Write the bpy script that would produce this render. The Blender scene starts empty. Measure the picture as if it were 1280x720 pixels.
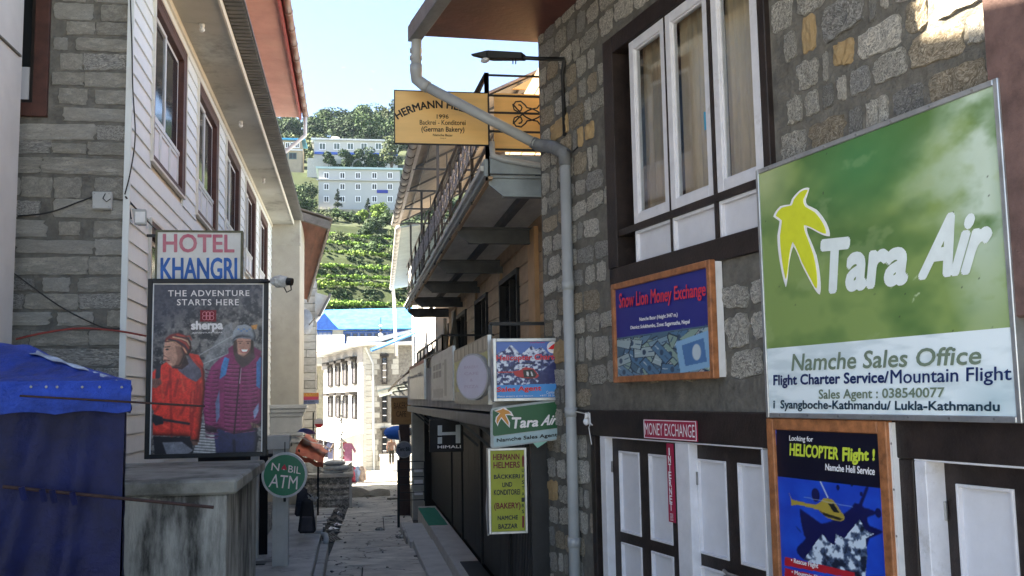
import bpy, math, random
import numpy as np
from mathutils import Matrix, Vector
random.seed(7)
NR = np.random.RandomState(11)
SC = bpy.context.scene
COL = SC.collection
# ------------------------------------------------------------------ camera
CAMZ = 2.9
FPX = 1250.0
_v = Vector((-200, -140, -FPX)).normalized()          # alley direction in camera space
_u = Vector((-0.0175, 1.0, 0)); _u.z = -(_v.x*_u.x + _v.y*_u.y)/_v.z; _u.normalize()
_r = _v.cross(_u)
ROT = Matrix((_r, _v, _u))                            # camera -> world (rows are the world axes)
camd = bpy.data.cameras.new('camera'); camd.sensor_width = 36.0; camd.lens = 36.0*FPX/1280.0
camd.clip_start = 0.05; camd.clip_end = 6000
cam = bpy.data.objects.new('camera', camd); COL.objects.link(cam)
cam.matrix_world = Matrix.Translation((0, 0, CAMZ)) @ ROT.to_4x4()
SC.camera = cam
# ------------------------------------------------------------------ light
SUN_EL = math.radians(48)
SUN_DIR = Vector((-math.cos(SUN_EL)*0.99, math.cos(SUN_EL)*0.13, math.sin(SUN_EL))).normalized()
world = bpy.data.worlds.new('World'); SC.world = world; world.use_nodes = True
wn = world.node_tree.nodes; wl = world.node_tree.links; wn.clear()
sky = wn.new('ShaderNodeTexSky'); sky.sky_type = 'NISHITA'; sky.sun_disc = False
sky.sun_elevation = SUN_EL; sky.sun_rotation = math.atan2(SUN_DIR.x, SUN_DIR.y)
sky.altitude = 3440; sky.air_density = 1.0; sky.dust_density = 0.2; sky.ozone_density = 3.0
bg = wn.new('ShaderNodeBackground'); bg.inputs[1].default_value = 0.056
wo = wn.new('ShaderNodeOutputWorld')
tcw = wn.new('ShaderNodeTexCoord'); mpw = wn.new('ShaderNodeMapping'); mpw.inputs['Scale'].default_value = (1, 1, 3.2)
nzw = wn.new('ShaderNodeTexNoise'); nzw.inputs['Scale'].default_value = 5.0; nzw.inputs['Detail'].default_value = 9; nzw.inputs['Roughness'].default_value = .62
crw = wn.new('ShaderNodeValToRGB'); crw.color_ramp.elements[0].position = .66; crw.color_ramp.elements[1].position = .86
mxw = wn.new('ShaderNodeMixRGB'); mxw.inputs[2].default_value = (8.5, 8.8, 9.2, 1)
wl.new(tcw.outputs['Generated'], mpw.inputs[0]); wl.new(mpw.outputs[0], nzw.inputs['Vector'])
wl.new(nzw.outputs[0], crw.inputs[0]); wl.new(crw.outputs[0], mxw.inputs[0]); wl.new(sky.outputs[0], mxw.inputs[1])
wl.new(mxw.outputs[0], bg.inputs[0]); wl.new(bg.outputs[0], wo.inputs[0])
sund = bpy.data.lights.new('sun', 'SUN'); sund.energy = 5.0; sund.angle = math.radians(0.5); sund.color = (1, .95, .86)
sun = bpy.data.objects.new('sun', sund); COL.objects.link(sun)
sun.rotation_euler = (-SUN_DIR).to_track_quat('-Z', 'Y').to_euler(); sun.location = SUN_DIR*60
SC.view_settings.view_transform = 'Standard'; SC.view_settings.look = 'None'
SC.view_settings.exposure = 3.38; SC.view_settings.gamma = 1.0
SC.view_settings.use_white_balance = True; SC.view_settings.white_balance_temperature = 7750; SC.view_settings.white_balance_tint = 10
SC.cycles.max_bounces = 10; SC.cycles.diffuse_bounces = 8

# ------------------------------------------------------------------ pixel -> plane helpers (photo pixels)
ORG = Vector((0, 0, CAMZ))
def ray(px, py):
    return (ROT @ Vector((px-640, 360-py, -FPX))).normalized()
def onX(px, py, x): r = ray(px, py); return ORG + r*((x-ORG.x)/r.x)
def onY(px, py, y): r = ray(px, py); return ORG + r*((y-ORG.y)/r.y)
def onZ(px, py, z): r = ray(px, py); return ORG + r*((z-ORG.z)/r.z)
def frame(o, xdir):
    x = Vector((xdir[0], xdir[1], 0)).normalized(); z = Vector((0, 0, 1)); y = z.cross(x)
    m = Matrix((x, y, z)).transposed().to_4x4(); m.translation = Vector(o); return m
def on(fr, px, py, off=0.0):
    """local (x, z) where the line of sight crosses the plane local y = off"""
    inv = fr.inverted(); o = inv @ ORG; d = inv.to_3x3() @ ray(px, py)
    p = o + d*((off-o.y)/d.y); return p.x, p.z
def shift(fr, x=0, y=0, z=0): return fr @ Matrix.Translation((x, y, z))
def rotz(fr, a): return fr @ Matrix.Rotation(a, 4, 'Z')

# ------------------------------------------------------------------ materials
def lin(c):
    c = np.asarray(c, float); return np.where(c <= .04045, c/12.92, ((c+.055)/1.055)**2.4)
_M = {}
def mat(name, col, rough=.7, var=.25, scale=6, bump=.2, bscale=40, metal=0, col2=None, spec=.4, stain=None, sscale=(1, 1, 1),
        thr=.5, rnd=0.0, trans=0, fleck=None, crack=None):
    if name in _M: return _M[name]
    m = bpy.data.materials.new(name); m.use_nodes = True; nt = m.node_tree; n = nt.nodes; l = nt.links
    b = n['Principled BSDF']; tc = n.new('ShaderNodeTexCoord'); mp = n.new('ShaderNodeMapping'); mp.inputs['Scale'].default_value = sscale
    l.new(tc.outputs['Object'], mp.inputs[0])
    nz = n.new('ShaderNodeTexNoise'); nz.inputs['Scale'].default_value = scale; nz.inputs['Detail'].default_value = 8; nz.inputs['Roughness'].default_value = .65
    l.new(mp.outputs[0], nz.inputs['Vector'])
    cr = n.new('ShaderNodeValToRGB'); c = np.array(col, float)
    c2 = np.array(col2, float) if col2 is not None else np.clip(c*(1+var), 0, 1)
    c1 = c*(1-var) if col2 is None else c
    cr.color_ramp.elements[0].position = .32 if fleck is None else .42; cr.color_ramp.elements[1].position = .68 if fleck is None else .60
    cr.color_ramp.elements[0].color = (*c1, 1); cr.color_ramp.elements[1].color = (*c2, 1)
    l.new(nz.outputs[0], cr.inputs[0]); out = cr.outputs[0]
    if stain is not None:
        n2 = n.new('ShaderNodeTexNoise'); n2.inputs['Scale'].default_value = scale*.45; n2.inputs['Detail'].default_value = 10; n2.inputs['Roughness'].default_value = .7
        mp2 = n.new('ShaderNodeMapping'); mp2.inputs['Location'].default_value = (3.1, 7.7, 1.3); mp2.inputs['Scale'].default_value = sscale
        l.new(tc.outputs['Object'], mp2.inputs[0]); l.new(mp2.outputs[0], n2.inputs['Vector'])
        r2 = n.new('ShaderNodeValToRGB'); r2.color_ramp.elements[0].position = thr; r2.color_ramp.elements[1].position = thr+.12
        l.new(n2.outputs[0], r2.inputs[0]); mx = n.new('ShaderNodeMixRGB'); mx.inputs[2].default_value = (*stain, 1)
        l.new(r2.outputs[0], mx.inputs[0]); l.new(out, mx.inputs[1]); out = mx.outputs[0]
    if fleck is not None:
        n3 = n.new('ShaderNodeTexNoise'); n3.inputs['Scale'].default_value = bscale; n3.inputs['Detail'].default_value = 6; n3.inputs['Roughness'].default_value = .75
        l.new(tc.outputs['Object'], n3.inputs['Vector'])
        r3 = n.new('ShaderNodeValToRGB'); r3.color_ramp.elements[0].position = .52; r3.color_ramp.elements[1].position = .57
        l.new(n3.outputs[0], r3.inputs[0]); mx = n.new('ShaderNodeMixRGB'); mx.inputs[2].default_value = (*fleck, 1)
        l.new(r3.outputs[0], mx.inputs[0]); l.new(out, mx.inputs[1]); out = mx.outputs[0]
    if crack:
        vn = n.new('ShaderNodeTexVoronoi'); vn.feature = 'DISTANCE_TO_EDGE'; vn.inputs['Scale'].default_value = crack
        ds_ = n.new('ShaderNodeTexNoise'); ds_.inputs['Scale'].default_value = 2.5; ds_.inputs['Detail'].default_value = 6; l.new(tc.outputs['Object'], ds_.inputs['Vector'])
        mv = n.new('ShaderNodeMixRGB'); mv.blend_type = 'LINEAR_LIGHT'; mv.inputs[0].default_value = .45; l.new(tc.outputs['Object'], mv.inputs[1]); l.new(ds_.outputs['Color'], mv.inputs[2]); l.new(mv.outputs[0], vn.inputs['Vector'])
        r4 = n.new('ShaderNodeValToRGB'); r4.color_ramp.elements[0].position = .004; r4.color_ramp.elements[1].position = .016; r4.color_ramp.elements[0].color = (.25, .25, .25, 1)
        l.new(vn.outputs['Distance'], r4.inputs[0]); mx = n.new('ShaderNodeMixRGB'); mx.blend_type = 'MULTIPLY'; mx.inputs[0].default_value = 1; l.new(out, mx.inputs[1]); l.new(r4.outputs[0], mx.inputs[2]); out = mx.outputs[0]
    if rnd:
        oi = n.new('ShaderNodeObjectInfo'); hs = n.new('ShaderNodeHueSaturation'); mr = n.new('ShaderNodeMapRange')
        mr.inputs[3].default_value = 1-rnd; mr.inputs[4].default_value = 1+rnd
        l.new(oi.outputs['Random'], mr.inputs[0]); l.new(mr.outputs[0], hs.inputs['Value']); l.new(out, hs.inputs['Color']); out = hs.outputs[0]
    l.new(out, b.inputs['Base Color'])
    b.inputs['Roughness'].default_value = rough; b.inputs['Metallic'].default_value = metal
    b.inputs['Specular IOR Level'].default_value = spec
    if trans: b.inputs['Transmission Weight'].default_value = trans
    if bump:
        nb = n.new('ShaderNodeTexNoise'); nb.inputs['Scale'].default_value = bscale; nb.inputs['Detail'].default_value = 6; nb.inputs['Roughness'].default_value = .7
        l.new(mp.outputs[0], nb.inputs['Vector']); bp = n.new('ShaderNodeBump'); bp.inputs['Strength'].default_value = bump; bp.inputs['Distance'].default_value = .02 if bump < .9 else .05
        l.new(nb.outputs[0], bp.inputs['Height']); l.new(bp.outputs[0], b.inputs['Normal'])
    _M[name] = m; return m
def flat(name, srgb, rough=.5, var=.06): return mat(name, tuple(lin(srgb)), rough=rough, var=var, scale=9, bump=.05, bscale=60)
def print_mat():
    if 'print' in _M: return _M['print']
    m = bpy.data.materials.new('printed_vinyl'); m.use_nodes = True; n = m.node_tree.nodes
    a = n.new('ShaderNodeAttribute'); a.attribute_name = 'Col'; b = n['Principled BSDF']
    m.node_tree.links.new(a.outputs['Color'], b.inputs['Base Color']); b.inputs['Roughness'].default_value = .42
    _M['print'] = m; return m
def glass(name='window_glass', tint=(.02, .025, .03), rough=.06):
    return mat(name, tint, rough=rough, var=.3, scale=2, bump=.03, bscale=3, spec=.9)

# ------------------------------------------------------------------ mesh builder
class MB:
    def __init__(s): s.v = []; s.f = []
    def add(s, vs, fs):
        k = len(s.v); s.v.extend([tuple(p) for p in vs]); s.f.extend([tuple(i+k for i in f) for f in fs]); return s
    def box(s, x0, x1, y0, y1, z0, z1):
        if x0 > x1: x0, x1 = x1, x0
        if y0 > y1: y0, y1 = y1, y0
        if z0 > z1: z0, z1 = z1, z0
        return s.add([(x0, y0, z0), (x1, y0, z0), (x1, y1, z0), (x0, y1, z0), (x0, y0, z1), (x1, y0, z1), (x1, y1, z1), (x0, y1, z1)],
              [(0, 3, 2, 1), (4, 5, 6, 7), (0, 1, 5, 4), (1, 2, 6, 5), (2, 3, 7, 6), (3, 0, 4, 7)])
    def hexa(s, a, b):      # two quads (4 points each), joined
        return s.add(list(a)+list(b), [(3, 2, 1, 0), (4, 5, 6, 7), (0, 1, 5, 4), (1, 2, 6, 5), (2, 3, 7, 6), (3, 0, 4, 7)])
    def prism(s, poly, y0, y1):   # poly of (x, z)
        n = len(poly); vs = [(x, y0, z) for x, z in poly]+[(x, y1, z) for x, z in poly]
        return s.add(vs, [tuple(range(n)), tuple(range(2*n-1, n-1, -1))]+[((i+1) % n, i, n+i, n+(i+1) % n) for i in range(n)])
    def prismx(s, poly, x0, x1):  # poly of (y, z)
        n = len(poly); vs = [(x0, y, z) for y, z in poly]+[(x1, y, z) for y, z in poly]
        return s.add(vs, [tuple(range(n)), tuple(range(2*n-1, n-1, -1))]+[((i+1) % n, i, n+i, n+(i+1) % n) for i in range(n)])
    def disc(s, x, z, r, y0, y1, n=32, rz=None):
        rz = rz or r
        return s.prism([(x+r*math.cos(2*math.pi*i/n), z+rz*math.sin(2*math.pi*i/n)) for i in range(n)], y0, y1)
    def frame(s, x0, x1, z0, z1, w, y0, y1):
        s.box(x0, x0+w, y0, y1, z0, z1); s.box(x1-w, x1, y0, y1, z0, z1)
        s.box(x0+w, x1-w, y0, y1, z0, z0+w); return s.box(x0+w, x1-w, y0, y1, z1-w, z1)
    def bar(s, p, q, w, h=None, up=(0, 0, 1)):
        h = h or w; p = Vector(p); q = Vector(q); d = (q-p).normalized(); u = Vector(up)
        if abs(d.dot(u)) > .98: u = Vector((1, 0, 0))
        a = d.cross(u).normalized()*w/2; b = a.cross(d).normalized()*h/2
        return s.add([p-a-b, p+a-b, p+a+b, p-a+b, q-a-b, q+a-b, q+a+b, q-a+b], [(0, 1, 2, 3), (7, 6, 5, 4), (0, 4, 5, 1), (1, 5, 6, 2), (2, 6, 7, 3), (3, 7, 4, 0)])
    def tube(s, pts, r, n=10, cap=True):
        pts = [Vector(p) for p in pts]; rr = r if isinstance(r, (list, tuple)) else [r]*len(pts); k0 = len(s.v); pu = None
        for i, p in enumerate(pts):
            d = (pts[min(i+1, len(pts)-1)]-pts[max(i-1, 0)]).normalized()
            u = pu if pu is not None else (Vector((0, 0, 1)) if abs(d.z) < .9 else Vector((1, 0, 0)))
            a = d.cross(u).normalized(); b = a.cross(d).normalized(); pu = b
            for j in range(n):
                t = 2*math.pi*j/n; s.v.append(tuple(p+a*math.cos(t)*rr[i]+b*math.sin(t)*rr[i]))
        for i in range(len(pts)-1):
            for j in range(n):
                s.f.append((k0+i*n+j, k0+i*n+(j+1) % n, k0+(i+1)*n+(j+1) % n, k0+(i+1)*n+j))
        if cap: s.f.append(tuple(k0+j for j in range(n-1, -1, -1))); s.f.append(tuple(k0+(len(pts)-1)*n+j for j in range(n)))
        return s
    def ball(s, c, r, n=10, m=7, sq=(1, 1, 1), jit=0):
        k = len(s.v)
        for i in range(m+1):
            th = math.pi*i/m
            for j in range(n):
                ph = 2*math.pi*j/n; q = 1+random.uniform(-jit, jit)
                s.v.append((c[0]+r*sq[0]*q*math.sin(th)*math.cos(ph), c[1]+r*sq[1]*q*math.sin(th)*math.sin(ph), c[2]+r*sq[2]*q*math.cos(th)))
        for i in range(m):
            for j in range(n): s.f.append((k+i*n+j, k+(i+1)*n+j, k+(i+1)*n+(j+1) % n, k+i*n+(j+1) % n))
        return s
    def sheet(s, pts, nu, nv):     # nu*nv points, row major
        return s.add(pts, [(j*nu+i, j*nu+i+1, (j+1)*nu+i+1, (j+1)*nu+i) for j in range(nv-1) for i in range(nu-1)])
    def mesh(s, name, m, smooth=False):
        me = bpy.data.meshes.new(name); me.from_pydata(s.v, [], s.f); me.update()
        if m: me.materials.append(m)
        if smooth: me.shade_smooth()
        return me
    def build(s, name, m, parent=None, smooth=False, bevel=0, fr=None, **k):
        me = s.mesh(name, m, smooth); return link(name, me, parent, bevel=bevel, fr=fr, **k)
def link(name, me, parent=None, bevel=0, fr=None, label=None, cat=None, group=None, kind=None):
    o = bpy.data.objects.new(name, me); COL.objects.link(o)
    if parent is not None: o.parent = parent
    if fr is not None: o.matrix_local = fr
    if bevel:
        b = o.modifiers.new('bevel', 'BEVEL'); b.width = bevel; b.segments = 1; b.limit_method = 'ANGLE'
    return tag(o, label, cat, group, kind)
def tag(o, label=None, cat=None, group=None, kind=None):
    if label: o['label'] = label
    if cat: o['category'] = cat
    if group: o['group'] = group
    if kind: o['kind'] = kind
    return o
def thing(name, label, cat, fr, group=None):
    o = bpy.data.objects.new(name, None); COL.objects.link(o); o.empty_display_size = .1
    o.matrix_world = fr; return tag(o, label, cat, group)
def kids(o): return [c for c in COL.objects if c.parent == o]
def copy_tree(o, parent=None):
    c = o.copy(); COL.objects.link(c); c.parent = parent
    for ch in list(o.children): copy_tree(ch, c)
    return c
# ------------------------------------------------------------------ lettering: fitted text meshes, local x right, z up, facing -y
def text(s, parent, x0, x1, z0, z1, y, m, name='lettering', bold=0.0, shear=0.0, warp=None, ext=.002, slant=0.0, spacing=1.0):
    extra = bold*.95; bold = 0.0
    cu = bpy.data.curves.new('t', 'FONT'); cu.body = s; cu.size = 1.0; cu.offset = bold; cu.shear = shear; cu.extrude = 0; cu.space_character = spacing
    cu.resolution_u = 3
    ob = bpy.data.objects.new('t', cu); me = bpy.data.meshes.new_from_object(ob)
    bpy.data.objects.remove(ob); bpy.data.curves.remove(cu)
    n = len(me.vertices); co = np.empty(n*3); me.vertices.foreach_get('co', co); co = co.reshape(-1, 3)
    mn = co.min(0); mx = co.max(0); u = (co[:, 0]-mn[0])/(mx[0]-mn[0]); w = (co[:, 1]-mn[1])/(mx[1]-mn[1])
    if warp: X, Z = warp(u, w)
    else: X = x0+(x1-x0)*u; Z = z0+(z1-z0)*w+slant*(u-.5)
    new = np.stack([X, np.full(n, y-ext), Z], 1); me.vertices.foreach_set('co', new.ravel())
    if extra > .001:      # heavier strokes: shifted layers a fraction of a millimetre apart
        k = extra*1.1*abs((X.max()-X.min())/max(mx[0]-mn[0], 1e-6)); fs = [tuple(p.vertices) for p in me.polygons]; V = []; Fc = []
        for q, (dx, dz) in enumerate([(0, 0)]+[(k*math.cos(a), k*math.sin(a)) for a in np.linspace(0, 2*math.pi, 11)[:-1]]):
            V.append(new+np.array((dx, -.0002*q, dz))); Fc += [tuple(i+q*n for i in f) for f in fs]
        me = bpy.data.meshes.new(name); me.from_pydata(np.concatenate(V).tolist(), [], Fc)
    me.materials.clear(); me.materials.append(m); me.update(); me.name = name
    return link(name, me, parent)
# ------------------------------------------------------------------ small painter for printed posters (flat print)
class Canvas:
    def __init__(s, w, h, col=(1, 1, 1)):
        s.w, s.h = w, h; s.a = np.ones((h, w, 3))*np.array(col, float); s.Y, s.X = np.mgrid[0:h, 0:w].astype(float); s.X /= w; s.Y /= h   # 0..1, y down
    def blend(s, mask, col): mask = np.clip(mask, 0, 1)[..., None]; s.a = s.a*(1-mask)+np.asarray(col, float)*mask
    def poly(s, pts, col, al=1.0, soft=None):
        pts = np.array(pts, float); inside = np.zeros((s.h, s.w), bool); n = len(pts)
        for i in range(n):
            x1, y1 = pts[i]; x2, y2 = pts[(i+1) % n]
            if y1 == y2: continue
            c = ((s.Y >= min(y1, y2)) & (s.Y < max(y1, y2))); xi = x1+(s.Y-y1)/(y2-y1)*(x2-x1); inside ^= (c & (s.X < xi))
        m = inside.astype(float)
        for _ in range(soft or 0): m = (m+np.roll(m, 1, 0)+np.roll(m, -1, 0)+np.roll(m, 1, 1)+np.roll(m, -1, 1))/5
        s.blend(m*al, col); return m
    def ell(s, cx, cy, rx, ry, col, al=1.0, soft=.15, rot=0):
        dx = (s.X-cx)*s.w/s.h; dy = s.Y-cy; c, q = math.cos(rot), math.sin(rot); rx = rx*s.w/s.h
        d = np.sqrt(((dx*c+dy*q)/rx)**2+((-dx*q+dy*c)/ry)**2); m = np.clip((1-d)/soft+.5, 0, 1); s.blend(m*al, col); return m
    def line(s, pts, wd, col, al=1.0):
        m = np.zeros((s.h, s.w)); asp = s.w/s.h
        for (x1, y1), (x2, y2) in zip(pts[:-1], pts[1:]):
            ax, bx = x1*asp, x2*asp; L = (bx-ax)**2+(y2-y1)**2+1e-9; t = np.clip(((s.X*asp-ax)*(bx-ax)+(s.Y-y1)*(y2-y1))/L, 0, 1)
            d = np.hypot(s.X*asp-ax-t*(bx-ax), s.Y-y1-t*(y2-y1)); m = np.maximum(m, np.clip((wd-d)/(wd*.5)+.3, 0, 1))
        s.blend(m*al, col); return m
    def noise(s, k=8, oct=5, seed=0, rough=.55):
        r = np.random.RandomState(seed); out = np.zeros((s.h, s.w)); amp = 1; tot = 0
        for o in range(oct):
            gy = int(k*s.h/s.w)+2 if s.h > s.w else k+2; gx = k+2; g = r.rand(gy+2, gx+2)
            yy = s.Y*(gy-.01); xx = s.X*(gx-.01); yi = yy.astype(int); xi = xx.astype(int); fy = yy-yi; fx = xx-xi; fy = fy*fy*(3-2*fy); fx = fx*fx*(3-2*fx)
            out += amp*((g[yi, xi]*(1-fx)+g[yi, xi+1]*fx)*(1-fy)+(g[yi+1, xi]*(1-fx)+g[yi+1, xi+1]*fx)*fy); tot += amp; amp *= rough; k *= 2
        return out/tot
    def put(s, name, parent, x0, x1, z0, z1, y):
        w, h = s.w, s.h; X, Z = np.meshgrid(np.linspace(x0, x1, w), np.linspace(z1, z0, h))
        co = np.stack([X, np.full_like(X, y), Z], -1).reshape(-1, 3); idx = np.arange(w*h).reshape(h, w)
        q = np.stack([idx[1:, :-1], idx[1:, 1:], idx[:-1, 1:], idx[:-1, :-1]], -1).reshape(-1, 4)
        me = bpy.data.meshes.new(name); me.vertices.add(w*h); me.vertices.foreach_set('co', co.ravel())
        me.loops.add(q.size); me.loops.foreach_set('vertex_index', q.ravel().astype(np.int32)); me.polygons.add(len(q))
        me.polygons.foreach_set('loop_start', np.arange(0, q.size, 4, dtype=np.int32)); me.update()
        at = me.color_attributes.new('Col', 'FLOAT_COLOR', 'POINT')
        at.data.foreach_set('color', np.concatenate([lin(np.clip(s.a, 0, 1)).reshape(-1, 3), np.ones((w*h, 1))], 1).ravel())
        me.materials.append(print_mat()); return link(name, me, parent)
def raw_mesh(name, co, faces_n, m, k=4):   # co (N*k,3): separate k-gons
    me = bpy.data.meshes.new(name); nv = len(co); me.vertices.add(nv); me.vertices.foreach_set('co', np.asarray(co, np.float32).ravel())
    me.loops.add(nv); me.loops.foreach_set('vertex_index', np.arange(nv, dtype=np.int32)); me.polygons.add(nv//k)
    me.polygons.foreach_set('loop_start', np.arange(0, nv, k, dtype=np.int32)); me.update()
    if m: me.materials.append(m)
    return me

# ------------------------------------------------------------------ stones
def stone_unit(seed, rough=.05, square=.5):
    """rough-faced block, unit width/height (-.5...5), depth 0 (wall) to -1 (face), ~70 triangles"""
    kind_r = rough; r = random.Random(seed); nu, nv = 8, 6; mb = MB(); g = {}
    e = [r.uniform(-.06, .06) for _ in range(20)]
    for j in range(nv):
        for i in range(nu):
            u = -1+2*i/(nu-1); v = -1+2*j/(nv-1)
            k = 1-(1-square)*.22*(u*u*v*v)
            x = u*k*.5*(1+e[j]+r.uniform(-rough, rough)); z = v*k*.5*(1+e[6+i]+r.uniform(-rough, rough))
            edge = max(abs(u), abs(v)); d = -(1.0-.25*(edge > .99)-r.uniform(0, .8)*(kind_r > .05)-r.uniform(0, .45)*(kind_r <= .05))
            g[i, j] = len(mb.v); mb.v.append((x, d, z))
    for j in range(nv-1):
        for i in range(nu-1): mb.f.append((g[i, j], g[i+1, j], g[i+1, j+1], g[i, j+1]))
    rim = [(i, 0) for i in range(nu)]+[(nu-1, j) for j in range(1, nv)]+[(i, nv-1) for i in range(nu-2, -1, -1)]+[(0, j) for j in range(nv-2, 0, -1)]
    base = []
    for a in rim:
        x, y, z = mb.v[g[a]]; base.append(len(mb.v)); mb.v.append((x*1.06, .6, z*1.06))
    for k in range(len(rim)):
        a, b = rim[k], rim[(k+1) % len(rim)]; mb.f.append((g[b], g[a], base[k], base[(k+1) % len(rim)]))
    return mb
_SU = {}
def stones(parent, fr_local, rects, m_list, wts, depth=.035, seed=1, kind='rough', holes=()):
    """rects: list of (x, z, w, h) in wall-local coordinates"""
    r = random.Random(seed); sq = .5 if kind == 'rough' else .9; rg = .10 if kind == 'rough' else .03
    for (x, z, w, h) in rects:
        if any(a < x+w*.5 and x-w*.5 < b and c < z+h*.5 and z-h*.5 < d for a, b, c, d in holes): continue
        k = r.randrange(9); m = r.choices(m_list, wts)[0]; key = (kind, k, m.name)
        if key not in _SU: _SU[key] = stone_unit(k*17+3, rg, sq).mesh('stone', m, False)
        o = bpy.data.objects.new('stone', _SU[key]); COL.objects.link(o); o.parent = parent
        o.location = (x, -.001, z); o.scale = (w*r.choice((1, -1)), depth*r.uniform(.7, 1.5), h); o.rotation_euler = (0, r.uniform(-.03, .03), 0)
        if kind == 'rough': o.rotation_euler = (0, r.uniform(-.10, .10), 0)
def courses(x0, x1, z0, z1, hs, ws, gap, seed=1, jit=.0):
    r = random.Random(seed); out = []; z = z0
    while z < z1-.06:
        h = min(r.uniform(*hs), z1-z); x = x0+r.uniform(-.3, 0)*ws[0]*0
        while x < x1-.05:
            w = min(r.choice((r.uniform(*ws), r.uniform(*ws), r.uniform(ws[0]*.45, ws[0]))), x1-x)
            g = gap*r.uniform(.5, 1.5); hh = h*r.uniform(.82, 1.05) if jit else h
            if w > .07: out.append((x+w/2-0*g, z+h/2+r.uniform(-jit, jit), max(w-g, .05), max(hh-gap*.8, .05)))
            x += w
        z += h
    return out
# ------------------------------------------------------------------ palette
mortar = mat('grey_mortar', (.175, .165, .145), rough=.95, var=.35, scale=7, bump=.95, bscale=16, stain=(.12, .118, .11), thr=.55)
st_grey = mat('stone_grey', (.25, .235, .20), rough=.95, scale=8, bump=1.0, bscale=13, col2=(.66, .63, .56), fleck=(.86, .83, .76), rnd=.18)
st_pale = mat('stone_pale', (.34, .32, .28), rough=.95, scale=8, bump=1.0, bscale=14, col2=(.80, .76, .68), fleck=(.93, .90, .83), rnd=.18)
st_tan = mat('stone_tan', (.25, .20, .14), rough=.95, scale=8, bump=1.0, bscale=12, col2=(.52, .44, .33), fleck=(.68, .60, .48), rnd=.18)
st_ochre = mat('stone_ochre', (.42, .28, .13), rough=.9, scale=6, bump=.7, bscale=40, col2=(.52, .38, .22), rnd=.1)
st_dark = mat('stone_dark', (.20, .197, .185), rough=.95, scale=8, bump=1.0, bscale=12, col2=(.42, .41, .39), fleck=(.6, .59, .56), rnd=.2)
SM = [st_grey, st_pale, st_tan, st_ochre, st_dark]
wood_dark = mat('dark_painted_wood', (.022, .0145, .013), rough=.5, var=.5, scale=7, bump=.25, bscale=50, sscale=(1, 1, 1), stain=(.055, .040, .036), thr=.60)
white_wood = mat('white_painted_wood', (.68, .68, .72), rough=.5, var=.08, scale=8, bump=.15, bscale=60, stain=(.50, .49, .49), thr=.60)
white_panel = mat('white_door_panel', (.64, .65, .70), rough=.45, var=.06, scale=4, bump=.06, bscale=50, stain=(.62, .62, .66), thr=.66)
wood_brown = mat('varnished_wood_frame', (.34, .13, .052), rough=.45, var=.4, scale=14, bump=.2, bscale=60, sscale=(1, 1, 1))
alu = mat('aluminium_trim', (.42, .43, .44), rough=.35, var=.2, scale=6, bump=.1, metal=.7)
white_metal = mat('white_metal_edge', (.72, .72, .72), rough=.5, var=.1)
black_metal = mat('black_metal', (.012, .013, .015), rough=.5, var=.4, bump=.1)
grey_pvc = mat('grey_pvc', (.36, .38, .39), rough=.45, var=.12, scale=3, bump=.05, stain=(.24, .24, .24), thr=.6)
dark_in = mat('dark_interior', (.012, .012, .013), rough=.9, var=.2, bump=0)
curtain = mat('beige_curtain', (.52, .38, .25), rough=.85, var=.25, scale=3, bump=.2, sscale=(3, 3, .4))
red_paint = flat('red_paint', (.78, .16, .28)); white_p = flat('white_paint', (.93, .93, .94)); black_p = flat('black_paint', (.06, .06, .08))
screw = mat('screw_steel', (.3, .3, .3), metal=.8, rough=.4)

def wall_holes(mb, x0, x1, z0, z1, holes, y0, y1):
    xs = sorted({x0, x1, *[h[0] for h in holes], *[h[1] for h in holes]}); zs = sorted({z0, z1, *[h[2] for h in holes], *[h[3] for h in holes]})
    xs = [x for x in xs if x0 <= x <= x1]; zs = [z for z in zs if z0 <= z <= z1]
    for a, b in zip(xs[:-1], xs[1:]):
        run = None
        for c, d in zip(zs[:-1], zs[1:]):
            cx, cz = (a+b)/2, (c+d)/2; hole = any(h[0] < cx < h[1] and h[2] < cz < h[3] for h in holes)
            if hole:
                if run: mb.box(a, b, y0, y1, *run); run = None
            else: run = (run[0], d) if run else (c, d)
        if run: mb.box(a, b, y0, y1, *run)
    return mb
def textq(s, parent, fr, off, q, m, bold=0.0, shear=0.0, name='lettering', ext=.002, spacing=1.0):
    """q: photo pixels of the lettering's bottom-left, bottom-right, top-right, top-left on the sign plane"""
    BL, BR, TR, TL = [np.array(on(fr, p[0], p[1], off)) for p in q]
    def w(u, v):
        u = u[:, None]; v = v[:, None]; P = BL*(1-u)*(1-v)+BR*u*(1-v)+TR*u*v+TL*(1-u)*v; return P[:, 0], P[:, 1]
    return text(s, parent, 0, 1, 0, 1, off, m, name=name, bold=bold, shear=shear, warp=w, ext=ext, spacing=spacing)
def smooth_px(P, k=4):
    P = np.array(P, float); n = len(P); out = []
    for i in range(n):
        a, b, c, d = P[(i-1) % n], P[i], P[(i+1) % n], P[(i+2) % n]
        for j in range(k): t = j/k; out.append(tuple(.5*(2*b+(c-a)*t*.8+(2*a-5*b+4*c-d)*t*t*.8+(1-.8)*2*(c-b)*(3*t*t-2*t**3)*0+(3*b-a-3*c+d)*t**3*.8) if False else b+(c-b)*t+.12*(t*(1-t))*((b-a)-(d-c))*2))
    return out
def polyq(fr, off, pts, th=.003):
    mb = MB(); mb.prism([on(fr, x, y, off) for x, y in pts], off-th, off); return mb

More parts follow.
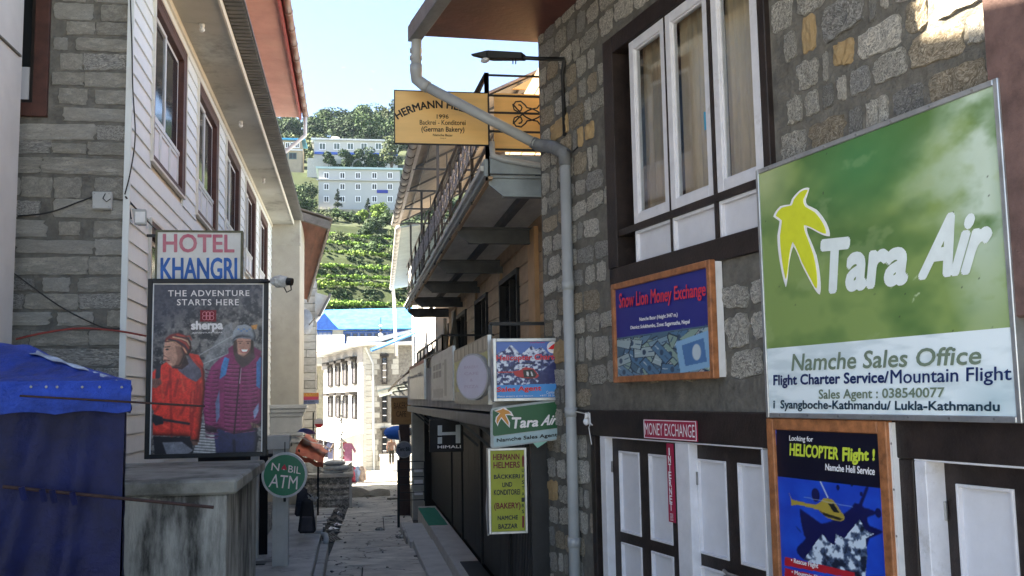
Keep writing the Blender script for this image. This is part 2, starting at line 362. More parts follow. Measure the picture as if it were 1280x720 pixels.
# ================================================================== near right stone building
CORN = onX(682, 500, 2.04)
tf = ray(190, 503); TN = Vector((-tf.x, -tf.y, 0)).normalized()
N = frame((CORN.x, CORN.y, 0), TN)
def n_(px, py, off=0): return on(N, px, py, off)
sb = thing('stone_building', 'dark stone building with brown timber doors and white-sashed upper window, right of the lane', 'building', N)
wx0 = n_(762, 200)[0]; wx1 = n_(970, 200)[0]; wz0 = n_(800, 352)[1]; wz1 = n_(800, 22)[1]
d1x0 = n_(745, 600)[0]; d1x1 = n_(972, 600)[0]; dz1 = n_(752, 542)[1]; d2x0 = n_(1150, 600)[0]; d2x1 = n_(1420, 600)[0]
bz0 = n_(752, 545)[1]; bz1 = n_(720, 512)[1]
holes = [(wx0+.12, wx1-.08, wz0+.14, wz1-.12), (d1x0+.06, d1x1, .0, dz1), (d2x0, d2x1, .0, dz1)]
w = wall_holes(MB(), 0, 9.5, -.6, 7.9, holes, 0, .35)
w.box(0.0, .35, .35, 7, -.6, 7.9); w.box(9.2, 9.5, .35, 7, -.6, 7.9); w.box(.35, 9.2, 6.7, 7, -.6, 7.9)
wall = w.build('wall', mortar, sb)
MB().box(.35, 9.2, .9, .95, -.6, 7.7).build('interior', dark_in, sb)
# rough stones in the wall
avoid = [(wx0-.03, wx1+.03, wz0-.03, wz1+.05), (d1x0-.03, 9.5, -1, bz1+.16), (n_(735, 600)[0], d1x0, bz0, bz1+.02)]
rr = courses(.02, 9.4, -.1, 7.8, (.21, .265), (.22, .46), .05, seed=5, jit=.016)
rr = [q for q in rr if q[0] < 7.4]
stones(wall, N, rr, SM, (5.5, 5, 2.6, .35, 1.3), depth=.022, seed=9, holes=avoid)
# timber: header beam, jambs, sill beam
hb = MB(); hb.box(n_(722, 520)[0], 9.4, -.05, .10, bz0+.0, bz1); hb.build('header_beam', wood_dark, sb, bevel=.008)
MB().box(wx0, wx1+.05, -.035, .12, wz0, wz0+.17).build('sill_beam', wood_dark, sb, bevel=.006)
MB().box(n_(745, 600)[0]-.02, d1x0+.075, -.04, .14, -.1, bz0-.002).build('door_post', wood_dark, sb, bevel=.006)
MB().box(n_(968, 600)[0], n_(1150, 600)[0]-.003, -.04, .14, -.1, bz0-.002).build('timber_panel', wood_dark, sb, bevel=.004)
# window
win = MB(); win.box(wx0, wx0+.20, -.045, .14, wz0+.172, wz1); win.box(wx1-.085, wx1, -.045, .14, wz0+.172, wz1)
win.box(wx0+.20, wx1-.085, -.045, .14, wz1-.16, wz1)
win = win.build('window', wood_dark, sb, bevel=.006)
sash_px = [((800, 279), (841, 264)), ((846.5, 260), (896, 238)), ((904.6, 236), (957, 214))]
ztop = wz1-.165; zb_all = []
for i, (bl, br) in enumerate(sash_px):
    xa = n_(bl[0]-5, bl[1])[0]; xb = n_(br[0], br[1])[0]; zb = n_(bl[0], bl[1])[1]; zb_all.append(zb)
    zs = zb_all[0]
    f = MB().frame(xa, xb, zs, ztop, .085, -.02, .05); f.frame(xa+.085, xb-.085, zs+.085, ztop-.085, .014, -.005, .045)
    sh = f.build('sash', white_wood, win, bevel=.005)
    MB().box(xa+.085, xb-.085, .012, .018, zs+.085, ztop-.085).build('pane', mat('thin_glass', (.9, .95, .95), rough=.03, var=.02, bump=0, trans=1.0, spec=.6), win)
    cw = xb-xa; pts = []; nu = 60
    for j in range(2):
        for k in range(nu):
            u = k/(nu-1); pts.append((xa+.05+(cw-.1)*u, .10+.022*math.sin(u*cw*42+i*2+.4*math.sin(u*9))+.01*math.sin(u*cw*90), zs if j == 0 else ztop))
    MB().sheet(pts, nu, 2).build('curtain', curtain, win, smooth=True)
    pz1 = zs-.06; pz0 = n_(800, 336)[1]
    pf = MB().frame(xa, xb, pz0, pz1, .028, -.012, .05).build('lower_panel', white_wood, win, bevel=.004)
    MB().box(xa+.028, xb-.028, .02, .04, pz0+.028, pz1-.028).build('panel_board', white_panel, win)
zs = zb_all[0]
b = MB(); b.box(wx0+.2, wx1-.085, -.03, .1, zs-.06, zs-.002)
for i in (0, 1):
    xa = n_(sash_px[i][1][0], sash_px[i][1][1])[0]; xb = n_(sash_px[i+1][0][0]-5, sash_px[i+1][0][1])[0]
    b.box(xa+.002, xb-.002, -.03, .1, zs, ztop); b.box(xa+.002, xb-.002, -.03, .1, n_(800, 336)[1], zs-.062)
b.build('mullion', wood_dark, win)
dec = polyq(shift(N, 0, .008, 0), 0, [(880, 140), (886, 139), (887, 160), (881, 163)]).build('window_sticker', flat('cyan_sticker', (.15, .62, .78)), win, fr=Matrix.Translation((0, .008, 0)))
# doors
def leaf(x0, x1, y, cols, zsplit):
    zb, zt = .25, dz1-.03-.115; zlo, zhi = zsplit
    d = MB(); d.box(x0, x1, y, y+.05, .1, dz1-.04); door = None
    frame_ = wall_holes(MB(), x0, x1, .1, dz1-.04, [(a, b_, c, e) for a, b_ in cols for c, e in ((zb, zlo), (zhi, zt))], y, y+.05)
    door = frame_.build('door', wood_dark, sb)
    for a, b_ in cols:
        for c, e in ((zb, zlo), (zhi, zt)):
            MB().frame(a, b_, c, e, .018, y-.012, y+.03).build('panel_moulding', white_wood, door, bevel=.003)
            MB().box(a+.018, b_-.018, y+.018, y+.03, c+.018, e-.018).build('door_panel', white_panel, door)
    for hz_ in (.5, zt-.2): MB().tube([(x0+.004, y-.012, hz_), (x0+.004, y-.012, hz_+.10)], .010, 6).build('hinge', screw, door)
    return door
def cx(*p): return [(n_(a, 600, .02)[0], n_(b_, 600, .02)[0]) for a, b_ in p]
zsp = (n_(787, 680, .03)[1], n_(787, 667, .03)[1])
jw = MB(); xj0 = n_(751, 600, -.045)[0]; xj1 = n_(765, 600, .06)[0]
jw.box(xj0, xj0+.11, -.045, .10, -.1, dz1-.03); jw.box(xj0, n_(962, 600)[0], -.045, .10, dz1-.03, dz1-.003)
xp0 = n_(845, 600, -.045)[0]; xp1 = n_(862, 600, -.045)[0]; jw.box(xp0, xp1, -.045, .10, -.1, dz1-.032); xe = n_(962, 600)[0]; jw.box(xe-.025, xe, -.045, .10, -.1, dz1-.032)
jw.build('white_door_frame', white_wood, sb, bevel=.004)
leaf(xj0+.112, xp0-.002, .03, cx((774, 799), (811, 838)), zsp); ld = leaf(xp1+.002, xe-.027, .03, cx((871, 907), (922, 954)), zsp)
lk = MB(); lz = n_(905, 712, .03)[1]; lx = n_(915, 712, .03)[0]
lk.tube([(lx-.08, .01, lz), (lx, -.01, lz-.01), (lx+.12, .01, lz-.02)], .012); lk.box(lx-.02, lx+.03, -.03, 0, lz-.08, lz-.02); lk.build('door_lock', screw, ld)
jx = n_(1152, 600)[0]; jw = MB(); jw.box(jx, jx+.085, -.045, .16, -.1, dz1-.03); jw.box(jx, jx+1.5, -.045, .16, dz1-.03, dz1-.003); jw.build('white_door_frame', white_wood, sb, bevel=.004)
leaf(jx+.087, jx+.087+1.0, .08, [(n_(1198, 640, .08)[0], n_(1270, 640, .08)[0]), (n_(1270, 640, .08)[0]+.10, jx+.98)], zsp)
# corner post of dark timber at the far right of the wall (upper)
xq = n_(1248, 40)[0]
MB().box(xq, xq+.5, -.10, .05, n_(1262, 95)[1]-1.2, 7.5).build('timber_post', mat('weathered_brown_post', (.16, .095, .085), rough=.7, var=.4, scale=5, bump=.5), sb, bevel=.01)
# roof overhang above the lane, with brown soffit and grey metal gutter box
ez = onY(560, 30, CORN.y+.5).z
inv = N.inverted()
def nl(p): return inv @ Vector(p)
soff = mat('red_brown_soffit', (.13, .042, .036), rough=.45, var=.25, scale=3, bump=.25, bscale=12, sscale=(1, 1, 1), stain=(.30, .17, .14), thr=.68)
a0 = n_(683, 50)[1]
eL = on(N, 560, 25, -1.15)
r = MB()
ex0, ez0 = on(N, 527, 45, -1.3); 
eo = ez0; ew = n_(674, 48, 0)[1]; el = ex0; print('eave', ex0, ez0, ew)
r.hexa([(el, .2, ew+.02), (9.5, .2, ew+.02), (9.5, -1.30, eo), (el, -1.30, eo)], [(el, .2, ew+.10), (9.5, .2, ew+.10), (9.5, -1.30, eo+.08), (el, -1.30, eo+.08)])
soffit = r.build('soffit', soff, sb)
rf = MB(); rf.hexa([(el-.1, 7.2, ew+1.4), (9.7, 7.2, ew+1.4), (9.7, -1.4, eo+.12), (el-.1, -1.4, eo+.12)], [(el-.1, 7.2, ew+1.46), (9.7, 7.2, ew+1.46), (9.7, -1.4, eo+.18), (el-.1, -1.4, eo+.18)])
rf.build('roof', mat('dark_green_sheet_roof', (.10, .11, .11), rough=.5, metal=.3), sb)
g = MB(); g.box(el-.05, 9.6, -1.44, -1.305, eo-.06, eo+.11); gut = g.build('gutter', mat('grey_steel_gutter', (.20, .215, .23), rough=.45, metal=.4, var=.2), sb, bevel=.005)
print('a0', a0, 'wz', wz0, wz1, 'dz', dz1, 'bz', bz0, bz1, 'wx', wx0, wx1, 'corner', CORN)

# ---- rain pipe: from the gutter down and across to the wall, then down the wall
def npx(px, py, off): x, z = n_(px, py, off); return Vector((x, off, z))
dp = thing('drain_pipe', 'grey plastic rain pipe with elbows running from the roof gutter diagonally to the wall corner', 'drain pipe', shift(N, 0, 0, 0))
p1 = npx(521, 30, -1.36); p2 = npx(520, 88, -1.36); p2b = npx(521, 99, -1.33); p2c = npx(531, 107, -1.26); p4 = npx(672, 181, -.14); p5 = npx(692, 184, -.09); p6 = npx(706, 192, -.085); p7 = npx(706.5, 205, -.085)
end = Vector((p7.x, -.085, -.2))
MB().tube([p1, p2], .055, 14).build('pipe', grey_pvc, dp, smooth=True)
MB().tube([p2+Vector((0, 0, .06)), p2, p2b, p2c, p2c+(p4-p2c)*.03], .066, 14).build('elbow', grey_pvc, dp, smooth=True)
MB().tube([p2c, p4], .055, 14).build('pipe', grey_pvc, dp, smooth=True)
MB().tube([p4-(p4-p2c)*.05, p4, p5, p6, p7-Vector((0, 0, .02))], [.062, .068, .07, .068, .062], 14).build('elbow', mat('dark_grey_elbow', (.15, .16, .17), rough=.5), dp, smooth=True)
MB().tube([p7, end], .055, 14).build('pipe', grey_pvc, dp, smooth=True)
for z in np.arange(end.z+.4, p7.z-.3, 1.25): MB().tube([(end.x, -.085, z), (end.x, -.085, z+.09)], .063, 14).build('collar', grey_pvc, dp, smooth=True)
for pz in (p2.z+.12, p2.z+.20): MB().tube([(p2.x, p2.y, pz), (p2.x, p2.y, pz+.035)], .066, 14).build('collar', grey_pvc, dp, smooth=True)
MB().tube([npx(705, 186, -.02), npx(716, 190, -.16), npx(722, 184, -.02)], .008, 6).build('wire_bracket', black_metal, dp)

# ---- street lamp on the corner
sl = thing('street_lamp', 'black LED street lamp arm reaching out from the stone wall corner over the lane', 'street lamp', N)
hx = -1.15
A = npx(705, 74, -.05); Bp = npx(648, 72, -.55); Cp = npx(590, 70, -1.0)
MB().tube([npx(706, 170, -.02), npx(703, 92, -.03), A+Vector((0, .0, -.03)), A, npx(676, 73.5, -.3), Bp], .022, 8).build('arm', black_metal, sl, smooth=True)
d_ = (Cp-Bp); hd = MB()
def fin(p, w, t, b_=0): return [p+Vector((w*.7, -w*.7, b_)), p+Vector((-w*.7, w*.7, b_)), p+Vector((-w*.7, w*.7, t)), p+Vector((w*.7, -w*.7, t))]
hd.hexa(fin(Bp-d_*.12, .05, .045, -.02), fin(Bp+d_*.62, .06, .05, -.03)); hd.hexa(fin(Bp+d_*.62, .06, .05, -.03), fin(Cp, .025, .015, 0))
hd.build('lamp_head', black_metal, sl, bevel=.005)
MB().ball(tuple(Bp+d_*.72+Vector((0, 0, -.04))), .045, sq=(1.4, 1, .5)).build('lamp_lens', mat('lamp_lens', (.6, .62, .65), rough=.2, bump=0), sl, smooth=True)
for t in (.06, .12): MB().tube([Bp+d_*t, Bp+d_*t-Vector((0, 0, .07))], .006, 5).build('bolt', black_metal, sl)
# ---- bulb hanging by the header beam
bl = thing('bulb_socket', 'white bulb hanging on looped wires at the end of the brown header beam', 'light bulb', N)
B0 = npx(733, 527, -.12)
MB().ball(tuple(B0), .032, sq=(1, 1, 1.15)).build('bulb', mat('bulb_glass', (.75, .77, .8), rough=.15, bump=0), bl, smooth=True)
MB().tube([B0+Vector((0, 0, .02)), B0+Vector((.02, 0, .08))], [.022, .018], 10).build('holder', white_metal, bl, smooth=True)
q = B0+Vector((.03, 0, .07)); MB().tube([npx(718, 514, -.06), q, q+Vector((.05, 0, .01)), q+Vector((.06, 0, -.08)), q+Vector((.10, 0, -.10))], .006, 6).build('wire', white_metal, bl)
MB().tube([q+Vector((.02, 0, .02)), q+Vector((.05, 0, -.10)), q+Vector((.02, 0, -.12)), q+Vector((.03, .02, -.28))], .005, 6).build('wire', white_metal, bl)

# ================================================================== signs on the near right wall
def corners(fr, q, off=0): return [on(fr, x, y, off) for x, y in q]
def panel_thing(name, label, fr0, off, x0, x1, z0, z1, cat='sign'):
    fr = shift(fr0, x0, off, z0); return thing(name, label, cat, fr), fr
# --- big airline sign
q = [(955, 518), (1272, 528), (1252, 100), (953, 212)]; xs = [n_(x, y, -.10) for x, y in q]
sx0 = (xs[0][0]+xs[3][0])/2; sx1 = (xs[1][0]+xs[2][0])/2; sz0 = (xs[0][1]+xs[1][1])/2; sz1 = (xs[2][1]+xs[3][1])/2
print('tara', xs)
W_, H_ = sx1-sx0, sz1-sz0
ts, TF = panel_thing('airline_sign', 'huge weathered green and white airline sign with yellow leaf on the stone wall', N, -.10, sx0, sx1, sz0, sz1)
zsplit = (on(TF, 962, 434)[1]+on(TF, 1270, 411)[1])/2
green_w = mat('weathered_green_vinyl', (.035, .12, .028), rough=.45, scale=1.1, bump=.06, bscale=20, col2=(.11, .24, .05), stain=(.30, .42, .26), thr=.60)
MB().box(0, W_, 0, .06, 0, H_).build('backing', alu, ts)
cv = Canvas(230, 150); n1 = cv.noise(4, 4, 1); n2 = cv.noise(7, 5, 2); n3 = cv.noise(40, 3, 9)
g0 = np.array((.24, .38, .17)); g1 = np.array((.42, .53, .26)); cv.a = g0+(g1-g0)*np.clip((n1-.38)*3.2+(cv.Y-.45)*.9+.25, 0, 1)[..., None]
cv.blend(np.clip(1.15-np.hypot((cv.X-.03)/.16, (cv.Y-.02)/.28), 0, 1)*.75, (.68, .72, .50))
cv.blend(np.clip(1.0-np.hypot((cv.X-.5)/.30, (cv.Y-.13)/.32), 0, 1)*1.0, (.16, .40, .20))
cv.blend(np.clip(1.25-np.hypot((cv.X-.93)/.13, (cv.Y-.30)/.72), 0, 1)*np.clip(n2*3.0-.55, 0, 1), (.72, .80, .73))
cv.blend(np.clip(1.1-np.hypot((cv.X-.82)/.2, (cv.Y-.3)/.25), 0, 1)*np.clip(n2*2.4-.6, 0, 1)*.8, (.62, .72, .60))
cv.blend(np.clip((n2-.64)*4, 0, .3), (.56, .64, .42))
for k in range(22):
    x_, y_ = random.random(), random.random(); cv.ell(x_, y_, .0022, .004, (.12, .16, .12))
for k in range(9):
    x_, y_ = .3+random.random()*.4, .62+random.random()*.3; cv.line([(x_, y_), (x_+.03*random.random(), y_-.01)], .003, (.75, .82, .66), .7)
cv.a = np.clip(cv.a, 0, 1)**.78
cv.put('green_face', ts, .018, W_-.018, zsplit, H_-.018, -.004)
cw_ = Canvas(180, 60, (.90, .95, .97)); k1 = cw_.noise(6, 5, 4); cw_.blend(np.clip((k1-.5)*2, 0, .35), (.66, .74, .77)); cw_.blend(np.clip(1-np.hypot((cw_.X-.93)/.15, (cw_.Y-.8)/.4), 0, 1)*.5, (.55, .68, .72))
cw_.put('white_face', ts, .018, W_-.018, .018, zsplit, -.004)
MB().frame(-.012, W_+.012, -.012, H_+.012, .032, -.014, .062).build('frame', alu, ts, bevel=.004)
for k in range(7):
    for zz in (.006, H_-.006): MB().disc(W_*(k+.5)/7, zz, .006, -.02, -.013, 8).build('screw', screw, ts)
S = lambda pts: [(940+x/2.118, 200+y/2.118) for x, y in pts]
leafp = S([(152, 74), (128, 80), (106, 104), (101, 118), (76, 122), (57, 150), (74, 162), (68, 200), (73, 260), (90, 336), (97, 285), (110, 228), (130, 272), (160, 330), (180, 356), (181, 312), (171, 252), (152, 205), (146, 178), (175, 192), (206, 202), (197, 166), (172, 132), (148, 120), (143, 104)])
polyq(TF, -.008, smooth_px(leafp)).build('leaf_outline', white_p, ts)
lx = S([(148, 80), (130, 84), (111, 106), (106, 120), (80, 126), (64, 148), (80, 160), (75, 200), (79, 255), (90, 315), (97, 270), (108, 216), (132, 268), (158, 318), (171, 340), (172, 305), (163, 252), (146, 205), (138, 172), (172, 186), (196, 195), (188, 168), (166, 138), (142, 124), (136, 104)])
polyq(TF, -.011, smooth_px(lx)).build('leaf', flat('leaf_yellow', (.84, .86, .22)), ts)
white_t = flat('sign_white', (.88, .92, .92))
textq('Tara', ts, TF, -.006, S([(195, 350), (408, 322), (408, 196), (186, 218)]), white_t, bold=.045, shear=.18)
textq('Air', ts, TF, -.006, S([(446, 310), (612, 290), (644, 128), (474, 156)]), white_t, bold=.045, shear=.18)
grn = flat('faded_green_letters', (.45, .52, .45)); ink = flat('dark_teal_ink', (.06, .22, .30)); ink2 = flat('navy_ink', (.05, .17, .38))
textq('Namche Sales Office', ts, TF, -.006, S([(106, 558), (607, 540), (607, 492), (106, 514)]), grn, bold=.012, shear=.12)
textq('Flight Charter Service/', ts, TF, -.006, S([(58, 604), (362, 598), (362, 560), (58, 570)]), ink2, bold=.022)
textq('Mountain Flight', ts, TF, -.006, S([(368, 604), (688, 594), (688, 546), (368, 556)]), ink2, bold=.006)
textq('Sales Agent : 038540077', ts, TF, -.006, S([(178, 640), (510, 636), (510, 602), (178, 608)]), grn, bold=.012)
textq('i  Syangboche-Kathmandu/ Lukla-Kathmandu', ts, TF, -.006, S([(58, 664), (656, 672), (656, 640), (58, 636)]), ink, bold=.018)
# --- money exchange framed poster
def rect_from(fr, q, off):
    p = [on(fr, x, y, off) for x, y in q]; return (p[0][0]+p[3][0])/2, (p[1][0]+p[2][0])/2, (p[0][1]+p[1][1])/2, (p[2][1]+p[3][1])/2
x0, x1, z0, z1 = rect_from(N, [(768, 478), (893, 474), (892, 323), (767, 356)], -.10)
me_, MF = panel_thing('money_exchange_sign', 'wood-framed blue money exchange poster with banknotes, hung below the white-sashed window', N, -.10, x0, x1, z0, z1)
W, H = x1-x0, z1-z0; fw = .055
MB().box(.01, W-.01, .002, .09, .01, H-.01).build('box_back', white_metal, me_)
MB().frame(0, W, 0, H, fw, -.022, .03).build('frame', wood_brown, me_, bevel=.006)
cv = Canvas(150, 160, (.13, .16, .50)); zs_ = .53
nn = cv.noise(8, 4, 3); cv.blend((nn-.5)*.6, (.20, .24, .55))
rs = random.Random(4)
cv.a[int(.56*160):] = (.30, .42, .50)
for k in range(60):
    cx, cy = rs.random()*1.1-.05, .56+rs.random()*.48; an = rs.uniform(-1.2, 1.2); L, w2 = .13, .055
    base = rs.choice([(.48, .60, .66), (.38, .52, .62), (.60, .68, .70), (.30, .46, .58), (.52, .62, .58), (.66, .66, .68)])
    c_, s_ = math.cos(an), math.sin(an); P = [(cx+(c_*a-s_*b)*.95, cy+(s_*a+c_*b)) for a, b in ((-L, -w2), (L, -w2), (L, w2), (-L, w2))]
    P = [(a, max(b, .565)) for a, b in P]; cv.poly(P, (.14, .22, .30)); P2 = [(cx+(a-cx)*.9, cy+(b-cy)*.88) for a, b in P]; P2 = [(a, max(b, .57)) for a, b in P2]; cv.poly(P2, base)
    if cy > .62: cv.ell(cx, cy, .02, .03, (.20, .30, .40)); cv.line([(cx+c_*.05, cy+s_*.05), (cx+c_*.10, cy+s_*.10)], .006, (.22, .34, .46)); cv.line([(cx-c_*.05, cy-s_*.05), (cx-c_*.10, cy-s_*.10)], .004, (.75, .80, .82))
cv.poly([(.66, .68), (.98, .60), (1, .95), (.70, 1)], (.50, .68, .82)); cv.poly([(.72, .72), (.93, .67), (.95, .90), (.75, .93)], (.28, .46, .66)); cv.ell(.86, .80, .04, .08, (.72, .78, .82))
cv.put('poster', me_, fw, W-fw, fw, H-fw, .0)
Z = lambda pts: [(765+x/4.5, 320+y/4.5) for x, y in pts]
redt = flat('red_letters', (.86, .24, .32)); lil = flat('lilac_edge', (.45, .25, .62))
for m_, o_, bd in ((lil, -.003, .03), (redt, -.009, .016)):
    textq('Snow Lion Money Exchange', me_, MF, o_, Z([(42, 320), (528, 246), (528, 146), (42, 212)]), m_, bold=bd)
textq('Namche Bazar (Height 3447 m.)', me_, MF, -.003, Z([(156, 372), (370, 346), (370, 318), (156, 346)]), white_p, bold=.02)
textq('District: Solukhumbu, Zone: Sagarmatha, Nepal', me_, MF, -.003, Z([(106, 418), (438, 386), (438, 356), (106, 394)]), white_p, bold=.02)
# --- helicopter flight framed poster (runs below the picture)
x0, x1, z0, z1 = rect_from(N, [(968, 720), (1122, 720), (1110, 530), (962, 524)], -.08)
z0 = z1-1.50; z1 = n_(1030, 524, -.08)[1]
hf, HF = panel_thing('helicopter_flight_poster', 'wood-framed blue helicopter flight poster with snowy peaks, under the big green airline sign', N, -.08, x0, x1, z0, z1, 'poster')
W, H = x1-x0, z1-z0
MB().box(.01, W+.02, .002, .08, .01, H-.01).build('box_back', white_metal, hf)
MB().frame(0, W, 0, H, .075, -.022, .03).build('frame', wood_brown, hf, bevel=.006)
# paint it in photo proportions: canvas covers poster interior
ix0, ix1, iz0, iz1 = .075, W-.075, .075, H-.075
def hc(x, y):  # zoomed photo pixel (606x720 crop) -> canvas uv
    a, b_ = on(HF, 965+x/3.79, 530+y/3.79, 0); return ((a-ix0)/(ix1-ix0), (iz1-b_)/(iz1-iz0))
cv = Canvas(170, 290, (.02, .24, .72)); nn = cv.noise(5, 4, 8)
cv.blend(np.clip((nn-.3)*1.2, 0, .7), (.03, .36, .86))
splat = [(110, 480), (150, 520), (130, 400), (230, 470), (310, 440), (370, 400), (390, 370), (410, 375), (440, 300), (455, 300), (425, 380), (440, 395), (500, 420), (450, 440), (460, 480), (525, 510), (460, 540), (440, 600), (380, 690), (150, 640), (120, 580), (160, 540)]
cv.poly(smooth_px([hc(x, y) for x, y in splat]), (.04, .06, .30), soft=1)
for (x, y, r_) in ((205, 335, .03), (500, 420, .02), (375, 285, .01), (310, 300, .012), (420, 330, .01)): u, v = hc(x, y); cv.ell(u, v, r_*1.3, r_, (.04, .06, .30))
def peak(pts, seed):
    m = cv.poly([hc(x, y) for x, y in pts], (.25, .33, .45)); nz = cv.noise(18, 4, seed); cv.blend(m*np.clip((nz-.46)*9, 0, 1), (.80, .86, .92)); cv.blend(m*np.clip((.42-nz)*9, 0, 1), (.07, .11, .20))
peak([(150, 640), (185, 590), (235, 518), (262, 550), (295, 575), (300, 520), (340, 540), (372, 500), (412, 450), (440, 500), (480, 520), (440, 540), (450, 620), (440, 720), (380, 740), (280, 690)], 5)
heli = [(75, 310), (92, 352), (118, 362), (210, 380), (240, 352), (285, 358), (325, 415), (342, 440), (322, 460), (255, 440), (225, 408), (120, 382), (92, 385), (88, 350)]
cv.poly(smooth_px([hc(x, y) for x, y in heli]), (.66, .58, .24)); cv.poly([hc(x, y) for x, y in ((215, 405), (250, 436), (320, 456), (338, 446), (300, 440), (240, 415))], (.40, .34, .14)); cv.poly([hc(x, y) for x, y in ((262, 375), (292, 376), (318, 420), (290, 415))], (.08, .10, .12)); cv.line([hc(245, 425), hc(320, 448)], .006, (.1, .1, .1))
cv.line([hc(220, 255), hc(262, 345)], .0035, (.75, .8, .85)); cv.line([hc(150, 345), hc(380, 392)], .002, (.65, .72, .8), .6)
cv.poly([hc(x, y) for x, y in ((20, -20), (560, -20), (560, 308), (20, 245))], (.035, .035, .13))
cv.poly([hc(x, y) for x, y in ((60, 628), (390, 700), (390, 730), (60, 668))], (.72, .12, .18)); cv.poly([hc(x, y) for x, y in ((60, 680), (430, 760), (430, 800), (60, 730))], (.72, .12, .18)); cv.poly([hc(x, y) for x, y in ((60, 745), (430, 830), (430, 870), (60, 795))], (.72, .12, .18))
cv.put('poster', hf, ix0, ix1, iz0, iz1, 0)
V = lambda pts: [(965+x/3.79, 530+y/3.79) for x, y in pts]
yl = flat('lime_letters', (.80, .86, .30))
textq('Looking for', hf, HF, -.003, V([(84, 86), (196, 92), (196, 60), (84, 54)]), white_p, bold=.01)
textq('HELICOPTER', hf, HF, -.003, V([(86, 148), (314, 168), (316, 112), (88, 92)]), yl, bold=.035)
textq('Flight !', hf, HF, -.003, V([(336, 194), (486, 186), (488, 122), (338, 112)]), yl, bold=.035)
textq('Namche Heli Service', hf, HF, -.003, V([(255, 218), (488, 242), (488, 206), (255, 188)]), white_p, bold=.025)
textq('• Rescue Flight', hf, HF, -.003, V([(92, 662), (220, 690), (220, 662), (92, 632)]), white_p, bold=.015)
textq('• Mountain Flight', hf, HF, -.003, V([(95, 716), (250, 750), (250, 724), (95, 690)]), white_p, bold=.015)
for k in range(6): MB().disc(W+.012, H*(k+.5)/6, .007, .0, .004, 8).build('screw', screw, hf)
# --- small red plates
x0, x1, z0, z1 = rect_from(N, [(806, 547), (872, 553), (871, 527), (805, 523)], -.06)
pl, PF = panel_thing('money_exchange_plate', 'small crimson plate reading MONEY EXCHANGE above the double door', N, -.065, x0, x1, z0, z1, 'name plate')
W, H = x1-x0, z1-z0; crim = flat('crimson_plate', (.64, .12, .26))
MB().box(0, W, 0, .01, 0, H).build('plate', crim, pl); MB().frame(.004, W-.004, .004, H-.004, .006, -.003, 0).build('border', white_p, pl)
text('MONEY EXCHANGE', pl, .025, W-.025, .03, H-.03, -.001, white_p, bold=.0)
x0, x1, z0, z1 = rect_from(N, [(836, 650), (846, 650), (844, 552), (832, 551)], -.06)
pl, PF = panel_thing('internet_plate', 'narrow crimson strip with INTERNET lettered downward, hanging under the red plate', N, -.058, x0, x0+.105, z0-.02, z1-.005, 'name plate')
H = z1-z0; MB().box(0, .105, 0, .008, 0, H).build('plate', crim, pl)
for k, ch in enumerate('INTERNET'):
    zc = H-.05-k*(H-.12)/8; text(ch, pl, .032 if ch != 'I' else .046, .073 if ch != 'I' else .058, zc-.04, zc+.015, -.001, white_p, bold=.02)
for k in range(3): text('नम'[:1] if False else '=', pl, .03, .08, .015+k*.02, .028+k*.02, -.001, white_p)
# ================================================================== left hotel building
XL = -2.6
YC = onX(156, 300, XL).y
S0 = frame((XL, YC, 0), (0, 1))         # siding wall: local x runs up the lane, local y into the building
def s_(px, py, off=0): return on(S0, px, py, off)
print('left corner Y', YC)
siding_m = mat('white_siding', (.71, .755, .765), rough=.55, var=.05, scale=2, bump=.06, bscale=25, stain=(.60, .61, .61), thr=.60, rnd=.05)
red_frame = mat('maroon_frame', (.070, .026, .020), rough=.55, var=.35, scale=5, bump=.2)
upvc = flat('white_upvc', (.80, .81, .82), .35)
cream = mat('cream_trim', (.66, .64, .58), rough=.6, var=.1, scale=4)
blk_grey = mat('grey_block_stone', (.40, .385, .34), rough=.95, scale=4, bump=1.0, bscale=16, col2=(.60, .58, .52), fleck=(.30, .295, .28), rnd=.14)
blk_pale = mat('pale_block_stone', (.50, .49, .45), rough=.95, scale=4, bump=1.0, bscale=16, col2=(.64, .63, .58), fleck=(.40, .39, .37), rnd=.14)
mort2 = mat('dark_mortar', (.17, .165, .15), rough=.95, var=.35, scale=7, bump=.95, bscale=18)
LEN = 33.0-YC; EY = -6.45  # EY: eaves and upper storey extended unseen past the end wall, trimming the sun patch
hb_ = thing('hotel_building', 'hotel with white clapboard side, maroon windows and stone end wall left of the lane', 'building', S0)
ztop_s = s_(321, 241)[1]
wy = [s_(190, 100)[0]+3.82*k for k in range(5)]; ww = s_(228, 140)[0]-wy[0]
wt = s_(227, 67)[1]; wb = s_(223, 236)[1]
lt = s_(196, 292)[1]; lb = lt-(wt-wb)
print('hotel', wy, ww, wt, wb, lt, lb, ztop_s)
hs = [(y, y+ww, wb, wt) for y in wy]+[(y, y+ww, lb, lt) for y in wy]
core = wall_holes(MB(), .31, LEN, -.8, ztop_s+.2, hs, .02, .30)
core.box(.31, LEN, 5.7, 6, -.8, ztop_s+.2); core.box(LEN-.3, LEN, .3, 5.7, -.8, ztop_s+.2)
side = core.build('side_wall', cream, hb_)
MB().box(.45, LEN-.3, .9, .95, -.7, ztop_s).build('interior', dark_in, hb_)
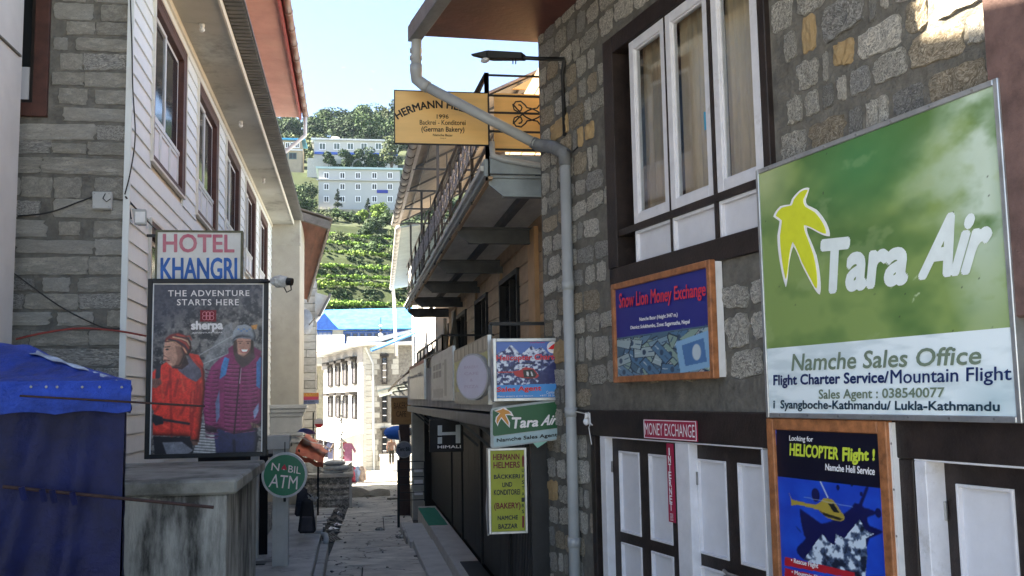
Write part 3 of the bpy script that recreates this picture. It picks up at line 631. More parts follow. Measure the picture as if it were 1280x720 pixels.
# clapboards
bh = .225; z = 1.2; k = 0
bm = {}
while z < ztop_s:
    segs = [(0.03, LEN)]
    for (a, b_, c, d) in hs:
        if c-.09 < z+bh*.6 and z < d+.02:
            ns = []
            for s1, s2 in segs:
                if b_+.08 <= s1 or a-.08 >= s2: ns.append((s1, s2))
                else:
                    if a-.08 > s1: ns.append((s1, a-.08))
                    if b_+.08 < s2: ns.append((b_+.08, s2))
            segs = ns
    for (a, b_) in segs:
        if b_-a < .1: continue
        key = (round(b_-a, 2))
        if key not in bm:
            m_ = MB(); L = b_-a; m_.prismx([(-.027, 0), (-.027, .008), (-.004, bh+.01), (.019, bh+.01), (.019, 0)], 0, L); bm[key] = m_.mesh('siding_board', siding_m)
        o = link('siding_board', bm[key], side); o.location = (a, -.003, z)
    z += bh
# windows
win_proto = {}
def hotel_window(x, zb, zt, bluecurt):
    W, H = ww, zt-zb
    fr = Matrix.Translation((x, 0, zb))
    f = MB(); f.frame(-.075, W+.075, -.07, H+.07, .075, -.05, .02); f.box(W-.17, W, -.045, .20, 0, H); f.box(0, .05, .02, .2, 0, H); f.box(0.05, W-.17, -.045, .2, H-.12, H)
    wi = f.build('window', red_frame, hb_, fr=fr, bevel=.005)
    t = MB(); t.frame(-.11, W+.11, -.105, H+.105, .035, -.058, .0); t.build('window_trim', cream, wi)
    zs2 = H*.27
    sw = (W-.23)/2
    for i in range(2):
        a = .055+i*sw; s = MB().frame(a, a+sw-.01, zs2, H-.125, .06, .02+.02*i, .06+.02*i).build('sash', upvc, wi, bevel=.004)
        MB().box(a+.06, a+sw-.07, .04, .046, zs2+.06, H-.185).build('pane', glass(), s)
    mm = MB().box(.05, W-.17, .0, .10, zs2-.06, zs2-.003); mm.build('rail', upvc, wi)
    for i in range(3):
        a = .055+i*(W-.23)/3; p = MB().frame(a, a+(W-.23)/3-.01, .02, zs2-.065, .045, .01, .05); p.build('lower_panel', upvc, wi); MB().box(a+.045, a+(W-.23)/3-.055, .03, .045, .065, zs2-.11).build('panel_board', white_panel, wi)
    return wi
for i, y in enumerate(wy): hotel_window(y, wb, wt, i)
for i, y in enumerate(wy): hotel_window(y, lb, lt, i)
# corner trim board
MB().box(-.03, .045, -.04, .018, 1.0, ztop_s).build('corner_trim', siding_m, hb_)
MB().box(0, LEN, -.05, .0, ztop_s-.10, ztop_s).build('frieze_board', cream, hb_)
# eave: grey soffit, gutter, dark roof edge
so = abs(s_(357, 241, 0)[0]); 
eo_ = .70
gsof = mat('grey_plywood_soffit', (.40, .41, .38), rough=.75, var=.12, scale=1.2, bump=.1, bscale=8, stain=(.20, .21, .19), thr=.55)
k_ = 0; y = EY
while y < LEN:
    y2 = min(y+2.42, LEN+.2); MB().box(y, y2-.008, -eo_, -.001, ztop_s, ztop_s+.015).build('soffit_panel', gsof, hb_); y = y2
fa = MB().box(EY, LEN+.2, -eo_-.03, -eo_, ztop_s-.03, ztop_s+.10).build('fascia', cream, hb_)
dk = mat('corrugated_grey_edge', (.10, .105, .105), rough=.6, var=.3, scale=3, bump=.2)
c = MB(); 
for i in range(int((LEN-EY)/.16)): c.box(EY+i*.16, EY+i*.16+.10, -eo_-.30, -eo_-.032, ztop_s+.12, ztop_s+.15)
c.box(EY, LEN+.2, -eo_-.33, -eo_-.032, ztop_s+.152, ztop_s+.19)
c.build('corrugated_eave', dk, hb_)['kind'] = 'stuff'
MB().box(EY, LEN+.2, -eo_-.06, 6.2, ztop_s+.20, ztop_s+.26).build('roof_deck', dk, hb_)
# upper storey with pink soffit
zp = on(S0, 377, 148, 0)[1]
pk = mat('pink_soffit', (.50, .30, .27), rough=.7, var=.15, scale=1.5, bump=.1, stain=(.50, .32, .28), thr=.55)
xo = XL - 0; pyL = onX(377, 147, -1.30); pin = onX(337, 150, -2.25)
ZP = pyL.z; YE = pyL.y-YC; oo = -(-1.30-XL); oi = -(pin.x-XL)
print('pink', ZP, YE, pin, oo, oi)
MB().box(EY, YE-.2, -.33, 5.5, ztop_s+.27, ZP+.02).build('upper_wall', mat('pink_plaster', (.45, .26, .24), rough=.8, var=.15, scale=2), hb_)
y = EY
while y < YE-.1:
    y2 = min(y+1.6, YE); MB().box(y, y2-.01, oo+.06, -.345, ZP, ZP+.02).build('soffit_board', pk, hb_); y = y2
c = MB(); 
for dy in (0, .06, .12): c.box(EY, YE, -.36-dy-.03, -.36-dy, ZP-.05+dy*.3, ZP-.004)
c.build('cornice_moulding', pk, hb_)
rt = mat('rust_roof_sheet', (.20, .07, .05), rough=.6, var=.4, scale=4)
MB().box(EY, YE, oo-.0, oo+.05, ZP-.06, ZP+.12).build('red_fascia', mat('red_fascia', (.30, .05, .05), rough=.5), hb_)
y = EY
gz = MB(); gz.hexa([(EY, oo-.10, ZP+.12), (YE+.1, oo-.10, ZP+.12), (YE+.1, 5, ZP+2.0), (EY, 5, ZP+2.0)], [(EY, oo-.10, ZP+.17), (YE+.1, oo-.10, ZP+.17), (YE+.1, 5, ZP+2.05), (EY, 5, ZP+2.05)]); gz.build('upper_roof', rt, hb_)
while y < YE:
    g_ = MB(); g_.tube([(y, oo-.10, ZP+.06), (y+.86, oo-.10, ZP+.06)], .075, 8); g_.tube([(y+.8, oo-.10, ZP+.06), (y+.88, oo-.10, ZP+.06)], .085, 8); g_.build('gutter_length', mat('brown_gutter', (.22, .14, .12), rough=.5, var=.3), hb_, smooth=True); y += .89
dsp = MB().tube([(YE-.1, oo-.1, ZP), (YE-.1, oo-.10, ZP-.5), (YE-.3, oo+.5, ZP-1.1), (YE-.4, -.5, ZP-1.35)], .05, 8).build('gutter_outlet', upvc, hb_, smooth=True)
for px, py in ((235, 6), (304, 165)):
    p = onZ(px, py, ztop_s+CAMZ*0) if False else None
for yy in (3.2, 8.6, 14): 
    b = MB().tube([(yy, -.35, ztop_s-.02), (yy, -.35, ztop_s-.07)], .04, 10); b.ball((yy, -.35, ztop_s-.11), .045); b.build('soffit_lamp', upvc, hb_, smooth=True)
# ---- stone end wall facing the camera
E0 = frame((0, YC, 0), (1, 0)); Ef = shift(E0, 0, 0, 0)
def e_(px, py, off=0): return on(E0, px, py, off)
wx_r = e_(62, 80)[0]; wz_b = e_(60, 147)[1]; wx_l = wx_r-1.3
inv_h = S0.inverted()
ew = wall_holes(MB(), -9.0, XL, -.8, ztop_s+.2, [(wx_l, wx_r, wz_b, wz_b+2.2)], 0, .3)
ewo = ew.build('end_wall', mort2, hb_, fr=inv_h @ E0)
bl_ = []
r_ = random.Random(3)
# course joints read off the photograph (y pixels at the corner)
joints = [-60, -36, -14, 6, 28, 47, 68, 90, 111, 134, 156, 178, 196, 222, 249, 275, 298, 320, 345, 366, 387, 410, 434, 459, 482, 505, 528, 552, 575, 600, 625, 650, 675, 700, 725]
zj = [e_(155, y)[1] for y in joints]
for zt_, zb_ in zip(zj[:-1], zj[1:]):
    h = zt_-zb_; segs = [(XL-.004, wx_r+.02), (wx_l-.02, -5.4)] if (zb_ < wz_b+2.2 and zt_ > wz_b) else [(XL-.004, -5.4)]
    for x, lim in segs:
        while x > lim+.1:
            w = r_.choice((r_.uniform(.75, 1.3), r_.uniform(.25, .5), r_.uniform(.35, .7)))
            if x-w < lim+.12: w = x-lim
            gp = r_.choice((.02, .03, .10, .16)) if w > .3 else .02
            bl_.append((x-w/2+gp/2, (zt_+zb_)/2+r_.uniform(-.004, .004), w-gp, h-.022*r_.choice((1, 1.5, 2.6)))); x -= w
stones(ewo, E0, bl_, [blk_grey, blk_pale, st_dark], (4, 3, 1), depth=.022, seed=4, kind='block')
f = MB(); f.frame(wx_l, wx_r, wz_b, wz_b+2.2, .16, -.06, .1); wi = f.build('window', red_frame, hb_, fr=inv_h @ E0, bevel=.006)
s = MB(); s.frame(wx_l+.16, wx_r-.16, wz_b+.16, wz_b+2.04, .05, .0, .05); s.build('sash', mat('black_sash', (.02, .015, .015), rough=.5), wi)
MB().box(wx_l+.2, wx_r-.2, .04, .05, wz_b+.2, wz_b+2.0).build('pane', glass(), wi)
MB().box(wx_r-.62, wx_r-.22, .01, .03, wz_b+.2, wz_b+.6).build('panel_board', white_panel, wi)
# corner bead between stone and siding
MB().box(XL-.02, XL+.05, -.05, .0, 1.0, ztop_s).build('corner_board', siding_m, hb_, fr=inv_h @ E0)
# ---- junction box, cables and pipe on that wall
x, z = e_(130, 253); jb, jf = panel_thing('junction_box', 'small pale square electrical box on the stone end wall beside the white siding', E0, -.03, x-.11, 0, z-.10, 0, 'electrical box')
b = MB().box(0, .22, -.07, .0, 0, .21); b.build('box_body', flat('box_grey', (.62, .63, .63)), jb, bevel=.008); MB().box(.01, .21, -.082, -.072, .01, .20).build('cover', flat('box_grey2', (.68, .69, .69)), jb, bevel=.004)
for a, c_ in ((.03, .03), (.19, .03), (.03, .18), (.19, .18)): MB().disc(a, c_, .008, -.087, -.083, 8).build('screw', screw, jb)
MB().tube([(.15, -.09, .18), (.13, -.11, .12), (.17, -.11, .08), (.21, -.09, .12)], .006, 5).build('wire_loop', black_metal, jb)
def cable(label, pts, r, m, cat='cable', name='cable', group=None):
    p0 = Vector(pts[0]); fr = Matrix.Translation(p0); o = MB().tube([Vector(p)-p0 for p in pts], r, 6).build(name, m, None, smooth=True)
    o.location = p0; return tag(o, label, cat, group)
def catm(P, n=8):
    P = [Vector(p) for p in P]; Q = [P[0]]+P+[P[-1]]; out = []
    for i in range(1, len(Q)-2):
        for k in range(n):
            t = k/n; a, b_, c_, d_ = Q[i-1:i+3]; out.append(.5*((2*b_)+(c_-a)*t+(2*a-5*b_+4*c_-d_)*t*t+(3*b_-a-3*c_+d_)*t**3))
    return out+[P[-1]]
ep = lambda px, py, off=-.06: E0 @ Vector((e_(px, py, off)[0], off, e_(px, py, off)[1]))
cable('thin dark cable drooping from the junction box across the stone wall to the left', catm([ep(120, 244), ep(100, 252), ep(60, 266), ep(22, 270)]), .009, black_metal)
cable('black wire running down the white siding corner from the roof', catm([ep(163, 0, -.08), ep(165, 60, -.08), ep(166, 110, -.08), ep(169, 170, -.08), ep(163, 215, -.08), ep(156, 243, -.08)]), .008, black_metal)
cable('thin dark cable hanging slantwise across the stone wall above the blue tarp', catm([ep(-10, 322, -.4), ep(22, 345, -.3), ep(75, 383), ep(125, 408), ep(150, 411)]), .008, black_metal)
cable('red pipe running across the stone wall just above the blue tarp', catm([ep(20, 424, -.12), ep(50, 417, -.12), ep(90, 411, -.12), ep(120, 411, -.12), ep(150, 414, -.12), ep(183, 420, -.12)]), .013, mat('red_pipe', (.28, .05, .04), rough=.5), 'pipe', 'pipe')
cable('black cable stretched along the white siding from the junction box past the floodlight', catm([ep(157, 246, -.1), S0 @ Vector((s_(180, 272, -.08)[0], -.08, s_(180, 272, -.08)[1])), S0 @ Vector((s_(197, 288, -.08)[0], -.08, s_(197, 288, -.08)[1]))]), .01, black_metal)
# ---- floodlight
p = S0 @ Vector((s_(177, 272, -.15)[0], -.15, s_(177, 272, -.15)[1])); fl = thing('floodlight', 'small grey floodlight bracketed on the white siding above the hotel sign', 'lamp', Matrix.Translation(p))
MB().hexa([(-.07, -.05, -.09), (.07, -.05, -.09), (.05, .05, -.09), (-.05, .05, -.09)], [(-.10, -.06, .09), (.06, -.06, .09), (.05, .06, .09), (-.07, .06, .09)]).build('housing', grey_pvc, fl, bevel=.006)
MB().bar((-.12, 0, -.02), (-.14, 0, .11), .02).build('bracket', black_metal, fl)
MB().box(-.06, .05, -.063, -.058, -.07, .06).build('lens', white_metal, fl)

# ================================================================== far-left plaster building (mostly cut by the picture edge)
px_ = onY(23, 250, YC-.35).x; PFR = frame((px_, 1.0, 0), (0, 1))
pb = thing('plaster_building', 'pale grey plastered building at the far left, cut by the picture edge', 'building', PFR)
pm = mat('pale_plaster', (.58, .59, .59), rough=.85, var=.08, scale=1.5, bump=.15, bscale=30, stain=(.50, .51, .51), thr=.6)
MB().box(0, YC-1.38, 0, 3.2, -.8, 12.0).build('wall', pm, pb, bevel=.02)  # unseen upper height shaped to shade the wall across the lane
a = on(PFR, 0, 40); b_ = on(PFR, 24, 70)
MB().bar((a[0]-1.5, -.012, a[1]-.1), (b_[0], -.012, b_[1]), .03, .02).build('crack_strip', mort2, pb)
MB().box(-.2, YC-1.40, -.25, 3.4, 12.0, 12.13).build('roof_slab', pm, pb)
# ================================================================== ground, lane, pavements
def zs_(y): return .41-.025*y                       # the lane falls away from the camera
conc = mat('worn_concrete', (.56, .52, .45), crack=.55, rough=.9, var=.3, scale=1.3, bump=.5, bscale=18, stain=(.36, .34, .30), thr=.55)
conc2 = mat('stained_concrete', (.42, .41, .385), rough=.9, var=.25, scale=2.2, bump=.4, bscale=25, stain=(.10, .10, .095), thr=.56)
earth = mat('dark_earth', (.07, .066, .058), rough=1, var=.4, scale=3, bump=.8, bscale=20)
g = MB(); g.add([(-900, -60, -1.6), (900, -60, -1.6), (900, 20, -1.6), (-900, 20, -1.6)], [(0, 1, 2, 3)])
g.add([(-900, 20, -1.6), (900, 20, -1.6), (900, 80, -2.6), (-900, 80, -2.6)], [(0, 1, 2, 3)]); g.add([(-900, 80, -2.6), (900, 80, -2.6), (900, 1500, -2.6), (-900, 1500, -2.6)], [(0, 1, 2, 3)])
g.build('ground', mat('dusty_ground', (.28, .265, .235), rough=1, var=.2, scale=.3, bump=.4), None, kind='structure')
def lane_x(py, px, off=0):   # point of the lane surface under a photo pixel
    lo, hi = 3.0, 90.0
    for _ in range(50):
        m = (lo+hi)/2; p = onY(px, py, m)
        if p.z > zs_(m)+off: lo = m
        else: hi = m
    return onY(px, py, (lo+hi)/2)
lp = [lane_x(y, x) for y, x in ((719, 399), (690, 411), (660, 424), (635, 434), (609, 443), (597, 447), (590, 450))]
rp = [lane_x(y, x) for y, x in ((719, 538), (690, 524), (660, 512), (640, 505), (615, 497), (600, 491), (594, 489))]
def edge(pts, y):
    pts = sorted(pts, key=lambda p: p.y)
    for a, b in zip(pts[:-1], pts[1:]):
        if y <= b.y or b is pts[-1]: t = (y-a.y)/(b.y-a.y); return a.x+(b.x-a.x)*max(t, -.8)
print('lane', lp[0], rp[0], lp[-1])
road = thing('street', None, None, Matrix.Identity(4)); road['kind'] = 'structure'
rb = MB(); rb.hexa([(-2.2, -6, zs_(-6)-.3), (4, -6, zs_(-6)-.3), (4, 120, zs_(120)-.3), (-2.2, 120, zs_(120)-.3)], [(-2.2, -6, zs_(-6)-.035), (4, -6, zs_(-6)-.035), (4, 120, zs_(120)-.035), (-2.2, 120, zs_(120)-.035)])
rb.build('street_bed', earth, road)
# concrete pours of the lane, with open joints
conc_m = [conc, mat('worn_concrete_light', (.60, .56, .49), crack=.7, rough=.9, var=.25, scale=1.6, bump=.5, bscale=18, stain=(.36, .34, .30), thr=.53), mat('worn_concrete_dark', (.50, .465, .405), crack=.6, rough=.9, var=.3, scale=1.6, bump=.5, bscale=16)]
ys = [-4, 2, 7, 11.5, 15.6, 18.6, 21.2, 24.4, 28.2, 31.5, 36, 40, 46, 54, 66]
rr_ = random.Random(5)
for i, (a, b) in enumerate(zip(ys[:-1], ys[1:])):
    xa0, xa1 = edge(lp, a)+.02, edge(rp, a)+.15; xb0, xb1 = edge(lp, b)+.02, edge(rp, b)+.15
    cuts = [0, 1] if i % 3 != 1 else [0, rr_.uniform(.35, .65), 1]
    for c0, c1 in zip(cuts[:-1], cuts[1:]):
        n = 9; mb = MB(); up = []; sk = rr_.uniform(-.12, .12); g1 = .012
        def P(u, v):
            y = a+g1+(b-a-2*g1)*v; x0 = xa0+(xb0-xa0)*v; x1 = xa1+(xb1-xa1)*v; x = x0+(x1-x0)*(c0+(c1-c0)*u)+(g1 if u == 0 else (-g1 if u == 1 else 0))
            y += sk*(u-.5)+(.03*math.sin(u*17+i) if v in (0, 1) else 0); return (x, y, zs_(y)+.012*math.sin(u*5+y*1.7)+rr_.uniform(-.006, .006))
        for v in range(6):
            for u in range(n): up.append(P(u/(n-1), v/5))
        mb.sheet(up, n, 6)
        k = len(mb.v); rim = [j for j in range(n)]+[n*j+n-1 for j in range(1, 6)]+[n*5+j for j in range(n-2, -1, -1)]+[n*j for j in range(4, 0, -1)]
        for j in rim: x, y, z = mb.v[j]; mb.v.append((x, y, z-.06))
        for j in range(len(rim)): mb.f.append((rim[(j+1) % len(rim)], rim[j], k+j, k+(j+1) % len(rim)))
        mb.build('street_slab', conc_m[(i*2+len(cuts)) % 3], road)
# sunlit plaza at the lane's end
pl_ = MB(); pl_.hexa([(-14, 40, zs_(40)-.3), (14, 40, zs_(40)-.3), (14, 80, zs_(80)-.3), (-14, 80, zs_(80)-.3)], [(-14, 40, zs_(40)-.028), (14, 40, zs_(40)-.028), (14, 80, zs_(80)-.028), (-14, 80, zs_(80)-.028)])
pl_.build('pavement', mat('pale_dusty_concrete', (.34, .33, .30), rough=.95, var=.15, scale=1), None, kind='structure')
# left pavement of dark stone slabs
lpv = thing('pavement', None, None, Matrix.Identity(4)); lpv['kind'] = 'structure'
MB().hexa([(-4, 12.5, zs_(12.5)-.25), (-1.0, 12.5, zs_(12.5)-.25), (-1.0, 40, zs_(40)-.25), (-4, 40, zs_(40)-.25)], [(-4, 12.5, zs_(12.5)+.0), (-.9, 12.5, zs_(12.5)+.0), (-.9, 40, zs_(40)+.0), (-4, 40, zs_(40)+.0)]).build('bedding', earth, lpv)
slab = mat('blue_grey_paving', (.30, .31, .32), rough=.75, var=.3, scale=2, bump=.5, bscale=20, col2=(.42, .43, .44), rnd=.25)
sm = MB(); 
def pave(mb, w, l, h):
    mb.box(-w/2, w/2, -l/2, l/2, -h, 0); return mb
me_ps = [pave(MB(), 1, 1, 1).mesh('paving_stone', slab)]
y = 18.2; r_ = random.Random(2)
while y < 33:
    l = r_.uniform(.38, .62); x = -2.3+r_.uniform(0, .2); xr = edge(lp, y)-.34
    while x < xr-.1:
        w = min(r_.uniform(.35, .62), xr-x)
        if w > .1:
            o = link('paving_stone', me_ps[0], lpv, bevel=0); o.location = (x+w/2, y+l/2, zs_(y)+.035+r_.uniform(-.008, .01)); o.scale = (w-.025, l-.03, .05); o.rotation_euler = (-.025+r_.uniform(-.012, .012), r_.uniform(-.02, .02), r_.uniform(-.02, .02))
        x += w
    y += l
# gutter channel between pavement and lane, with rubble in it
rub = mat('rubble', (.20, .195, .185), rough=.95, var=.4, scale=8, bump=.8, bscale=20, rnd=.4)
rm = [MB().ball((0, 0, 0), .5, 6, 4, (1, 1, .55), .3).mesh('rubble_stone', rub) for _ in range(5)]
for k in range(95):
    y = 17.6+14*(k/95)+r_.uniform(-.1, .1); x = edge(lp, y)-.16+r_.uniform(-.15, .15); s = r_.uniform(.05, .19)
    o = link('rubble_stone', r_.choice(rm), lpv); o.location = (x, y, zs_(y)+s*.12); o.scale = (s*1.2, s, s); o.rotation_euler = (r_.uniform(-.4, .4), r_.uniform(-.4, .4), r_.uniform(0, 3))
lit = [flat('pale_litter', (.75, .74, .70)), rub]
for k in range(46):
    y = 15+24*(k/46)**1.1+r_.uniform(-.3, .3); xa, xb = edge(lp, y)+.1, edge(rp, y)-.05; x = r_.choice((xa+abs(r_.gauss(0, .18)), xb-abs(r_.gauss(0, .2)), r_.uniform(xa, xb))); s = r_.uniform(.02, .07)
    o = link('rubble_stone', r_.choice(rm), road); o.location = (x, y, zs_(y)+s*.2+.01); o.scale = (s*1.3, s, s); o.rotation_euler = (0, 0, r_.uniform(0, 3))

# ================================================================== plinth of the hotel
PZ = onY(250, 577, YC-.05).z
PY0 = onZ(230, 601, PZ).y; PX1 = onZ(330, 577, PZ).x; PX1 = min(PX1, onZ(297, 598, PZ).x+.25); PX1 = -1.03
print('plinth', PZ, PY0, PX1)
plm = mat('mouldy_plaster', (.36, .36, .335), rough=.9, scale=1.7, bump=.5, bscale=22, col2=(.50, .50, .465), stain=(.06, .06, .055), thr=.47, sscale=(1.8, 1, .4))
pt = thing('concrete_plinth', 'mould-stained concrete block with a projecting top slab, under the adventure poster', 'plinth', Matrix.Translation(((-3.0), PY0, 0)))
MB().box(-1.2, PX1+3.0-.05, .05, YC-PY0-.06, -.6, PZ-.13).build('block', plm, pt, bevel=.015)
MB().box(-1.2, PX1+3.0+.04, 0, YC-PY0-.02, PZ-.128, PZ).build('top_slab', mat('mossy_slab', (.30, .30, .27), rough=.9, var=.3, scale=3, bump=.5, stain=(.13, .13, .115), thr=.5), pt, bevel=.02)
for x0_, x1_, z0_ in ((.9, 1.02, .9), (.2, .34, 1.2)): pass
# pilaster + porch behind the plinth
gp = mat('grey_painted_plaster', (.46, .47, .46), rough=.8, var=.12, scale=2, bump=.2, stain=(.30, .305, .30), thr=.62)
pch = thing('porch', 'grey plastered porch pillar and doorway behind the round bank sign', 'porch', Matrix.Translation((XL, YC, 0)))
pc = onZ(350, 708, zs_(14.5)+.30)
print('pillar', pc)
pcx, pcy = pc.x-XL, pc.y-YC
fz = zs_(14.5)+.30
MB().box(.05, pcx+.30, -.02, 12, -.6, fz).build('porch_floor', conc2, pch)
pz_top = 3.0
b = MB(); b.box(pcx-.12, pcx+.12, pcy, pcy+.24, fz, 2.15); b.build('pillar', gp, pch, bevel=.01)
b = MB(); b.box(pcx-.12, pcx-.06, pcy-.012, pcy, fz, 2.1); b.box(pcx+.06, pcx+.12, pcy-.012, pcy, fz, 2.1); b.build('pillar_trim', gp, pch, bevel=.004)
MB().box(pcx-.55, pcx-.42, pcy+.9, pcy+1.1, fz, 2.15).build('inner_pillar', gp, pch, bevel=.008)
MB().box(.05, pcx+.13, pcy-.05, pcy+.32, 2.152, 2.36).build('lintel', gp, pch)
MB().box(.05, pcx-.30, pcy+1.3, pcy+1.35, fz, 2.15).build('dark_doorway', dark_in, pch)
MB().box(pcx-.62, pcx-.25, pcy+.2, pcy+.5, fz, fz+.02).build('door_mat', black_metal, pch)
MB().box(.3, pcx-.7, .02, .6, fz, 2.15).build('side_pier', gp, pch)
# step/kerb in front of the porch
k0 = onZ(372, 719, fz-.02); 
st = MB(); xk = onZ(392, 690, fz).x
st.box(pcx+.14, xk-XL+.05, -2.5, onZ(385, 668, fz).y-YC, -.6, fz+.004); st.build('long_step', conc2, pch, bevel=.015)
st = MB().box(xk-XL+.053, xk-XL+.20, -2.5, onZ(385, 668, fz).y-YC-.1, -.6, fz-.12); st.build('kerb', conc2, pch, bevel=.012)
ye = onZ(385, 668, fz).y-YC
MB().box(pcx+.2, xk-XL+.06, ye+.003, ye+.35, -.6, fz+.06).build('end_step', conc2, pch, bevel=.015)
MB().tube([(xk-XL+.16, ye-.5, fz-.10), (xk-XL+.16, ye-.1, fz-.10), (xk-XL+.14, ye+.0, fz-.03), (xk-XL+.05, ye+.05, fz-.02)], .055, 10).build('drain_outlet', grey_pvc, pch, smooth=True)

# ================================================================== hotel sign and big poster
PF0 = frame((0, YC-.35, 0), (1, 0))
x0, x1, z0, z1 = rect_from(PF0, [(183, 573), (330, 571), (335, 350), (188, 352)], 0)
ps, PS = panel_thing('adventure_poster', 'tall framed poster of two hikers in red and plum jackets above the stained plinth', PF0, 0, x0, x1, z0, z1, 'poster')
W, H = x1-x0, z1-z0
MB().frame(-.02, W+.02, -.0, H+.02, .05, -.03, .04).build('frame', black_metal, ps, bevel=.004)
MB().box(.0, W, .002, .03, .02, H).build('backing', dark_in, ps)
MB().frame(.03, W-.03, .03, H-.03, .014, -.008, .0).build('pale_edging', white_metal, ps)
# painting, uv taken from the 490x720 crop (origin 170,340, scale 2.88)
def pc_(x, y): a, b_ = on(PS, 170+x/2.88, 340+y/2.88, 0); return ((a-.03)/(W-.06), (H-.03-b_)/(H-.06))
CV = Canvas(250, 380, (.30, .29, .30)); n1 = CV.noise(10, 5, 3); n2 = CV.noise(26, 4, 6); n3 = CV.noise(60, 2, 7)
sh = np.clip((n2-.45)*3+(n1-.5)*2+.35, 0, 1); CV.a = np.array((.10, .10, .12))*(1-sh[..., None])+np.array((.44, .42, .41))*sh[..., None]
CV.blend(np.clip((n3-.66)*7, 0, .6), (.58, .56, .54))
CV.blend(np.clip(1.2-CV.Y*5.2, 0, 1)*.55, (.16, .17, .24)); CV.blend(np.clip(1.3-CV.Y*3-CV.X*1.4, 0, .6), (.16, .17, .24))
# hanging bridge
def pp(*q): return [pc_(x, y) for x, y in q]
CV.poly(pp((322, 190), (345, 180), (350, 230), (345, 300), (290, 380), (240, 520), (205, 680), (340, 690), (330, 400), (250, 420), (235, 330)), (.55, .56, .58), .55, soft=3)
CV.poly(pp((240, 540), (290, 540), (320, 680), (195, 680)), (.40, .41, .42), .9, soft=1)
for k in range(14): CV.line(pp((238-k*3, 545+k*10), (300+k*1.5, 552+k*10)), .0035, (.80, .80, .80), .9)
CV.line(pp((60, 620), (240, 560), (470, 610)), .004, (.15, .14, .15)); CV.line(pp((225, 300), (345, 230)), .003, (.7, .7, .72), .7); CV.line(pp((215, 340), (340, 290)), .003, (.7, .7, .72), .7)
# --- left hiker
red = np.array((.80, .16, .12)); redd = (.52, .08, .08); redl = (.90, .28, .20)
CV.poly(pp((62, 590), (195, 595), (205, 640), (190, 700), (70, 700)), (.07, .07, .10))
CV.poly(pp((95, 612), (165, 610), (205, 640), (165, 668), (110, 655)), (.45, .46, .50), soft=1)
mRed = CV.poly(pp((75, 345), (110, 322), (175, 330), (215, 318), (245, 350), (248, 420), (240, 480), (232, 560), (225, 610), (196, 606), (200, 560), (196, 590), (60, 586), (64, 500), (48, 470), (44, 400), (55, 365)), red, soft=1)
jn = CV.noise(14, 4, 12)
def fold(pts, c, w=.008, al=.6): CV.line(pp(*pts), w, c, al)
CV.poly(pp((196, 430), (215, 420), (205, 560), (196, 590), (192, 520)), redd, .7, soft=2)
CV.poly(pp((44, 400), (60, 392), (70, 460), (52, 470)), redd, .5, soft=2)
for q in (((118, 395), (108, 440)), ((150, 390), (138, 445)), ((122, 350), (128, 590)), ((215, 360), (222, 420), (212, 500)), ((70, 520), (110, 540)), ((88, 470), (70, 500)), ((180, 470), (160, 510)), ((235, 400), (226, 470))): fold(q, redd)
for q in (((90, 370), (98, 460)), ((160, 360), (172, 430)), ((232, 360), (238, 440)), ((80, 540), (115, 560)), ((205, 430), (200, 500))): fold(q, redl, .007, .5)
CV.poly(pp((72, 335), (90, 328), (88, 380), (70, 388)), (.12, .12, .15), soft=1)         # pack strap
CV.poly(pp((45, 395), (62, 382), (88, 384), (92, 400), (72, 418), (50, 412)), (.42, .26, .22), soft=1); 
for k in range(4): CV.line(pp((60+k*6, 388), (62+k*7, 404)), .003, (.25, .14, .12), .8)
CV.poly(pp((60, 510), (95, 520), (100, 545), (70, 552), (58, 535)), (.06, .06, .09), soft=1); CV.line(pp((95, 530), (190, 545)), .008, (.10, .08, .10))
CV.poly(pp((160, 330), (205, 300), (235, 330), (236, 375), (215, 395), (185, 380), (150, 352)), (.30, .28, .33), soft=1)    # hood lining
CV.poly(pp((185, 290), (225, 298), (242, 330), (240, 400), (232, 350), (205, 320)), red, soft=1)
CV.poly(pp((125, 300), (175, 290), (190, 330), (165, 350), (130, 345)), (.16, .10, .10), soft=1)
mF1 = CV.poly(pp((104, 250), (130, 244), (165, 262), (176, 300), (160, 338), (130, 342), (112, 326), (104, 318), (97, 316), (100, 300), (98, 285)), (.66, .46, .38), soft=1)   # face
CV.poly(pp((140, 265), (168, 268), (176, 300), (158, 338), (138, 340), (150, 310)), (.42, .26, .21), .8, soft=2)
CV.ell(*pc_(112, 278), .014, .005, (.08, .05, .05)); CV.line(pp((104, 270), (122, 268)), .003, (.08, .05, .05)); CV.line(pp((103, 316), (120, 318)), .0035, (.32, .12, .12)); CV.line(pp((98, 300), (106, 304)), .003, (.30, .17, .14), .8); CV.line(pp((102, 300), (118, 310)), .003, (.32, .2, .17), .6)
cap = pp((103, 252), (108, 236), (125, 224), (152, 218), (180, 228), (196, 252), (200, 275), (188, 300), (176, 296), (160, 268), (132, 250))
mCap = CV.poly(cap, (.35, .10, .10), soft=1)
for k, c in enumerate(((.75, .55, .40), (.12, .10, .14), (.62, .20, .15), (.80, .65, .50), (.15, .10, .12), (.60, .18, .14))):
    CV.line(pp((112-k*0+k*7, 246-k*4), (140+k*8, 252-k*4), (172+k*4, 275-k*9), (184+k*3, 294-k*10)), .0045, c, .85)
CV.poly(pp((196, 600), (224, 604), (222, 622), (204, 622)), (.40, .26, .22), soft=1)
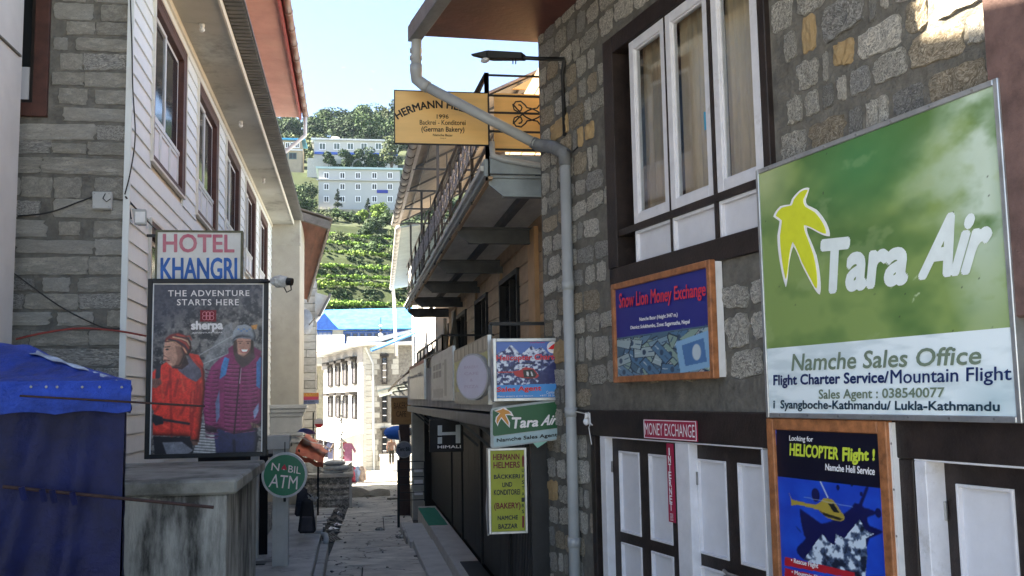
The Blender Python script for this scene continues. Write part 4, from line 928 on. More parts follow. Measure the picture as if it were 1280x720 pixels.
# --- right hiker
plum = np.array((.42, .10, .26)); pld = (.22, .05, .14); pll = (.60, .24, .42)
mTr = CV.poly(pp((278, 560), (345, 565), (430, 545), (438, 600), (428, 680), (430, 700), (360, 700), (350, 640), (345, 700), (292, 700)), (.10, .11, .24), soft=1)
CV.poly(pp((345, 600), (352, 700), (362, 700), (356, 600)), (.04, .04, .10), .8, soft=1)
mPlum = CV.poly(pp((300, 310), (345, 285), (420, 290), (452, 300), (462, 340), (462, 520), (445, 556), (425, 545), (420, 570), (350, 582), (290, 560), (290, 575), (250, 570), (242, 500), (248, 400), (270, 340)), plum, soft=1)
for k in range(18):
    y = 325+k*14; CV.line(pp((318, y+4), (345, y+9), (372, y+7)), .0038, pld, .8); CV.line(pp((380, y+7), (410, y+9), (435, y+1)), .0038, pld, .8); CV.line(pp((320, y+10), (370, y+13)), .003, pll, .6); CV.line(pp((382, y+13), (432, y+8)), .003, pll, .5)
    CV.line(pp((250-0*k, y+25), (270, y+32), (295, y+27)), .0038, pld, .8); CV.line(pp((252, y+31), (292, y+34)), .003, pll, .45)
CV.line(pp((376, 330), (352, 580)), .005, (.16, .04, .10)); CV.line(pp((379, 330), (372, 400)), .003, (.8, .7, .75), .6)
CV.poly(pp((318, 305), (335, 312), (322, 370), (300, 385), (306, 340)), (.14, .38, .62), soft=1); CV.poly(pp((432, 310), (450, 305), (446, 420), (432, 410)), (.14, .34, .58), soft=1)
CV.poly(pp((285, 470), (300, 420), (300, 520), (288, 545)), (.30, .36, .50), .9, soft=1); CV.poly(pp((420, 500), (440, 470), (440, 500), (425, 530)), (.45, .50, .66), soft=1)
CV.poly(pp((330, 275), (350, 262), (425, 270), (450, 285), (440, 315), (415, 345), (385, 352), (350, 320), (335, 300)), (.40, .09, .24), soft=1)
CV.poly(pp((350, 290), (420, 285), (430, 305), (400, 335), (380, 345), (358, 318)), (.20, .14, .15), soft=2)
mF2 = CV.poly(pp((355, 238), (418, 240), (420, 268), (408, 295), (388, 308), (368, 296), (356, 268)), (.60, .40, .33), soft=1)
CV.poly(pp((354, 240), (362, 242), (364, 285), (352, 300), (348, 270)), (.18, .11, .09), soft=1); CV.poly(pp((412, 242), (421, 240), (424, 290), (412, 292)), (.18, .11, .09), soft=1)
for x in (374, 402): CV.ell(*pc_(x, 256), .010, .0035, (.14, .08, .08)); CV.line(pp((x-8, 249), (x+8, 249)), .0025, (.28, .16, .13))
CV.line(pp((388, 258), (385, 270), (391, 271)), .0022, (.55, .34, .28)); CV.poly(pp((376, 278), (402, 278), (396, 287), (383, 287)), (.93, .90, .88), soft=0); CV.line(pp((373, 277), (380, 288), (397, 289), (405, 277)), .0028, (.62, .25, .25))
mHat = CV.poly(pp((346, 248), (348, 215), (365, 192), (395, 188), (420, 200), (430, 230), (428, 250), (410, 236), (380, 232), (358, 238)), (.44, .46, .49), soft=1)
CV.poly(pp((346, 250), (350, 232), (385, 220), (428, 234), (430, 252), (408, 240), (370, 236)), (.38, .39, .43), soft=1)
for k in range(5): CV.ell(*pc_(368+k*10, 206+(k % 2)*6), .010, .004, (.20, .36, .60))
CV.poly(pp((413, 192), (436, 188), (432, 206), (416, 206)), (.80, .50, .20), soft=1)
CV.poly(pp((245, 548), (282, 556), (292, 575), (262, 578), (250, 566)), (.20, .10, .16), soft=1); CV.poly(pp((410, 540), (445, 548), (440, 560), (418, 560)), (.5, .35, .3), soft=1)

def blur(m, k):
    for _ in range(k): m = (m+np.roll(m, 1, 0)+np.roll(m, -1, 0)+np.roll(m, 1, 1)+np.roll(m, -1, 1))/5
    return m
for m_, k_, lo in ((mRed, 90, .45), (mPlum, 90, .45), (mF1, 14, .6), (mF2, 14, .62), (mCap, 20, .5), (mHat, 20, .55), (mTr, 60, .5)):
    b_ = blur(m_, k_); gx = (np.roll(b_, 3, 1)-np.roll(b_, -3, 1)); gy = (np.roll(b_, 3, 0)-np.roll(b_, -3, 0)); sh_ = np.clip(lo+(1.12-lo)*np.clip((b_-.35)*1.9, 0, 1)-1.1*gx-.9*gy, .35, 1.25)
    CV.a = CV.a*(1-m_[..., None])+CV.a*m_[..., None]*sh_[..., None]
for c_ in range(3): CV.a[..., c_] = .45*CV.a[..., c_]+.55*blur(CV.a[..., c_], 1)
fn = CV.noise(22, 4, 77); CV.a *= (1+(fn[..., None]-.5)*.45*(CV.Y[..., None] > .42)); CV.a = np.clip(CV.a, 0, 1)**.80; gn = CV.noise(90, 2, 31); CV.a *= (1+(gn[..., None]-.5)*.22)
CV.line(pp((50, 472), (205, 486)), .002, (.35, .2, .2), .5)
CV.put('printed_picture', ps, .03, W-.03, .03, H-.03, -.002)
Q = lambda pts: [(170+x/2.88, 340+y/2.88) for x, y in pts]
wt_ = flat('poster_white', (.92, .90, .90))
textq('THE ADVENTURE', ps, PS, -.004, Q([(116, 88), (408, 86), (408, 66), (116, 66)]), wt_, bold=.01, spacing=1.15)
textq('STARTS HERE', ps, PS, -.004, Q([(148, 120), (370, 120), (370, 98), (148, 98)]), wt_, bold=.01, spacing=1.15)
textq('sherpa', ps, PS, -.004, Q([(200, 216), (312, 214), (312, 176), (200, 178)]), wt_, bold=.045)
textq('ADVENTURE GEAR', ps, PS, -.004, Q([(202, 222), (312, 220), (312, 215), (202, 217)]), wt_, bold=.01)
ox, oz = on(PS, 170+260/2.88, 340+158/2.88, 0); MB().box(ox-.088, ox+.088, -.0045, -.003, oz-.065, oz+.065).build('logo_field', flat('logo_red', (.50, .08, .14)), ps)
kn = MB()
for dx, dz in ((-.038, .022), (0, .022), (.038, .022), (-.038, -.022), (0, -.022), (.038, -.022)):
    kn.tube([(ox+dx+.024*math.cos(t), -.0065, oz+dz+.024*math.sin(t)) for t in np.linspace(0, 2*math.pi, 13)], .0035, 4, cap=False)
kn.build('logo_knot', flat('logo_pink', (.92, .62, .66)), ps)
# legs of the hotel sign + hotel sign above the poster
PH = frame((0, YC-.10, 0), (1, 0))
x0, x1, z0, z1 = rect_from(PH, [(195, 350), (302, 350), (302, 290), (196, 289)], 0)
hs_, HS = panel_thing('hotel_sign', 'white sign reading HOTEL KHANGRI in pink and blue, above the hiker poster', PH, 0, x0, x1, z0-.12, z1)
W, H = x1-x0, z1-z0+.12
MB().box(0, W, 0, .10, 0, H).build('board', mat('dirty_white_board', (.62, .62, .60), rough=.6, scale=3, bump=.1, col2=(.78, .78, .76), stain=(.42, .43, .36), thr=.62), hs_)
MB().frame(-.012, W+.012, -.012, H+.012, .022, -.018, .11).build('frame', mat('rusty_green_frame', (.12, .12, .08), rough=.7, var=.4, scale=12), hs_)
MB().box(-.12, -.012, .03, .06, H-.06, H-.03).build('bracket', black_metal, hs_)
Qh = lambda pts: [(180+x/6, 280+y/6) for x, y in pts]
pinkl = mat('faded_pink_letters', (.50, .10, .17), rough=.6, scale=5, col2=(.56, .22, .26), bump=0)
bluel = mat('blue_letters', (.02, .12, .42), rough=.6, scale=5, var=.3, bump=0)
textq('HOTEL', hs_, HS, -.003, Qh([(145, 210), (675, 212), (675, 82), (145, 76)]), pinkl, bold=.022)
textq('KHANGRI', hs_, HS, -.003, Qh([(128, 412), (695, 415), (695, 255), (128, 255)]), bluel, bold=.03)

# ---- CCTV camera wrapped in plastic
p = onY(350, 352, YC-.4); cc = thing('security_camera', 'security camera wrapped in clear plastic, on an arm at the poster corner', 'camera', Matrix.Translation(p))
m_ = MB(); m_.ball((0, 0, 0), .10, 12, 8, (1.15, .7, .7), .12); m_.build('plastic_wrap', mat('crumpled_plastic', (.6, .61, .6), rough=.15, var=.3, scale=14, bump=.9, bscale=14, spec=.8), cc)
MB().tube([(.05, -.05, -.07), (.08, -.06, -.13), (.13, -.05, -.10), (.12, -.05, -.03)], .008, 6).build('wire', black_metal, cc)
MB().tube([(-.22, 0, .0), (-.1, 0, 0)], .015, 8).build('arm', black_metal, cc); MB().tube([(.08, -.03, 0), (.14, -.05, -.01)], .045, 10).build('camera_barrel', black_metal, cc)

# ---- bank sign
bp_ = onY(355.5, 594, pcy+YC-.25); bs = thing('bank_sign', 'round green NABIL ATM sign with white rim in front of the grey pillar', 'sign', Matrix.Translation(bp_)); BF = Matrix.Translation(bp_)
R = abs(onY(384, 594, bp_.y).x-bp_.x); c = MB().disc(0, 0, R, 0, .14, 48); c.build('case', mat('sign_rim_white', (.50, .54, .56), rough=.4), bs, smooth=False)
MB().disc(0, 0, R*.90, -.004, .0, 48).build('face', flat('bank_green', (.02, .47, .35), .35), bs)
Qb = lambda pts: [(325+x/10.29, 560+y/10.29) for x, y in pts]
textq('N', bs, BF, -.005, Qb([(143, 285), (248, 296), (256, 200), (151, 188)]), wt_, bold=.005, shear=.05)
textq('BIL', bs, BF, -.005, Qb([(362, 310), (520, 335), (528, 245), (370, 222)]), wt_, bold=.005)
textq('ATM', bs, BF, -.005, Qb([(106, 500), (478, 532), (488, 365), (150, 335)]), wt_, bold=.0)
polyq(BF, -.005, Qb([(272, 275), (342, 282), (338, 250), (318, 208), (290, 240)])).build('logo_triangle', red_paint, bs)
polyq(BF, -.009, Qb([(292, 282), (322, 285), (306, 268)])).build('logo_dot', wt_, bs)
MB().tube([(0, .07, R), (0, .07, R+.16)], .008, 6).build('hanger', black_metal, bs); MB().tube([(0, .07, -R), (0, .1, -R-.06)], .02, 6).build('hanger', black_metal, bs)
# ================================================================== right balcony building
XD, XB, XW, XF = CORN.x+.0, 1.52, 2.72, 1.45       # ground-floor wall, balcony edge, upper wall, fascia boards
YN, YFAR = CORN.y+.02, 28.0
DZ = onX(613.7, 215, XB).z                          # underside of the balcony edge
print('deck z', DZ)
lz = onX(593, 695.6, XD).z; print('ledge z', lz)
tx = thing('balcony_building', 'two-storey shop house with tan board siding, iron-railed balcony and black shopfront along the lane', 'building', Matrix.Translation((XD, YN, 0)))
IX = Matrix.Translation((-XD, -YN, 0))
def tb(mb, name, m, parent=tx, **k):    # parts given in world coordinates
    return mb.build(name, m, parent, fr=IX if parent is tx else None, **k)
tan = mat('tan_board', (.38, .26, .16), rough=.6, var=.22, scale=2.5, bump=.15, sscale=(1, .25, 2), rnd=.12)
blk = mat('black_shutter', (.014, .014, .016), rough=.45, var=.4, scale=5, bump=.2)
blk2 = mat('black_timber', (.010, .009, .010), rough=.6, var=.5, scale=6, bump=.3)
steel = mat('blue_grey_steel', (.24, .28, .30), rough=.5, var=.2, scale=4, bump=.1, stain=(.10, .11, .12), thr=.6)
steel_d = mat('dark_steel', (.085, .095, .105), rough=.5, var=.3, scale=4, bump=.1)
deck_u = mat('grey_decking_underside', (.58, .59, .57), rough=.6, var=.2, scale=4, sscale=(1, .3, 1))
SZ = onX(612, 517, XF).z; TZ = onX(612, 415, XF).z   # sign fascia bottom/top
print('fascia', SZ, TZ)
# ground floor wall + floor slab above
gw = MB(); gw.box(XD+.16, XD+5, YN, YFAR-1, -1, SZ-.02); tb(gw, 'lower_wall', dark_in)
y = YN; k = 0
while y < YFAR-1:
    w = .92; x = XD+.02
    if k in (3, 7, 11, 14): 
        f = MB().box(x, x+.1, y, y+.16, lz, SZ-.05); tb(f, 'shop_post', blk2); y += .165; k += 1; continue
    c = MB(); n = 8
    for i in range(n): a = y+i*w/n; c.box(x+.03, x+.07, a, a+w/n*.55, lz+.02, SZ-.1); c.box(x+.06, x+.09, a+w/n*.55, a+w/n, lz+.02, SZ-.1)
    tb(c, 'folding_shutter', blk)['kind'] = 'stuff'; y += w+.01; k += 1
tb(MB().tube([(XD-.02, 15.2, lz+.6), (XD-.04, 15.2, lz+1.0), (XD-.02, 15.2, lz+1.3)], .015, 6), 'door_handle', white_metal)
tb(MB().box(XF+.02, XW+.6, YN+.02, YFAR-1, SZ+.02, TZ-.10), 'floor_slab', conc2)
tb(MB().box(XF+.01, XD+.1, YN-.25, YFAR-1, SZ-.16, SZ-.01), 'fascia_beam', steel_d, bevel=.01)
for y in np.arange(12.2, 27, 2.2):
    tb(MB().bar((XF+.08, y, SZ-.16), (XD+.02, y, SZ-.62), .04), 'brace', steel_d)
# upper wall, boards
ytop = DZ+3.0
hu = []
for pxl, pxr in ((629, 652), (597, 612), (571, 585), (553, 562)):
    ya = onX(pxr, 420, XW).y; yb = onX(pxl, 420, XW).y; hu.append((ya, yb, onX(645, 420, XW).z-.5, onX(652, 333, XW).z))
uw = MB(); Rf = frame((XW, 0, 0), (0, -1))
core = MB(); wall_holes(core, -YFAR, -YN-.02, TZ-.1, DZ+2.3, [(-b, -a, c, d) for a, b, c, d in hu], .02, .2); core.box(-YFAR, -YN-.02, 2.5, 2.7, TZ-.1, DZ+2.3); core.box(-YFAR, -YFAR+.2, .2, 2.5, TZ-.1, DZ+2.3)
inx = Matrix.Translation((-XD, -YN, 0)) @ Rf
uwo = core.build('upper_wall', tan, tx, fr=inx)
bh = .30; z = TZ-.1; bcache = {}
while z < DZ+2.05:
    segs = [(-YFAR, -YN-.05)]
    for (a, b, c, d) in hu:
        if c < z+bh*.6 and z < d:
            ns = []
            for s1, s2 in segs:
                if -a+.08 <= s1 or -b-.08 >= s2: ns.append((s1, s2))
                else:
                    if -b-.08 > s1: ns.append((s1, -b-.08))
                    if -a+.08 < s2: ns.append((-a+.08, s2))
            segs = ns
    for a, b in segs:
        key = round(b-a, 2)
        if key not in bcache: bcache[key] = MB().prismx([(-.03, 0), (-.03, bh-.03), (-.018, bh-.006), (.015, bh-.006), (.015, 0)], 0, b-a).mesh('siding_board', tan)
        o = link('siding_board', bcache[key], uwo); o.location = (a, -.003, z)
    z += bh
tb(MB().box(XW-.10, XW+.1, 14.2, 14.75, TZ, DZ), 'tan_pillar', mat('tan_pillar', (.48, .29, .15), rough=.6, var=.15, scale=2, bump=.1), bevel=.01)
for a, b, c, d in hu:
    f = MB().frame(-b-.02, -a+.02, c, d, .09, -.07, .12); wi = f.build('window', blk2, tx, fr=inx, bevel=.005)
    m = (-a-b)/2; MB().box(m-.03, m+.03, -.03, .06, c+.09, d-.09).build('mullion', blk2, wi); MB().box(-b+.06, -a-.06, .05, .06, c+.08, d-.08).build('pane', glass(), wi)
    MB().box(m+.05, m+.2, .08, .1, c+.2, d-.4).build('curtain', mat('pale_curtain', (.45, .44, .42)), wi)
# terrace rail on top of the fascia
def rail(parent, pts, m, hh, name='railing', posts=1.2, rails=(1.0, .5)):
    mb = MB(); a, b = Vector(pts[0]), Vector(pts[1]); L = (b-a).length; n = max(1, int(L/posts))
    for k in rails: mb.bar(a+Vector((0, 0, hh*k)), b+Vector((0, 0, hh*k)), .035)
    for i in range(n+1): p = a+(b-a)*i/n; mb.bar(p, p+Vector((0, 0, hh)), .035)
    return mb
tb(rail(None, ((XF+.25, 19.0, TZ-.05), (XF+.25, 26.5, TZ-.05)), black_metal, .55), 'terrace_rail', black_metal)
tb(rail(None, ((XF+.25, 19.0, TZ-.05), (XW, 19.0, TZ-.05)), black_metal, .55), 'terrace_rail', black_metal)
tb(rail(None, ((XF+.05, YN+.3, TZ-.05), (XW, YN+.3, TZ-.05)), black_metal, .16, rails=(1.0,)), 'terrace_rail', black_metal)
for (ya, yb, sk) in ((21.0, 21.9, .5), (23.2, 23.9, -.4)):
    tb(MB().add([(XF+.5, ya, TZ+.0), (XF+.9, yb, TZ+.0), (XF+.75, (ya+yb)/2, TZ+1.15+sk*.2)], [(0, 1, 2)]).tube([(XF+.7, ya, TZ-.05), (XF+.75, yb, TZ+1.2)], .04, 6), 'folded_parasol', mat('off_white_cloth', (.42, .39, .34)), bevel=0)
# balcony: beams, deck, edge channel
beams_y = [onX(px, py, XB).y for px, py in ((613.7, 215), (572, 290), (546, 330), (530, 354), (516.5, 380), (509.5, 388))]
beams_y = [11.05, 14.5, 18.0, 21.4, 24.8, 27.9]
for i, y in enumerate(beams_y):
    b = MB(); x0 = XB+.02
    b.hexa([(x0, y, DZ-.0), (XW+.1, y, DZ-.0), (XW+.1, y+.12, DZ), (x0, y+.12, DZ)], [(x0, y, DZ+.03), (XW+.1, y, DZ+.03), (XW+.1, y+.12, DZ+.03), (x0, y+.12, DZ+.03)])
    hgt = .20; b.prism([(x0, DZ-.001), (x0, DZ-.07), (x0+.16, DZ-hgt), (XW+.1, DZ-hgt), (XW+.1, DZ-.001)], y+.04, y+.06)
    b.prism([(x0+.16, DZ-hgt), (XW+.1, DZ-hgt), (XW+.1, DZ-hgt-.015), (x0+.16, DZ-hgt-.015)], y-.01, y+.11)
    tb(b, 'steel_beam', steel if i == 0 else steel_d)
tb(MB().box(XB+.62, XB+.72, 11.2, YFAR, DZ+.032, DZ+.12), 'joist', steel_d)
y = 11.0
while y < YFAR: 
    tb(MB().box(XB+.02, XW+.1, y, y+.58, DZ+.125, DZ+.16), 'deck_board', deck_u); y += .59
e = MB(); e.box(XB-.05, XB+.0, 10.98, YFAR, DZ+.0, DZ+.20); tb(e, 'edge_channel', steel, bevel=.006)
tb(MB().box(XB-.09, XB-.052, 10.98, YFAR, DZ+.06, DZ+.12), 'edge_strip', mat('pale_edge_strip', (.45, .46, .44), rough=.5)); tb(MB().box(XB+.002, XB+.05, 10.98, YFAR, DZ-.03, DZ-.001), 'edge_timber', tan)
tb(MB().box(XB+.02, XW+.1, 10.98, 11.03, DZ-.0+.033, DZ+.24), 'end_plate', steel, bevel=.005)
tb(MB().box(XB+.02, XW+.3, 11.035, YFAR, DZ+.162, DZ+.27), 'deck_screed', conc2)
# balcony railing with scrolls
RZ = DZ+.27; RT = RZ+.95
rl = MB()
posts = np.arange(11.05, YFAR, 1.45)
for y in posts: tb(MB().box(XB-.02, XB+.02, y-.02, y+.02, RZ-.3, RT), 'baluster_post', black_metal)
for z, h in ((RT-.03, .03), (RZ+.70, .015), (RZ+.30, .015), (RZ+.08, .02)): tb(MB().box(XB-.015, XB+.015, 11.05, YFAR, z, z+h), 'handrail' if z > RT-.1 else 'lower_rail', black_metal)
def scroll(c, s, flip, flipz, ax='y'):
    P = []
    for t in np.linspace(0, 1, 22):
        if t < .45: a = 2*math.pi*1.25*(1-t/.45); r = .03+.055*t/.45; u, v = -.16+r*math.cos(a), .08+r*math.sin(a)
        else: q = (t-.45)/.55; u = -.16+.085+(q*.30); v = .08*(1-q)+(-.12)*q*1.0+.05*math.sin(q*3.1)
        u *= flip*s; v *= flipz*s; P.append((c[0], c[1]+u, c[2]+v) if ax == 'y' else (c[0]+u, c[1], c[2]+v))
    return P
sc_mesh = None
for i in range(len(posts)-1):
    for j in range(3):
        yy = posts[i]+.24+.48*j; mb = MB()
        for fx in (1, -1):
            for fz in (1, -1): mb.tube(scroll((XB, yy, RZ+.5), 1.35, fx, fz), .011, 4)
        if sc_mesh is None or True:
            o = tb(mb, 'iron_scroll', mat('grey_iron', (.30, .31, .32), rough=.5, var=.3)); o['kind'] = 'stuff'
# end railing facing the camera
for z in (RT-.03, RT-.27, RT-.47, RT-.69, RT-.90): tb(MB().box(XB+.022, XW, 11.04, 11.065, z, z+.02), 'lower_rail' if z < RT-.1 else 'handrail', black_metal)
mb = MB()
for cx_ in (2.05, 2.42):
    for fx in (1, -1):
        for fz in (1, -1): mb.tube(scroll((cx_, 11.05, RT-.47), 1.0, fx, fz, 'x'), .009, 5)
tb(mb, 'iron_scroll', black_metal)['kind'] = 'stuff'
tb(MB().box(XB-.02, XB+.03, 11.03, 11.08, RZ-.3, RT+.002), 'baluster_post', black_metal)
tb(MB().bar((XB, 11.05, RT), (XB-.25, 11.4, RT-.45), .03), 'stay', black_metal)
tb(MB().tube([(XB+.04, 10.95, RZ+.12), (XB+.05, 10.95, RZ-.04), (XB+.16, 10.95, RZ-.08), (XW-.35, 10.9, RZ-.20), (XW, 10.9, RZ-.25)], .035, 10), 'overflow_pipe', grey_pvc, smooth=True)
# canopy roof over the balcony
can = mat('corrugated_canopy', (.36, .36, .35), rough=.5, var=.2, scale=3, bump=.1, metal=.1)
XE = 1.2; CZ0 = onX(520, 182, XE).z; yc0 = onX(520, 182, XE).y; yc0 = 17.3; yc1 = 27.2; XT = 3.35; CZ1 = CZ0+1.05
print('canopy', CZ0)
c = MB(); n = 60; pts = []
for j in range(2):
    for i in range(n*2): 
        y = yc0+(yc1-yc0)*i/(n*2-1); pts.append((XE if j == 0 else XT, y, (CZ0 if j == 0 else CZ1)+(.03 if i % 2 else 0)))
c.sheet(pts, n*2, 2); cr = tb(c, 'canopy_sheet', can)
tb(MB().prism([(XE, CZ0+.045), (XT+.02, CZ1+.045), (XT+.02, CZ1+.09), (XE, CZ0+.09)], yc0-.03, yc1), 'roof_sheet', mat('grey_brown_roof', (.25, .21, .19), rough=.6, var=.2))
tb(MB().box(XE+.02, XE+.09, yc0, yc1, CZ0-.05, CZ0-.0), 'eave_rail', white_metal)
y = yc0
while y < yc1:
    g_ = MB(); g_.tube([(XE-.06, y, CZ0+.0), (XE-.06, y+.62, CZ0+.0)], .085, 8); tb(g_, 'gutter_length', mat('pale_gutter', (.50, .49, .46), rough=.5, var=.15), smooth=True)
    tb(MB().tube([(XE-.06, y+.62, CZ0), (XE-.06, y+.66, CZ0)], .095, 8), 'gutter_clip', black_metal); y += .665
for y in (18.2, 20.4, 22.6, 24.8, 26.9):
    t = MB(); t.bar((XE+.05, y, CZ0-.04), (XW, y, CZ0-.04), .04); t.bar((XE+.05, y, CZ0-.03), (XT, y, CZ1-.04), .04)
    for u in (.35, .6, .85): xx = XE+(XT-XE)*u; zz = CZ0+(CZ1-CZ0)*u-.04; t.bar((min(xx, XW), y, CZ0-.04), (xx, y, zz), .025); 
    tb(t, 'roof_truss', steel_d)
for u in (.15, .5, .85): xx = XE+(XT-XE)*u; zz = CZ0+(CZ1-CZ0)*u-.03; tb(MB().bar((xx, yc0, zz), (xx, yc1, zz), .04), 'purlin', steel_d)
# steel posts carrying the canopy on the balcony edge
for y in (18.2, 22.6, 26.9): tb(MB().box(XB+.03, XB+.08, y, y+.05, RZ, CZ0-.06), 'canopy_post', steel_d)
# ledge and lower steps in front of the shops
lx0 = onZ(575.6, 719, lz).x
print('ledge x', lx0)
terr = mat('terrazzo_step', (.46, .45, .42), rough=.8, var=.12, scale=3, bump=.25, stain=(.34, .33, .31), thr=.58)
sgm = [11.0, 14.2, 17.4, 21.0, 25.4]
lg = thing('shop_ledge', 'raised concrete ledge with step running along the black shopfronts', 'step', Matrix.Translation((lx0, 11, 0)))
for a, b in zip(sgm[:-1], sgm[1:]): MB().box(0, XD+.02-lx0, a-11+.006, b-11-.006, -.9, lz).build('ledge_slab', terr, lg, bevel=.012)
l2 = lz-.17; lx1 = onZ(535.6, 719, l2).x; yy2 = onZ(513, 675, l2).y
MB().box(lx1-lx0, -.004, -.5, yy2-11, -.9, l2).build('lower_step', terr, lg, bevel=.012)
q = onZ(488, 646, zs_(22)+.18); 
MB().box(-.46, -.004, yy2-11+.02, yy2-11+3.1, -.9, l2-.04).build('lower_step', terr, lg, bevel=.012)
MB().box(-.50, -.25, yy2-11+.9, yy2-11+3.4, -.9, zs_(22)+.16).build('block_step', conc2, lg, bevel=.012)
c4 = [onZ(x, y, lz) for x, y in ((515, 621), (534, 620), (560, 656), (536, 657))]
ym0, ym1 = c4[3].y, min(c4[0].y, 25); mt = mat('green_mat', (.015, .22, .14), rough=.95, var=.3, scale=30, bump=.6, bscale=90)
print('mat', c4)
nn_ = 14; P = [(c4[3].x+(c4[2].x-c4[3].x)*i/5, ym0+(ym1-ym0)*j/nn_, lz+.006+.006*math.sin(i*2.1+j)) for j in range(nn_+1) for i in range(6)]
o = MB().sheet(P, 6, nn_+1).build('floor_mat', mt); s_o = o.modifiers.new('solid', 'SOLIDIFY'); s_o.thickness = .01
tag(o, 'green carpet strip lying on the raised ledge outside the black shop', 'floor mat')
a_, b_ = onZ(575, 703, lz), onZ(610, 718, lz)
tag(MB().box(a_.x, XD, a_.y-1.5, onZ(575, 703, lz).y, lz+.004, lz+.016).build('door_mat', black_metal), 'black doormat at the near end of the shop ledge', 'door mat')
# black gate-like railing closing the ledge's far end
ry = onZ(515, 630, lz).y; ry = 25.0
rx0 = onY(498, 600, ry).x; rx1 = onY(532, 600, ry).x; rz1 = onY(515, 577, ry).z; rz0 = onY(515, 627, ry).z
rt_ = thing('iron_railing', 'black iron railing with horizontal bars across the far end of the green matted ledge', 'railing', Matrix.Translation((rx0, ry, rz0)))
Wd, Hd = rx1-rx0, rz1-rz0
MB().box(-.03, .03, -.02, .03, zs_(ry)-rz0-.05, Hd+.05).build('post', black_metal, rt_)
MB().box(Wd-.04, Wd, -.02, .02, 0, Hd).build('post', black_metal, rt_)
for k in range(6): MB().box(.03, Wd-.04, -.01, .01, Hd*k/5.2+.03, Hd*k/5.2+.05).build('rail_bar', black_metal, rt_)

# ================================================================== sign boards on the fascia (facing the lane)
BX = frame((XF-.02, 0, 0), (0, -1))
def board(name, label, q, cat='sign'):
    x0, x1, z0, z1 = rect_from(BX, q, 0); t, fr = panel_thing(name, label, BX, 0, x0, x1, z0, z1, cat); return t, fr, x1-x0, z1-z0
b1, F1, W, H = board('yellow_fascia_board', 'yellow-green fascia board with brown slatted top, nearest of the three on the shopfront', [(568, 502), (610, 509), (610, 416), (568, 440)])
cv = Canvas(120, 60, (.60, .60, .26)); k = cv.noise(30, 3, 2); cv.blend(np.clip((k-.4)*2, 0, .5), (.45, .43, .28)); cv.poly([(0, 0), (1, 0), (1, .22), (0, .22)], (.42, .37, .28)); 
for i in range(24): cv.poly([(i/24, .03), (i/24+.012, .03), (i/24+.012, .2), (i/24, .2)], (.66, .60, .50) if i % 3 else (.30, .26, .20))
cv.poly([(0, .78), (1, .78), (1, 1), (0, 1)], (.50, .49, .42)); cv.blend(np.clip((k-.55)*4, 0, .5)*(cv.Y > .6), (.30, .29, .25))
cv.a = np.clip(cv.a, 0, 1)**.85; cv.put('printed_face', b1, 0, W, 0, H, -.002); MB().box(0, W, 0, .04, 0, H).build('board', alu, b1)
dc = onY(590, 471, 10.75); DF = rotz(Matrix.Translation(dc), -math.radians(53.4))
ds = thing('round_light_sign', 'round faded lilac-white light sign mounted on the yellow-green fascia board', 'sign', DF)
MB().disc(0, 0, .25, 0, .06, 44).build('disc_rim', mat('grey_rim', (.35, .35, .36), rough=.4), ds)
MB().disc(0, 0, .232, -.006, -.001, 44).build('disc_face', mat('faded_lilac_white', (.48, .46, .55), rough=.4, var=.05), ds)
for r_i, s_ in enumerate(('BAKERY', 'CAFE', '&', 'PIZZA')): text(s_, ds, -.11 if len(s_) > 1 else -.02, .11 if len(s_) > 1 else .02, .09-r_i*.07, .12-r_i*.07, -.008, mat('very_faded_pink', (.42, .36, .46), var=.03), bold=.01)
MB().box(-.02, .02, .061, .16, -.02, .02).build('bracket', black_metal, ds)
b2, F2, W, H = board('white_fascia_board', 'weathered white fascia board with dark photo panels, between the yellow-green board and the red-topped board', [(539, 499), (566, 503), (566, 432), (539, 446)])
MB().box(0, W, 0, .04, 0, H).build('board', alu, b2)
cv = Canvas(110, 60, (.66, .67, .65)); k = cv.noise(9, 4, 4); cv.blend(np.clip((k-.5)*2, 0, .4), (.50, .50, .48))
for a in range(3):
    for b in range(2): cv.poly([(.12+a*.14, .22+b*.16), (.24+a*.14, .22+b*.16), (.24+a*.14, .35+b*.16), (.12+a*.14, .35+b*.16)], (.28, .29, .30))
for a in range(9): cv.poly([(.12+a*.055, .74), (.15+a*.055, .74), (.15+a*.055, .93), (.12+a*.055, .93)], (.30, .31, .31))
cv.poly([(.66, .2), (.76, .2), (.76, .9), (.66, .9)], (.40, .41, .38)); cv.poly([(.60, .25), (.63, .25), (.63, .3), (.60, .3)], (.2, .2, .2)); cv.a = np.clip(cv.a, 0, 1)**.85; cv.put('printed_face', b2, 0, W, 0, H, -.002)
b3, F3, W, H = board('red_top_fascia_board', 'white fascia board with a thin red top edge, farthest of the three on the shopfront', [(512, 500), (530, 498), (530, 449), (512, 459)])
MB().box(0, W, 0, .04, 0, H).build('board', alu, b3); MB().box(0, W, -.006, -.001, H-.07, H).build('red_edge', flat('dull_red', (.55, .25, .22)), b3)
text('HIMALAYAN TREK', b3, .2, W-.6, H*.62, H*.70, -.003, mat('grey_letters', (.2, .2, .22)), bold=.01)
